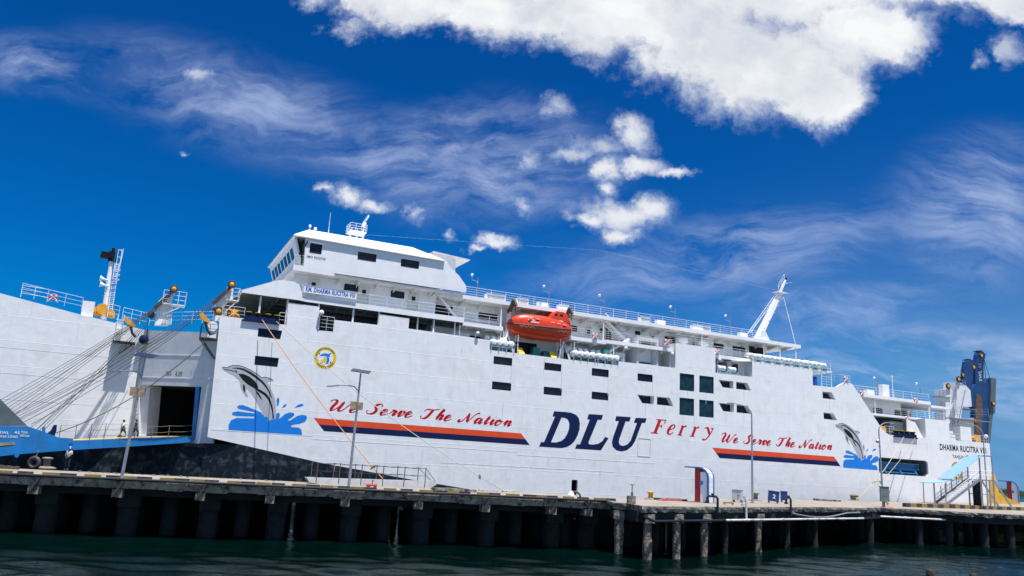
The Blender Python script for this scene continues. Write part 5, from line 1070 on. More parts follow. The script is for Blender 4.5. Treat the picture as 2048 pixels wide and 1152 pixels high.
for u, z in ((33.5, 22.1), (34.4, 22.05), (36.4, 21.9), (37.2, 21.85), (38.0, 21.8)): mb.box(u, u + .45, DC + 1.18, DC + 1.32, z - .03, z + .04)
mb.build('reflective_tape', 'kiosk_white', boat, ship=True, base=base, normals=False)
mb = MB()
for i in range(12):
    u = 32.3 + i * .55; mb.tube([(u, DC + 1.38, 21.1), (u + .27, DC + 1.36, 20.9), (u + .55, DC + 1.38, 21.1)], .03, 4)
mb.build('grab_line', 'rope_sand', boat, ship=True, base=base)
MB().ring((38.9, DC - .1, 19.95), .28, .08, 'x' if False else 'y', 14, 6).build('propeller_guard', 'boat_orange', boat, ship=True, base=base)
for u in (31.4, 38.9):
    mb = MB().beam((u + (.2 if u > 35 else -.5), -1.6, 17.7), (u + .1, -1.3, 20.6), .28, .4).beam((u + .1, -1.3, 20.6), (u + .15, -1.0, 23.7), .25, .45).beam((u + .8, -.6, 17.75), (u + .1, -1.2, 20.2), .16, .2).beam((u - .9, -.5, 17.75), (u - .05, -.8, 20.2), .14, .16); dv = sp('davit', mb, 'rail_white')
    mb = MB().beam((u + .1, -1.2, 22.6), (u + .2, -.1, 24.0), .35, .4).beam((u + .2, -.1, 24.0), (u + .3, .3, 23.3), .3, .3).tube([(u + .3, .2, 23.5), (u + .3, .15, 22.5)], .05, 5); sp('davit_head', mb, 'iron', dv)
    mb = MB(); rail(mb, [(u - .9, -.1, 17.75), (u - .9, -.9, 17.75)], 2.4, 2, .8, .05); rail(mb, [(u + 1.0, -.1, 17.75), (u + 1.0, -.9, 17.75)], 2.2, 2, .8, .05); sp('davit_frame', mb, 'rail_white', dv)
# winches, covers and yellow plates on the boat deck
for i, (x, y, w_, h) in enumerate(((1070, 706, 1.1, 1.1), (1090, 709, .9, .8), (1100, 710, .7, .7))):
    u = S(x, y, -1.8)[0]; sp('covered_winch', MB().box(u - w_ / 2, u + w_ / 2, -2.4, -1.4, 17.75, 17.9).slab([(u - w_ / 2, 17.9), (u + w_ / 2, 17.9), (u + w_ / 2 - .1, 17.9 + h), (u - w_ / 3, 17.9 + h * 1.05)], -1.4, -2.3), 'tarp_green', bevel=.08)
for x in (1045, 1110):
    u = S(x, 705, -.2)[0]; sp('embarkation_plate', MB().add([(u - .45, -.2, 17.85), (u + .35, -.2, 17.85), (u + .1, -.6, 18.6), (u - .6, -.6, 18.6), (u - .45, -.25, 17.85), (u + .35, -.25, 17.85), (u + .1, -.65, 18.6), (u - .6, -.65, 18.6)], BOXF), 'yellow_paint')
# ---- rescue-boat davit crane
a, b = S(1213, 707, -.9), S(1258, 678, -.9); mb = MB().beam((a[0], -.9, a[1]), (b[0], -.9, b[1]), .26, .3).tube([(a[0] + 1, -.9, 17.8), (a[0] + 1, -.9, 20.4)], .1, 6).tube([(a[0] + 1, -.9, 20.3), (b[0], -.9, b[1])], .03, 4); cr = sp('boat_crane', mb, 'house_white')
sp('crane_motor', MB().lathe([(.4, -1.3), (.45, -1.1), (.45, -.6), (.3, -.5)], 12, (a[0] - .2, 0, a[1] + .2), axis='y').box(a[0] - .4, a[0] + .3, -1.2, -.6, 17.8, a[1]), 'tarp_green', cr)
sp('davit_post', rail(MB().tube([(45.6, -.3, 17.8), (45.6, -.3, 20.0)], .06, 5), [(44.0, -.3, 17.8), (45.5, -.3, 17.8)], 1.2, 3, .7), 'rail_white')
a = rect(-1.5, 1229, 704, 1250, 721); q = [(a[0], 17.85), (a[1], 17.85), (a[1], a[3]), (a[0], a[3])]
bx = sp('ventilation_box', MB().slab(q, -1.5, -2.6), 'house_white', bevel=.05); c = ((a[0] + a[1]) / 2, (17.85 + a[3]) / 2)
sp('fan_cross', MB().beam((c[0] - .35, -1.47, c[1] - .35), (c[0] + .35, -1.47, c[1] + .35), .05, .1).beam((c[0] - .35, -1.45, c[1] + .35), (c[0] + .35, -1.45, c[1] - .35), .05, .1), 'galvanised', bx)
for x, y in ((1343, 694), (1337, 735)): pass
for u, z in ((53.9, 18.36), (61.5, 18.4), (27.0, 17.78), (46.9, 18.3)):
    mb = MB().tube([(u, -.05, z), (u, -.05, z + 1.5)], .045, 5).tube([(u, -.05, z + 1.5), (u + .15, .05, z + 1.75)], .04, 5).lathe([(.08, .0), (.18, .05), (.2, .3), (.08, .34)], 10, (u + .15, 0, z + 1.75), axis='y'); sp('floodlight', mb, 'house_white')
mb = MB().box(24.3, 26.6, -.9, -.8, 18.7, 19.5); tp = sp('notice_board', mb, 'box_grey')
# ---- liferaft canisters
def canister(group, label, along='d'):
    r = ship_thing('liferaft_canister', label, 'liferaft', (0, 0, 0), group)
    prof = [(.05, -.62), (.25, -.60), (.36, -.5), (.37, -.2), (.39, -.19), (.39, -.13), (.37, -.12), (.37, .12), (.39, .13), (.39, .19), (.37, .2), (.36, .5), (.25, .60), (.05, .62)]
    MB().lathe(prof, 16, axis='y' if along == 'd' else 'x').build('canister', 'raft_white', r, ship=True, smooth=False)
    mb = MB()
    for z in (-.16, .16, 0): mb.lathe([(.402 if z else .378, z - .025), (.402 if z else .378, z + .025)], 16, axis='y' if along == 'd' else 'x')
    mb.build('strap', 'galvanised', r, ship=True); 
    return r
ordn = ['first', 'second', 'third', 'fourth', 'fifth', 'sixth', 'seventh', 'eighth']
first = None
def place(src, base, label, group, used=[]):
    o = src if src.name not in used else copy_tree(src)
    used.append(src.name); o.location = tuple(W(*base)); o['label'] = label; o['group'] = group; return o
cd = canister('liferafts beside the lifeboat', 'x', 'd'); cu_ = canister('liferafts in the long upper row', 'x', 'u')
def cluster(us, zf, dfront, where, group):
    for row, (dd, dz) in enumerate(((0, 0), (-1.15, .55))):
        for i, u in enumerate(us):
            place(cd, (u - .35 * row, dfront + dd, zf + dz), f'white liferaft canister, {ordn[i]} in the {"front" if row == 0 else "raised back"} row {where}', group)
cluster([29.3, 30.05, 30.8, 31.55][:4], 18.75, -.45, 'left of the orange lifeboat', 'liferafts left of the lifeboat')
cluster([40.1, 40.9, 41.7, 42.5], 18.65, -.45, 'right of the orange lifeboat', 'liferafts right of the lifeboat')
cluster([43.5, 44.3, 45.1, 45.9], 18.65, -.45, 'left of the small white boat crane', 'liferafts beside the boat crane')
mb = MB()
for u0_, u1_ in ((29.0, 31.9), (39.8, 42.8), (43.2, 46.1)):
    for z, d in ((18.3, .05), (18.3, -.95), (18.85, -1.1), (18.85, -2.1)): mb.tube([(u0_, d, z), (u1_, d, z)], .06, 4)
    for i in range(4):
        u = u0_ + (u1_ - u0_) * i / 3
        for d in (.05, -.95, -2.0): mb.tube([(u, d, 17.75), (u, d, 18.8 if d < -.9 else 18.3)], .06, 4)
sp('raft_rack', mb, 'rack_blue')
for k in range(8):
    for row, dd in enumerate((-.35, -1.35)):
        place(cu_, (68.3 + k * 1.72 - .35 * row, dd, 21.3 + .27 * row), f'white liferaft canister, {ordn[k]} from the left in the {"front" if row == 0 else "back"} line of the long row', 'liferafts in the long upper row')
for k in range(2):
    for row, dd in enumerate((-.45, -1.4)):
        place(cu_, (62.4 + k * 1.8 - .2 * row, dd, 19.1 + .3 * row), f'white liferaft canister, {"left" if k == 0 else "right"} one of the {"front" if row == 0 else "back"} pair in the lower alcove', 'liferafts in the lower alcove')
mb = MB().box(61.6, 65.1, -.9, .0, 18.45, 18.55).box(61.6, 65.1, -1.9, -1.0, 18.7, 18.8)
for u in (61.9, 63, 63.7, 64.8): mb.box(u, u + .1, -.85, -.05, 18.4, 18.85).box(u, u + .1, -1.85, -1.05, 18.4, 19.1)
sp('raft_rack', mb, 'rack_blue')
# ---- lifebuoys
def buoy(base, label):
    r = ship_thing('lifebuoy', label, 'lifebuoy', base, 'lifebuoys on the ship railings')
    MB().ring((0, 0, 0), .30, .085, 'y', 20, 8).build('ring', 'buoy_red', r, ship=True, smooth=True)
    mb = MB()
    for k in range(4):
        a = math.pi / 4 + k * math.pi / 2; mb.beam((.205 * math.cos(a), 0, .205 * math.sin(a)), (.395 * math.cos(a), 0, .395 * math.sin(a)), .185, .16, up=(0, 1, 0))
    mb.build('band', 'kiosk_white', r, ship=True)
    MB().tube([(-.45, .1, -.45), (0, .1, .1), (.45, .1, -.45)], .04, 4).build('bracket', 'rail_white', r, ship=True); return r
for x, y, d, l in ((107, 595, DF - .1, 'red and white lifebuoy on the forecastle railing left of the foremast'), (1190, 672, -.25, 'red and white lifebuoy on the railing right of the orange lifeboat'), (1334, 684, 0.0, 'red and white lifebuoy at the left end of the ventilator block railing'),
                   (1434, 703, -.25, 'red and white lifebuoy left of the long upper raft row'), (1692, 758, 0.0, 'red and white lifebuoy above the slanted edge of the white side plating'), (1724, 786, -1.35, 'red and white lifebuoy at the left end of the after roof railing'),
                   (1832, 801, -1.35, 'red and white lifebuoy at the right end of the after roof railing'), (1815, 837, -1.35, 'red and white lifebuoy on the after deck railing above the mooring rollers')):
    u, z = S(x, y, d); buoy((u, d, z), l)

# ================================================================== mooring ropes
def rope(pts, r, mat, label, sag=0.0, knots=()):
    pts = [np.array(p, float) for p in pts]; out = []
    for p, q in zip(pts, pts[1:]):
        for t in np.linspace(0, 1, 13)[:-1]: out.append(p + (q - p) * t - np.array([0, 0, 4 * sag * t * (1 - t)]))
    out.append(pts[-1]); mb = MB().tube(out, r, 6)
    for k in knots:
        p = out[k]
        for j in range(5):
            v = np.array([random.uniform(-1, 1) for _ in range(3)]); mb.tube([p - v * .22, p + v * .05 + np.array([0, 0, .08]), p + v * .25], [.05, .1, .02], 5)
    o = mb.build('mooring_rope', mat); return tag(o, label, 'rope', 'mooring ropes')
RB1 = G(770, 963, 2.75); RB2 = G(1010, 983, 2.75)
rope([W(3.6, .55, 18.0), RB1], .042, 'rope_orange', 'orange-brown mooring rope from the bow down to the pier behind the gangway', .45, (11,))
rope([W(5.0, .55, 18.0), RB2], .032, 'rope_white', 'pale mooring rope slanting right from the bow to the pier', .9, (11,))
RB3 = G(1712, 999, 2.9)
pA = W(95.2, .5, 12.3); pB_ = W(97.6, .5, 12.3)
rope([pA, RB3], .045, 'rope_white', 'pale stern mooring rope, left one of the two meeting at the roped bollard', .9, (8,)); rope([pB_, RB3 + np.array([.3, 0, .1])], .04, 'rope_sand', 'tan stern mooring rope, right one of the two meeting at the roped bollard', .9, (8,))

# ================================================================== the pier
def gx(px, py, z=DZ): p = G(px, py, z); return (p[0], p[1])
FL = [gx(-420, 927), gx(0, 946), gx(300, 958.5), gx(700, 977.5), gx(1000, 992), gx(1232, 1002)]   # front edge of the left pier
dL = np.array(FL[-1]) - np.array(FL[1]); dL /= np.linalg.norm(dL); nL = np.array([-dL[1], dL[0]])     # nL points to the ship
f0, f1 = np.array(FL[1]), np.array(FL[-1]); LL = np.linalg.norm(f1 - f0)
def LP(t, off, z=0.0): p = f0 + dL * t + nL * off; return (p[0], p[1], z)                            # along the left pier
def boxL(mb, t0, t1, o0, o1, z0, z1):
    return mb.add([LP(t0, o0, z0), LP(t1, o0, z0), LP(t1, o1, z0), LP(t0, o1, z0), LP(t0, o0, z1), LP(t1, o0, z1), LP(t1, o1, z1), LP(t0, o1, z1)], [(0, 3, 2, 1), (4, 5, 6, 7), (0, 1, 5, 4), (1, 2, 6, 5), (2, 3, 7, 6), (3, 0, 4, 7)])
PWD = 8.6
pier = thing('pier', 'concrete pier before the bow with a yellow and black kerb', 'pier', LP(LL / 2, 0, 0))
pb = tuple(pier.location)
def pp(name, mb, mat, parent=None, **kw): return mb.build(name, mat, parent or pier, base=pb, **kw)
pp('deck', boxL(MB(), -24, LL, 0.02, PWD, DZ - .25, DZ), 'deck_concrete')
# weathered front beam, broken into uneven lengths
mb = MB(); t = -24.0; random.seed(5)
while t < LL:
    L = min(random.uniform(.9, 2.2), LL - t); h = random.uniform(-.04, .06)
    boxL(mb, t, t + L - .004, -.02 + random.uniform(-.015, .015), .4, DZ - .62 + h, DZ - .002 - random.uniform(0, .03)); t += L
pp('edge_beam', mb, 'concrete')
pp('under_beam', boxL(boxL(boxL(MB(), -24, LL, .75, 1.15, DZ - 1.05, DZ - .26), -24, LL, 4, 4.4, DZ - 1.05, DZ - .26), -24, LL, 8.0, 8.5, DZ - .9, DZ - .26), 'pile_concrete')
def tx(px):                                 # distance along the pier front of an image column
    lo_, hi_ = -40.0, 60.0
    for _ in range(40):
        mid = (lo_ + hi_) / 2; p = np.array(LP(mid, 0, DZ)) - C3; x = 1024 + FOC * (p @ RT) / (p @ fwd)
        if x < px: lo_ = mid
        else: hi_ = mid
    return lo_
bents = [tx(x) for x in (-280, -100, 72, 239, 404, 543, 693, 839, 973, 1106, 1177)]
mbr = MB()
for i, t in enumerate(bents):
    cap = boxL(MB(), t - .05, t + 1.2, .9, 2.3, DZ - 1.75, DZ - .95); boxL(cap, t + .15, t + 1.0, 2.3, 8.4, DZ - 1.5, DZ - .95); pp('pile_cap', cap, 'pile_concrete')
    mb = boxL(MB(), t - .28, t + .28, -.1, .9, DZ - 1.12, DZ - .64); pp('corbel', mb, 'concrete')
    st = MB().beam(LP(t + .25, -.16, DZ - .15), LP(t - .2, -.14, DZ - 1.05), .2, .14).beam(LP(t - .3, -.14, DZ - .2), LP(t + .05, -.14, DZ - .5), .14, .1); pp('fender_strut', st, 'cable')
    for o in (1.6, 4.6, 7.8):
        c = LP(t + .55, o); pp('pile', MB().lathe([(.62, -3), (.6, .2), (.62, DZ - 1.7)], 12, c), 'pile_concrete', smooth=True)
gaps = [(tx(x), w_) for x, w_ in ((600, .12), (735, .2), (815, .2), (842, .22), (1035, .3))]; e0_ = -24.0
for g_, w_ in gaps: pp('added_shade_wall', boxL(MB(), e0_, g_ - w_, PWD - .5, PWD - .2, -1.5, DZ - .26), 'pile_concrete'); e0_ = g_ + w_  # wall added to keep the space under the deck black
pp('added_shade_wall', boxL(MB(), e0_, LL + 1, PWD - .5, PWD - .2, -1.5, DZ - .26), 'pile_concrete')
for a, b in zip(bents, bents[1:]):
    for o in (2.6, 5.6):
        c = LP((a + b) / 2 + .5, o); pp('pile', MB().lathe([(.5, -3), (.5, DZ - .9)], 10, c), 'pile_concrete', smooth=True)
# painted kerb blocks
t = -23.5; k = 0; KN = (('kerb_yellow_block', 'kerb_yellow'), ('kerb_black_block', 'kerb_black'))
random.seed(11)
while t < LL - .4:
    L = random.uniform(.78, .95); pp(KN[k % 2][0], boxL(MB(), t, t + L, .06, .26, DZ, DZ + .16), KN[k % 2][1]); t += L + (random.choice([0.0, .03, .3]) if k % 2 == 0 else random.choice([.05, .45, .5])); k += 1

# ---- right-hand platform
FR = [(1226, 1004), (1262, 1007), (1284, 1011.5), (1400, 1013), (1536, 1013.5), (1640, 1013.5), (1715, 1015.5), (1760, 1014.5), (1792, 1016.5), (1850, 1019), (1930, 1024), (2048, 1029.5), (2300, 1040)]
fr = [gx(*p) for p in FR]
BK = [(2300, 1012.5), (1850, 1005.0), (1650, 1001), (1400, 998.5), (1240, 996), (1180, 994)]
bk = [gx(*p) for p in BK]
plat = thing('platform', 'weathered concrete platform beside the stern with crumbling edge on barnacled piles', 'pier', (*fr[4], 0))
qb = tuple(plat.location)
def qp(name, mb, mat, parent=None, **kw): return mb.build(name, mat, parent or plat, base=qb, **kw)
# ragged front edge
rag = []
random.seed(3)
for a, b in zip(fr, fr[1:]):
    a, b = np.array(a), np.array(b); k = max(2, int(np.linalg.norm(b - a) / .45))
    for i in range(k): rag.append(a + (b - a) * i / k + np.array([random.uniform(-.04, .04), random.uniform(-.10, .10)]))
rag.append(np.array(fr[-1]))
pl = [tuple(p) for p in rag] + bk
qp('deck', MB().slab(pl, DZ - .22, DZ - .012, axis='z'), 'deck_concrete')
mb = MB(); n = len(rag)
vs = []
for i, p in enumerate(rag): vs += [(p[0], p[1] - .05 - random.uniform(0, .05), DZ - .03 - random.uniform(0, .05)), (p[0], p[1] - .06 - random.uniform(-.03, .06), DZ - .2), (p[0], p[1] - .03 + random.uniform(0, .12), DZ - .36 - random.uniform(0, .14)), (p[0], p[1] + .5, DZ - .4), (p[0], p[1] + .3, DZ - .016)]
mb.add(vs, [(5 * i + j, 5 * i + (j + 1) % 5, 5 * (i + 1) + (j + 1) % 5, 5 * (i + 1) + j) for i in range(n - 1) for j in range(5)]); qp('edge_beam', mb, 'old_concrete')
mb = MB()
for a, b in zip(fr, fr[1:]): mb.beam((a[0], a[1] + .55, DZ - .7), (b[0], b[1] + .55, DZ - .7), .5, .75)
qp('under_beam', mb, 'pile_concrete')
def q_at(px, off=0.0):                      # point under the front edge in an image column
    xs = [p[0] for p in FR]; i = max(0, min(len(xs) - 2, int(np.searchsorted(xs, px)) - 1)); t = (px - xs[i]) / (xs[i + 1] - xs[i])
    y = FR[i][1] + (FR[i + 1][1] - FR[i][1]) * t; p = G(px, y); return p[0], p[1] + off
for px, m_, r in ((1241, 'barnacled', .34), (1298, 'barnacled', .3), (1356, 'barnacled', .26), (1411, 'barnacled', .3), (1456, 'pile_concrete', .26), (1519, 'barnacled', .28), (1580, 'pile_concrete', .3), (1636, 'pile_concrete', .3), (1745, 'pile_concrete', .4), (1845, 'pile_concrete', .4), (1905, 'pile_concrete', .4), (1975, 'pile_concrete', .48), (2027, 'pile_concrete', .48)):
    x, y = q_at(px, .4 if m_ == 'barnacled' else .95); pr = []; random.seed(px)
    for i in range(9):
        z = -2.6 + i * (DZ + 1.85) / 8; pr.append((r * random.uniform(.82, 1.12), z))
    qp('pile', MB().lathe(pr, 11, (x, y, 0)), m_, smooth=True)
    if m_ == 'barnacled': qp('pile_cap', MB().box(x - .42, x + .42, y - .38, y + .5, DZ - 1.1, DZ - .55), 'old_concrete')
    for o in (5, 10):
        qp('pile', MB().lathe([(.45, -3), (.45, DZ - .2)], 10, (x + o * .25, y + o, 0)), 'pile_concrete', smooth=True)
mb = MB()
bk2 = [gx(*p) for p in ((1180, 994.5), (1240, 997), (1400, 999.5), (1650, 1002), (1850, 1006), (2300, 1013.5))]
for a, b in zip(bk2, bk2[1:]):
    a, b = np.array(a), np.array(b); L = np.linalg.norm(b - a); k = int(L / 1.5)
    for i in range(0, k, 4):
        p, q = a + (b - a) * i / k, a + (b - a) * min(k, i + 3.72) / k; qp('added_shade_wall', MB().beam((*p, .55), (*q, .55), .3, 3.7), 'pile_concrete')  # added dark wall, hides the bright hull behind the piles
# kerb wall and raised slab below the stairs
ka, kb_, kc = np.array(gx(1808, 1013.5)), np.array(gx(2048, 1021)), np.array(gx(2300, 1029))
L = np.linalg.norm(kc - ka); dk = (kc - ka) / L; i = 0; t = 0
while t < L:
    l = random.uniform(1.0, 1.3); p = ka + dk * t; q = ka + dk * (t + l - .05); qp(KN[0 if i % 2 else 1][0], MB().beam((*p, DZ + .2), (*q, DZ + .2), .35, .42), KN[0 if i % 2 else 1][1]); t += l; i += 1
sl = [tuple(ka + dk * .2 + np.array([-.05, .3])), tuple(kc + np.array([0, .3])), gx(2300, 1007, 2.95), gx(1850, 1002.5, 2.95)]
ZR = 2.95
qp('raised_slab', MB().slab(sl, DZ, ZR, axis='z'), 'deck_concrete')

# ---- pipes
def pipe(pts, r, mat, label, name='pipe', flanges=()):
    mb = MB().tube(pts, r, 10)
    for i in flanges:
        p, q = np.array(pts[i]), np.array(pts[i + 1]); d = (q - p) / np.linalg.norm(q - p); 
        for t in np.arange(3, np.linalg.norm(q - p), 5.5): mb.tube([p + d * (t - .06), p + d * (t + .06)], r * 1.5, 10)
    return tag(mb.build(name, mat, smooth=False), label, 'pipe')
pe = q_at(1298, -.35); pm = q_at(1448, -.35); pn = q_at(1720, -.35)
ZP = DZ - .95
pipe([LP(-24, -.14, DZ - .06), LP(LL * .5, -.14, DZ - .03), LP(LL - .3, -.14, DZ - .03), LP(LL + .5, -.25, DZ - .2), (pe[0] - .3, pe[1] - .05, ZP + .25), (pe[0] + .3, pe[1], ZP), (pm[0], pm[1], ZP)], .09, 'pipe_black', 'long black pipe along the pier front that drops diagonally beside the broken edge', flanges=(0, 5))
pipe([(pm[0] + .02, pm[1], ZP), (pn[0], pn[1] - .3, ZP + .02)], .085, 'pipe_white', 'white rust-streaked pipe continuing the black one under the platform edge', flanges=(0,))
pa = q_at(1755, -.5); pz = q_at(2300, -1.2)
pipe([(pa[0], pa[1], ZP + .1), (pz[0], pz[1], ZP - .15)], .10, 'pipe_white', 'pale grey pipe slung under the right end of the platform', flanges=(0,))
h0, h1 = q_at(1582, -.35), q_at(1716, -.35); hp = [(h0[0] + (h1[0] - h0[0]) * t, h0[1] + (h1[1] - h0[1]) * t, DZ - .52 - .35 * math.sin(math.pi * min(1, t * 1.25)) + .1 * t) for t in np.linspace(0, 1, 10)]
pipe(hp, .06, 'galvanised', 'sagging grey hose hanging below the platform edge', 'hose')
def standpipe(px, top_y, mat, label, dx, zlow):
    x, y = q_at(px, -.3); zt = HC + 0; p = G(px, 1013); d = y
    r = ray(px, top_y); z = HC + r[2] * (y / r[1])
    mb = MB().tube([(x, y, zlow), (x, y, z - .15), (x + dx * .12, y, z), (x + dx * .6, y, z + .02), (x + dx * .75, y, z - .1), (x + dx * .75, y, z - .45)], .09, 9).tube([(x + dx * .35, y, z - .02), (x + dx * .35, y, z + .2)], .12, 8).tube([(x + dx * .75, y, z - .35), (x + dx * .75, y, z - .5)], .16, 10)
    tag(mb.build('standpipe', mat), label, 'pipe')
standpipe(1433, 993, 'pipe_black', 'bent black standpipe beside the red, white and blue kiosk', -1, ZP + .5)
standpipe(1490, 998, 'pipe_white', 'bent white standpipe in front of the grey cabinet', -.3, ZP)
standpipe(1579, 996, 'pipe_black', 'thick black standpipe in front of the blue boxes', -.5, ZP + .2)
# valve on a concrete block
x, y = q_at(1265, .6); r = thing('valve_post', 'rusty valve spindle standing on a concrete block at the step in the pier', 'valve', (x, y, DZ))
MB().box(-.28, .28, -.25, .25, -.05, .52).build('block', 'old_concrete', r, bevel=.03); MB().tube([(.05, 0, .52), (.05, 0, 1.25)], .035, 6).tube([(-.09, 0, 1.25), (.19, 0, 1.25)], .03, 6).box(-.02, .12, -.07, .07, .5, .75).build('spindle', 'iron', r)

# ================================================================== things on the pier
def gp(px, py, z=DZ): return tuple(G(px, py, z))
# ---- lamp posts
def lamp_post(px, py, top_y, kind, label, z=DZ, arm=(-1, 0), Y=None, lean=0.0, head=None, head_len=1.9):
    b = np.array(GZ(px, Y, z)) if Y else G(px, py, z); sc = b[1] / FOC
    r = thing('lamp_post', label, 'lamp post', b, 0, 'lamp posts along the pier')
    rr_ = ray(px, top_y); H = HC + rr_[2] * b[1] / rr_[1] - z
    lx = lean
    MB().tube([(0, 0, 0), (lx * .5, 0, H * .5), (lx, 0, H)], [.10, .085, .06], 10).box(-.18, .18, -.18, .18, 0, .06).build('post', 'galvanised', r, smooth=False)
    if kind == 'solar':
        ha = H - .95
        MB().tube([(lx, 0, ha - .9), (lx - .05, 0, ha - .3), (lx - .35, 0, ha), (lx - .9, 0, ha + .06), (lx - 1.6, 0, ha)], [.06, .05, .045, .04, .035], 8).build('arm', 'galvanised', r)
        MB().beam((lx - 1.4, 0, ha + .02), (lx - 2.25, 0, ha - .10), .22, .07).build('lamp_head', 'galvanised', r)
        pn_ = MB().add([(lx - .65, -.35, H + .06), (lx + .65, -.35, H - .06), (lx + .65, .4, H + .2), (lx - .65, .4, H + .32), (lx - .65, -.35, H + .1), (lx + .65, -.35, H - .02), (lx + .65, .4, H + .24), (lx - .65, .4, H + .36)], [(0, 3, 2, 1), (4, 5, 6, 7), (0, 1, 5, 4), (1, 2, 6, 5), (2, 3, 7, 6), (3, 0, 4, 7)]).build('solar_panel', 'solar_blue', r)
        hb = H * .72
        MB().box(lx * .72 - .42, lx * .72 - .04, -.3, .1, hb - .35, hb + .18).box(lx * .72 + .02, lx * .72 + .36, -.12, .2, hb - .35, hb + .16).build('battery_box', 'rust_tin', r)
        MB().tube([(lx * .5 - .2, 0, H * .5), (lx * .5 + .2, 0, H * .5)], .02, 5).build('bracket', 'iron', r)
    else:
        ax, ay = arm; n = 9; pts = []
        for i in range(n):
            a = math.pi / 2 * i / (n - 1); pts.append((lx + ax * head_len * (1 - math.cos(a)), ay * head_len * (1 - math.cos(a)), H + head_len * .62 * math.sin(a)))
        MB().tube(pts, [.06 - .002 * i for i in range(n)], 8).build('arm', 'galvanised', r)
        e = pts[-1]; MB().beam(e, (e[0] + ax * .65, e[1] + ay * .65, e[2] - .03), .22, .1).build('lamp_head', 'galvanised', r)
    return r
lamp_post(243, 957, 712, 'solar', 'galvanised solar lamp post nearest the loading ramp with a rusty box', lean=.30)
lamp_post(697, 976, 745, 'solar', 'galvanised solar lamp post in front of the words We Serve with a small brown box', lean=.08)
lamp_post(1505, 1006, 830, 'tall', 'tall curved lamp post in front of the second orange and navy stripe', arm=(-1, .1), head_len=1.55)
l4 = lamp_post(1767, 1003.5, 862, 'tall', 'curved lamp post with a grey meter cabinet beside the gangway opening', arm=(.9, .3), Y=84, head_len=1.5, lean=-.15)
MB().box(-.42, .42, -.5, -.14, .55, 2.0).box(-.48, .48, -.54, -.1, 2.0, 2.06).box(-.1, .1, -.2, .1, .1, .55).box(-.2, .1, -.52, -.5, 1.1, 1.5).build('meter_cabinet', 'cabinet_green', l4, bevel=.02)
MB().lathe([(.1, -.3), (.2, -.2), (.2, 0)], 8, (-.35, 0, 6.6), axis='y').tube([(0, 0, 6.6), (-.35, 0, 6.6)], .03, 5).tube([(0, 0, 6.1), (-.3, 0, 6.1)], .04, 5).build('floodlight', 'galvanised', l4)
mb = MB()
for s_ in (0, .08): mb.tube([(.1 + s_, -.3, .5), (.3 + s_, -.35, .35), (.15, -.4, .15), (.5, -.6, .02), (1.6 + s_, -1.3, -.1)], .04, 5)
mb.build('cable_duct', 'plume_orange', l4)
lamp_post(1976, 1004, 868, 'tall', 'curved lamp post behind the covered boarding stairs', z=ZR, arm=(-1, .2), Y=106, head_len=2.0)

# ---- kiosks
def kiosk(px, py, hpx, label, rot):
    b = G(px, py); H = hpx * b[1] / FOC
    r = thing('kiosk', label, 'kiosk', b, rot, 'red, white and blue kiosks')
    Wd = .42 * H; Dp = .52 * H; R = .30 * H; th = .035 * H
    arc = lambda e: [(Wd - R + (R + e) * math.cos(a), H - R + (R + e) * math.sin(a)) for a in np.linspace(0, math.pi / 2, 9)]
    out_ = [(Wd, 0)] + arc(0) + [(-.30 * H, H)]; inn = [(-.30 * H, H - th)] + list(reversed(arc(-th))) + [(Wd - th, 0)]
    # blue arched edges front and back, white shell between
    for d0, d1 in ((0, .10 * H), (Dp - .08 * H, Dp)): MB().slab(out_ + inn, d0, d1).build('arch_edge', 'kiosk_blue', r)
    o2 = [(Wd - .012 * H, 0)] + arc(-.012 * H) + [(-.28 * H, H - .012 * H)]; MB().slab(o2 + inn, .10 * H + .001, Dp - .08 * H - .001).build('shell', 'kiosk_white', r)
    MB().box(0, .17 * H, .05 * H, Dp - .05 * H, .03, H - th - .002).build('red_panel', 'kiosk_red', r)
    MB().box(.172 * H, Wd - th - .002, .05 * H, Dp - .05 * H, .03, H - th - .35 * R).build('white_panel', 'kiosk_white', r)
    MB().lathe([(.055 * H, .02 * H), (.055 * H, .05 * H)], 14, (.20 * H, 0, .55 * H), axis='y').build('round_badge', 'kiosk_blue', r)
    MB().lathe([(.03 * H, .015 * H), (.03 * H, .021 * H)], 12, (.20 * H, 0, .55 * H), axis='y').build('badge_mark', 'splash_blue', r)
    MB().box(-.16 * H, Wd + .06 * H, -.03 * H, Dp + .05 * H, -.05, .03).build('plinth', 'old_concrete', r)
    mb = MB()
    for i in range(1, 5): mb.box(Wd - .0119 * H, Wd - .010 * H, .10 * H, Dp - .08 * H, H * i * .15, H * i * .15 + .01)
    mb.build('panel_joint', 'box_grey', r); return r
kiosk(1388, 1004, 67, 'red, white and blue curved-roof kiosk standing between the lamp post and the DLU letters', rad(-35))
kiosk(2016, 1010, 46, 'red, white and blue curved-roof kiosk at the right edge beyond the boarding stairs', rad(-35))

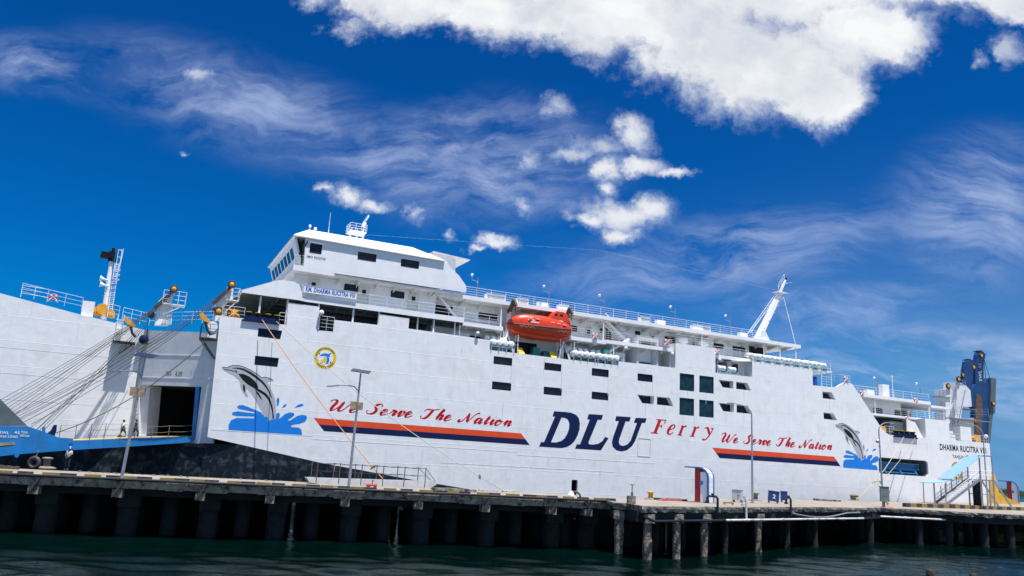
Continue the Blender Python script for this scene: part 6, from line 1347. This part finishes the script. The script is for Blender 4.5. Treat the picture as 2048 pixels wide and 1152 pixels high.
# ---- boxes
def tilted_box(name, px, py, w_, d_, h, rot, mat, label, cat, group=None, extra=None, tilt=0.0, z=DZ):
    r = thing(name, label, cat, gp(px, py, z), rot, group); r.rotation_euler = (0, tilt, rot)
    MB().box(-w_ / 2, w_ / 2, -d_ / 2, d_ / 2, .16, h).build('housing', mat, r, bevel=.025)
    MB().box(-w_ / 2 - .03, w_ / 2 + .03, -d_ / 2 - .03, d_ / 2 + .03, h + .001, h + .05).build('lid', mat, r)
    MB().box(-w_ / 2 + .05, -w_ / 2 + .15, -d_ / 2 + .05, d_ / 2 - .05, 0, .16).box(w_ / 2 - .15, w_ / 2 - .05, -d_ / 2 + .05, d_ / 2 - .05, 0, .16).build('foot', 'iron', r)
    if extra == '2':
        mb = MB(); put_text(mb, '2', .36, .26, lambda a, b: (-.10 + a, -d_ / 2 - .004, h * .42 + b), .03); mb.build('number', 'kiosk_white', r, normals=False)
    if extra == 'door': MB().box(w_ * .1, w_ * .13, -d_ / 2 - .012, -d_ / 2, .2, h - .05).box(w_ * .2, w_ * .26, -d_ / 2 - .03, -d_ / 2, h * .5, h * .62).build('handle', 'iron', r)
    return r
tilted_box('electrical_cabinet', 1475, 1004, .85, .6, 1.05, rad(-28), 'box_grey', 'pale grey electrical cabinet beside the bent white standpipe', 'cabinet', extra='door')
tilted_box('supply_box', 1546, 1006, .95, .8, 1.05, rad(-14), 'box_blue', 'tilted dark blue supply box with a white number 2', 'box', 'blue supply boxes', '2', rad(5))
tilted_box('supply_box', 1568, 1004, .62, .7, 1.0, rad(-14), 'box_blue', 'narrow blue supply box behind the thick black standpipe', 'box', 'blue supply boxes')
tilted_box('electrical_cabinet', 2007, 1009, 1.5, 1.1, 1.75, rad(-20), 'box_grey', 'white electrical cabinet beside the kiosk at the right edge', 'cabinet', extra='door')
r = thing('barrier', 'low yellow barrier bar beside the bent black standpipe', 'barrier', gp(1457, 1009.5)); MB().box(-.42, .42, -.04, .04, .10, .2).build('bar', 'kerb_yellow', r); MB().box(-.38, -.28, -.08, .08, 0, .099).box(.28, .38, -.08, .08, 0, .099).build('foot', 'kerb_yellow', r)
# ---- bollards
def bollard(px, py, s, mat, label, roped=False, z=DZ):
    r = thing('bollard', label, 'bollard', gp(px, py, z), 0, 'mooring bollards')
    MB().lathe([(1.1 * s, 0), (1.05 * s, .10 * s), (.6 * s, .22 * s)], 16).build('base', 'bollard_sand', r, smooth=False)
    MB().lathe([(.42 * s, .2 * s), (.36 * s, .6 * s), (.40 * s, .95 * s), (.58 * s, 1.05 * s), (.60 * s, 1.2 * s), (.45 * s, 1.27 * s), (.1 * s, 1.3 * s)], 16).build('post', mat, r, smooth=True)
    if roped:
        mb = MB()
        for i in range(4): mb.ring((random.uniform(-.05, .05), random.uniform(-.05, .05), .25 + .13 * i), .45 + .1 * random.random(), .075, 'z', 16, 6)
        mb.build('rope_coil', 'rope_sand', r)
    return r
bollard(92, 936.5, .62, 'bollard_sand', 'mushroom-shaped mooring bollard below the blue loading ramp')
bollard(1301, 998.5, .5, 'winch_yellow', 'small rusty yellow bollard left of the curved kiosk')
bollard(1511, 1001.5, .62, 'bollard_sand', 'dark sandy bollard behind the tall lamp post'); bollard(1709, 1001, .62, 'bollard_sand', 'bollard wrapped with the two stern mooring ropes', True)
bollard(1838, 1004, .75, 'kerb_yellow', 'yellow-topped bollard left of the boarding stairs')
def low_thing(name, cat, px, py, l, d_, h, mat, label, rot=0.2):
    r = thing(name, label, cat, gp(px, py), rot); mb = MB(); random.seed(int(px))
    for i in range(5): mb.box(-l / 2 + i * l / 5 + .01, -l / 2 + (i + 1) * l / 5 - .01, -d_ / 2 + random.uniform(-.05, .05), d_ / 2, 0.0, h * random.uniform(.75, 1.1))
    mb.build('block', mat, r); return r
low_thing('timber', 'timber', 1340, 1000.5, 3.2, .35, .14, 'wood_stump', 'low dark timber baulk behind the valve post', .4); low_thing('timber', 'timber', 1654, 1002, 3.6, .4, .2, 'old_concrete', 'low grey timber baulk left of the roped bollard', .3)
low_thing('concrete_kerb', 'kerb', 908, 983, 3.3, .45, .2, 'old_concrete', 'broken concrete kerb piece on the pier right of the gangway', .25); low_thing('concrete_kerb', 'kerb', 895, 980, 1.6, .4, .16, 'bollard_sand', 'sandy kerb piece touching the right end of the gangway', .25)
low_thing('concrete_kerb', 'kerb', 17, 938, 1.2, .5, .22, 'iron', 'dark flat block on the pier at the left edge below the ramp', .2)
# chain of rope clutter and a red hose behind the kiosk
hp = [np.array(gp(1318 + 7 * i, 1001.2 + .35 * math.sin(i * 1.3) + i * .06)) + np.array([0, 0, .06]) for i in range(9)]; tag(MB().tube(hp, .06, 6).build('hose', 'buoy_red'), 'red hose lying on the platform left of the curved kiosk', 'hose')
r = thing('hose_reel', 'red and black valve coupling on the pier kerb in front of the gangway', 'valve', gp(744, 976.5)); MB().lathe([(.1, -.15), (.13, -.1), (.13, .1), (.1, .15)], 10, (-.25, 0, .2), axis='x').build('coupling', 'buoy_red', r); MB().lathe([(.1, -.12), (.14, -.1), (.14, .1), (.1, .12)], 10, (.2, 0, .2), axis='x').build('coupling', 'buoy_red', r); MB().tube([(-.3, 0, .2), (.3, 0, .2)], .05, 6).tube([(0, 0, .2), (0, 0, .55)], .03, 5).tube([(-.1, 0, .55), (.1, 0, .55)], .025, 5).build('stem', 'iron', r)
# white cowl and red fender at the pilot door
r = thing('debris_pile', 'white cloth and rusty hoop lying on the pier below the dark pilot door', 'cloth', gp(1146, 997.5)); MB().lathe([(.28, 0), (.26, .25), (.12, .5), (.03, .55)], 7, (-.15, 0, 0)).build('cloth', 'kiosk_white', r); MB().ring((.15, .1, .12), .38, .07, 'y', 16, 6).build('hoop', 'iron', r)
# scattered rubbish on the deck by the kerb: each piece tiny
mb = MB(); random.seed(21)
for i in range(150):
    t = random.uniform(2, LL - 4); o = PWD - .2 - abs(random.gauss(0, .5)); s_ = random.uniform(.02, .08); p = LP(t, o, DZ); mb.box(p[0] - s_, p[0] + s_, p[1] - s_, p[1] + s_ * .6, DZ, DZ + s_ * random.uniform(.5, 1.4))
o = mb.build('litter', 'bollard_sand'); tag(o, 'small stones and rubbish along the far edge of the pier deck', 'rubbish', kind='stuff')

r = thing('tyre_fender', 'black tyre fender hanging at the far pier edge below the blue ramp', 'fender', gp(66, 938))
MB().ring((0, 0, .42), .34, .15, 'y', 18, 8).build('tyre', 'cable', r, smooth=True); MB().tube([(0, 0, .72), (.12, 0, 1.05), (.2, -.1, 1.25)], .03, 5).ring((0, 0, .72), .1, .03, 'x' if False else 'y', 10, 5).build('rope', 'rope_sand', r)
# ---- gangway lying on the pier
ga, gb = G(612, 967), G(872, 978.5); gv = gb - ga; gl = np.linalg.norm(gv); gr = math.atan2(gv[1], gv[0])
g = thing('gangway', 'long grey metal gangway with railings lying on the pier behind the lamp post', 'gangway', ga, gr)
MB().slab([(0.2, .12), (.9, .0), (gl - .5, 0), (gl, .35), (gl - .1, .62), (gl - 1, .55), (.9, .42), (0, .42)], 0, .08).slab([(0.2, .12), (.9, .0), (gl - .5, 0), (gl, .35), (gl - .1, .62), (gl - 1, .55), (.9, .42), (0, .42)], 1.3, 1.38).build('side_beam', 'box_grey', g)
MB().box(.1, gl - .1, .09, 1.29, .36, .42).build('walkway', 'deck_grey', g)
mb = MB()
for o in (.0, 1.38):
    xs_ = [.7 + i * (gl - 1.6) / 5 - (.25 if o else 0) for i in range(6)]
    for x in xs_: mb.tube([(x, o, .1), (x, o, 1.55)], .035, 5)
mb.build('post', 'iron', g); mb = MB()
for o in (.0, 1.38):
    xs_ = [.7 + i * (gl - 1.6) / 5 - (.25 if o else 0) for i in range(6)]
    for h in (1.5, .95): 
        for a, b in zip(xs_, xs_[1:]): mb.tube([(a, o, h), ((a + b) / 2, o, h - .06), (b, o, h)], .025, 4)
    mb.tube([(xs_[-1], o, 1.5), (gl - .1, o, .6)], .025, 4)
mb.build('handrail', 'cable', g)

# ---- covered boarding stairs
SY = 101.0
def SX(px, py, Y=SY): r = ray(px, py); t = Y / r[1]; return np.array([r[0] * t, Y, HC + r[2] * t])
sb = SX(1930, 1003); sb[2] = ZR
st = thing('boarding_stairs', 'grey steel boarding stairs with a light blue sheet canopy beside the stern', 'stairs', sb)
def sx(px, py, dy=0.0): p = SX(px, py) - sb; return (p[0], p[1] + dy, p[2])
def sgn(name, mb, mat): return mb.build(name, mat, st)
b0, t0 = sx(1872, 1003), sx(1935, 958); hz = t0[2]
b0 = (b0[0], 0, 0.0); dep = 2.6
mb = MB().beam((b0[0], 0, .1), (t0[0], 0, hz), .08, .3).beam((b0[0], -dep, .1), (t0[0], -dep, hz), .08, .3)
k = 13
for i in range(k):
    x = b0[0] + (t0[0] - b0[0]) * (i + .5) / k; z = hz * (i + .5) / k; mb.box(x - .17, x + .17, -dep, 0, z - .02, z + .02)
sgn('flight', mb, 'galvanised')
e = sx(1962, 958)
sgn('landing', MB().box(t0[0], e[0], -dep, 0, hz - .12, hz), 'galvanised')
mb = MB(); ct = sx(1936, 912)[2]; ct2 = sx(1958, 913)[2]
for x, zt in ((t0[0] + .1, ct), (e[0] - .05, ct2), ((t0[0] + e[0]) / 2 + .3, hz)):
    for y in (0, -dep): mb.beam((x, y, 0), (x, y, zt), .13, .13, up=(0, 1, 0))
for y in (0, -dep): mb.beam((t0[0], y, ct), (e[0], y, ct2), .12, .15); mb.beam((t0[0], y, hz * .45), (e[0], y, hz * .45), .08, .08)
for px_, py_ in ((1846, 965), (1867, 966)):
    p = sx(px_, py_); 
    for y in (0, -dep): mb.tube([(p[0], y, 0), (p[0], y, p[2])], .06, 5)
for i in range(1, 6):
    x = b0[0] + (t0[0] - b0[0]) * i / 6; mb.tube([(x, 0, hz * i / 6), (x, 0, hz * i / 6 + (2.2 if i > 2 else 1.6))], .05, 5)
mb.beam((e[0], 0, hz), (e[0] + 2.0, 0, 0), .1, .2).beam((e[0], -dep, hz), (e[0] + 2.0, -dep, 0), .1, .2)
sgn('frame', mb, 'galvanised')
mb = MB()
for y in (0, -dep):
    for h in (.55, 1.05): mb.tube([(b0[0], y, h), (t0[0], y, hz + h), (e[0], y, hz + h)], .035, 5)
    for i in range(22):
        x = b0[0] + (t0[0] - b0[0]) * i / 21; z = hz * i / 21; mb.tube([(x, y, z), (x, y, z + 1.05)], .022, 4)
    for i in range(8): x = t0[0] + (e[0] - t0[0]) * i / 7; mb.tube([(x, y, hz), (x, y, hz + 1.05)], .022, 4)
sgn('railing', mb, 'rail_white')
# canopy sheets
c0, c1_, c2_, c3_ = sx(1864, 957, -dep - .2), sx(1910, 957, .2), sx(1938, 911, .2), sx(1902, 912, -dep - .2)
A0, A1 = sx(1864, 957), sx(1937, 911.5)
mb = MB().add([(A0[0] + .9, .5, A0[2]), (A0[0] + .9, -dep - .3, A0[2]), (A1[0] + .0, -dep - .3, A1[2]), (A1[0], .5, A1[2]), (A0[0] + .9, .5, A0[2] + .05), (A0[0] + .9, -dep - .3, A0[2] + .05), (A1[0], -dep - .3, A1[2] + .05), (A1[0], .5, A1[2] + .05)], [(0, 3, 2, 1), (4, 5, 6, 7), (0, 1, 5, 4), (1, 2, 6, 5), (2, 3, 7, 6), (3, 0, 4, 7)])
B0, B1 = sx(1843, 965), sx(1890, 959.5)
mb.add([(B0[0], .5, B0[2]), (B0[0], -dep - .3, B0[2]), (B1[0], -dep - .3, B1[2]), (B1[0], .5, B1[2]), (B0[0], .5, B0[2] + .05), (B0[0], -dep - .3, B0[2] + .05), (B1[0], -dep - .3, B1[2] + .05), (B1[0], .5, B1[2] + .05)], [(0, 3, 2, 1), (4, 5, 6, 7), (0, 1, 5, 4), (1, 2, 6, 5), (2, 3, 7, 6), (3, 0, 4, 7)])
sgn('canopy', mb, 'canopy_blue')
sgn('store_wall', MB().box(t0[0] + .3, e[0] - .2, -.5, -.4, 0, hz - .2), 'dark_room')

# ================================================================== people
def skin_mesh(name, verts, edges, radii, mat, parent, root=0):
    me = bpy.data.meshes.new(name); me.from_pydata(verts, edges, []); me.update(); o = bpy.data.objects.new(name, me); COL.objects.link(o)
    m = o.modifiers.new('skin', 'SKIN'); m.use_smooth_shade = True
    for i, r in enumerate(radii):
        sv = me.skin_vertices[0].data[i]; sv.radius = (r if isinstance(r, tuple) else (r, r)); sv.use_root = (i == root)
    o.modifiers.new('sub', 'SUBSURF').levels = 1
    dg = bpy.context.evaluated_depsgraph_get(); m2 = bpy.data.meshes.new_from_object(o.evaluated_get(dg)); bpy.data.objects.remove(o)
    m2.materials.append(MATS[mat]); o = bpy.data.objects.new(name, m2); COL.objects.link(o); o.parent = parent; return o
def person(loc, rot, label, top, bottom, hat, stride=0.0, hands=None, short=False, H=1.70):
    k = H / 1.70; r = thing('person', label, 'person', loc, rot, 'people'); s_ = stride
    J = {'pel': (0, 0, .95), 'sp': (0, .01, 1.15), 'ch': (0, 0, 1.33), 'nk': (0, .01, 1.47), 'hd': (0, -.02, 1.56), 'ht': (0, 0, 1.66),
         'hl': (-.10, 0, .90), 'kl': (-.11, -.04 - s_ * .30, .50), 'al': (-.11, .0 - s_ * .34, .08), 'tl': (-.11, -.15 - s_ * .34, .03), 'hr': (.10, 0, .90), 'kr': (.11, -.02 + s_ * .12, .50), 'ar': (.11, .02 + s_ * .48, .09), 'tr': (.11, -.13 + s_ * .44, .03),
         'sl': (-.18, 0, 1.39), 'el': (-.23, .02 + s_ * .14, 1.12), 'wl': (-.21, -.10 + s_ * .14, .90), 'sr': (.18, 0, 1.39), 'er': (.23, .02 - s_ * .16, 1.12), 'wr': (.21, -.12 - s_ * .2, .90)}
    if hands: J['el'] = (-.26, -.02, 1.12); J['wl'] = (-.08, -.25, 1.12); J['er'] = (.26, -.02, 1.12); J['wr'] = (.08, -.25, 1.14)
    K = list(J); V = [tuple(c * k for c in J[n]) for n in K]; ix = {n: i for i, n in enumerate(K)}
    E_ = [(ix[a], ix[b]) for a, b in (('pel', 'sp'), ('sp', 'ch'), ('ch', 'nk'), ('nk', 'hd'), ('hd', 'ht'), ('pel', 'hl'), ('hl', 'kl'), ('kl', 'al'), ('al', 'tl'), ('pel', 'hr'), ('hr', 'kr'), ('kr', 'ar'), ('ar', 'tr'), ('ch', 'sl'), ('sl', 'el'), ('el', 'wl'), ('ch', 'sr'), ('sr', 'er'), ('er', 'wr'))]
    rad_ = dict(pel=.14, sp=.125, ch=.14, nk=.055, hd=.095, ht=.085, hl=.085, kl=.06, al=.042, tl=.035, hr=.085, kr=.06, ar=.042, tr=.035, sl=.06, el=.042, wl=.03, sr=.06, er=.042, wr=.03)
    # hands: palm and five fingers rooted at the wrists
    R_ = [rad_[n] * k for n in K]
    for w_, sg in (('wl', -1), ('wr', 1)):
        b = np.array(V[ix[w_]]); pidx = len(V); V.append(tuple(b + np.array([0, -.02, -.06]) * k)); E_.append((ix[w_], pidx)); R_.append(.028 * k)
        for j in range(5):
            off = np.array([(j - 2) * .014, -.02, -.07 + (.03 if j in (0, 4) else 0)]) * k; V.append(tuple(np.array(V[pidx]) + off)); E_.append((pidx, len(V) - 1)); R_.append(.009 * k)
    skin_mesh('body', V, E_, R_, 'skin', r)
    sub = lambda ns, es, rs, nm, mt: skin_mesh(nm, [tuple(c * k for c in J[n]) for n in ns], [(ns.index(a), ns.index(b)) for a, b in es], [x * k for x in rs], mt, r)
    sub(['sp', 'pel', 'ch', 'sl', 'el', 'sr', 'er'], [('pel', 'sp'), ('sp', 'ch'), ('ch', 'sl'), ('sl', 'el'), ('ch', 'sr'), ('sr', 'er')], [.15, .16, .165, .085, .065, .085, .065], 'shirt', top)
    if short: sub(['pel', 'hl', 'kl', 'hr', 'kr'], [('pel', 'hl'), ('hl', 'kl'), ('pel', 'hr'), ('hr', 'kr')], [.155, .115, .09, .115, .09], 'shorts', bottom)
    else: sub(['pel', 'hl', 'kl', 'al', 'hr', 'kr', 'ar'], [('pel', 'hl'), ('hl', 'kl'), ('kl', 'al'), ('pel', 'hr'), ('hr', 'kr'), ('kr', 'ar')], [.155, .115, .085, .065, .115, .085, .065], 'trousers', bottom)
    c = tuple(v * k for v in (0, .01, 1.60))
    MB().lathe([(.02, .125), (.075, .105), (.105, .06), (.115, 0), (.112, -.05)] if hat == 'hair' else [(.02, .16), (.08, .14), (.125, .07), (.135, .0), (.16, -.01), (.16, -.02), (.13, -.02)], 12, (c[0], c[1] + .012, c[2] + .02)).build('hair' if hat == 'hair' else 'helmet', 'hair' if hat == 'hair' else 'helmet_blue', r, smooth=True)
    mb = MB()
    for x in (-.035, .035): mb.lathe([(.012, -.004), (.012, .004)], 6, (x * k, -.115 * k, 1.595 * k), axis='y')
    mb.box(-.03 * k, .03 * k, -.108 * k, -.10 * k, 1.525 * k, 1.535 * k); mb.build('eyes_and_mouth', 'hair', r)
    MB().add([(-.015 * k, -.10 * k, 1.59 * k), (.015 * k, -.10 * k, 1.59 * k), (0, -.14 * k, 1.555 * k), (-.018 * k, -.10 * k, 1.55 * k), (.018 * k, -.10 * k, 1.55 * k)], [(0, 2, 1), (0, 3, 2), (1, 2, 4), (3, 4, 2)]).build('nose', 'skin', r); return r
wa = math.atan2(-RD[1], -RD[0]) + math.pi / 2
def on_ramp(px, off):
    p = RW(px, 876, off); a_ = RW(271, 875, off); b_ = RW(147, 881, off); c_ = RW(393, 872, off)
    q, s_ = (a_, b_) if (p - a_) @ RD > 0 else (c_, a_); t = ((p - q) @ RD) / ((s_ - q) @ RD); p = q + (s_ - q) * t; return p
person(on_ramp(243, 2.6), wa, 'person in a white shirt and dark shorts walking up the blue loading ramp', 'shirt_white', 'shorts_navy', 'hair', .75, short=True)
p2_ = person(on_ramp(268, 2.6), wa, 'person in black carrying a bag into the dark ship doorway', 'shirt_black', 'trousers', 'hair', .75)
person(gp(133, 940), rad(-12), 'person in a blue helmet and pale jacket standing on the pier under the ramp', 'overall_grey', 'trousers', 'helmet', 0.0, hands=True, H=1.62)
bp_ = p2_.matrix_world
o = MB().slab([(-.22, -.14), (.22, -.14), (.2, .14), (-.2, .14)], -.09, .09).tube([(-.1, 0, .14), (0, 0, .26), (.1, 0, .14)], .015, 5).build('bag', 'shirt_black', bevel=.03); o.location = (p2_.location[0] - .3, p2_.location[1] - .25, p2_.location[2] + .62); o.rotation_euler = (0, 0, wa); tag(o, 'black bag held by the person in black at the ship doorway', 'bag')

# ================================================================== water, far shore
xs = np.unique(np.concatenate([-np.geomspace(70, 9000, 26)[::-1], np.arange(-70, 95, .42), np.geomspace(95, 9000, 26)]))
ys = np.unique(np.concatenate([-np.geomspace(10, 4000, 14)[::-1], np.arange(-8, 20, 1.0), np.arange(20, 62, .24), np.arange(62, 110, .6), np.geomspace(110, 14000, 26)]))
X, Y = np.meshgrid(xs, ys); Z = np.zeros_like(X); rng = np.random.default_rng(4)
for i in range(34):
    lam = rng.uniform(1.1, 4.0); th = rng.normal(1.65, .42); k_ = 2 * np.pi / lam
    Z += .0075 * lam ** .85 * np.sin(k_ * (X * np.cos(th) + Y * np.sin(th)) + rng.uniform(0, 6.28) + .6 * np.sin(.21 * X + .17 * Y + i))
Z = Z * .55 * np.clip((150 - np.hypot(X, Y)) / 40, 0, 1) + WZ
ny, nx = X.shape; idx = np.arange(ny * nx).reshape(ny, nx)
me = bpy.data.meshes.new('water'); me.from_pydata(np.stack([X, Y, Z], -1).reshape(-1, 3).tolist(), [], np.stack([idx[:-1, :-1], idx[:-1, 1:], idx[1:, 1:], idx[1:, :-1]], -1).reshape(-1, 4).tolist())
me.polygons.foreach_set('use_smooth', [True] * len(me.polygons))
wat = bpy.data.objects.new('water', me); COL.objects.link(wat); wat['kind'] = 'structure'
m = bpy.data.materials.new('harbour_water'); m.use_nodes = True; t = NT(m.node_tree); t.n.clear(); tc = t.new('ShaderNodeTexCoord').outputs['Object']
bn = t.new('ShaderNodeBump'); bn.inputs['Strength'].default_value = .8; bn.inputs['Distance'].default_value = .035
hh = t.m('ADD', t.noise(t.mapping(tc, sc=(.7, 1.9, 1)), 1.9, 5, .6).outputs[0], t.m('MULTIPLY', t.noise(t.mapping(tc, sc=(.8, 1.6, 1)), 5.0, 3, .5).outputs[0], .45)); t.l.new(hh, bn.inputs['Height'])
df = t.new('ShaderNodeBsdfDiffuse'); t.put(df.inputs[0], t.mix(t.ramp(t.noise(tc, .05, 3).outputs[0], .35, .65), (.0001, .0030, .0028), (.0002, .0046, .0041))); t.l.new(bn.outputs[0], df.inputs['Normal'])
gl_ = t.new('ShaderNodeBsdfGlossy'); gl_.inputs['Roughness'].default_value = .04; t.l.new(bn.outputs[0], gl_.inputs['Normal']); gl_.inputs[0].default_value = (.80, 1, 1, 1)
fr_ = t.new('ShaderNodeFresnel'); fr_.inputs['IOR'].default_value = 1.333; t.l.new(bn.outputs[0], fr_.inputs['Normal'])
mx = t.new('ShaderNodeMixShader'); t.l.new(t.m('MULTIPLY', fr_.outputs[0], .62), mx.inputs[0]); t.l.new(df.outputs[0], mx.inputs[1]); t.l.new(gl_.outputs[0], mx.inputs[2])
om = t.new('ShaderNodeOutputMaterial'); t.l.new(mx.outputs[0], om.inputs[0])
me.materials.append(m)
# distant green headland
mb = MB(); hx, hy = 980, 1500
pts = [(900, 0), (905, 7), (925, 11), (950, 7), (975, 6), (1010, 5), (1060, 4), (1150, 1), (1150, -4), (900, -4)]
o = MB().slab(pts, 1480, 1640).build('headland', 'hill_green'); tag(o, None, None, kind='structure')
# old mooring stumps in the foreground water
for i, (px, py, r_) in enumerate(((1860, 1139, .24), (1946, 1147, .24))):
    p = G(px, py, WZ + .35); a = thing('wooden_stump', ('left' if i == 0 else 'right') + ' one of two dark wooden stumps poking out of the water', 'stump', (p[0], p[1], WZ), 0, 'wooden pile stumps')
    MB().lathe([(r_, -1.2), (r_ * 1.05, .1), (r_ * .95, .3), (r_ * .8, .36), (r_ * .2, .32)], 12).build('pile_head', 'wood_stump', a, smooth=False)
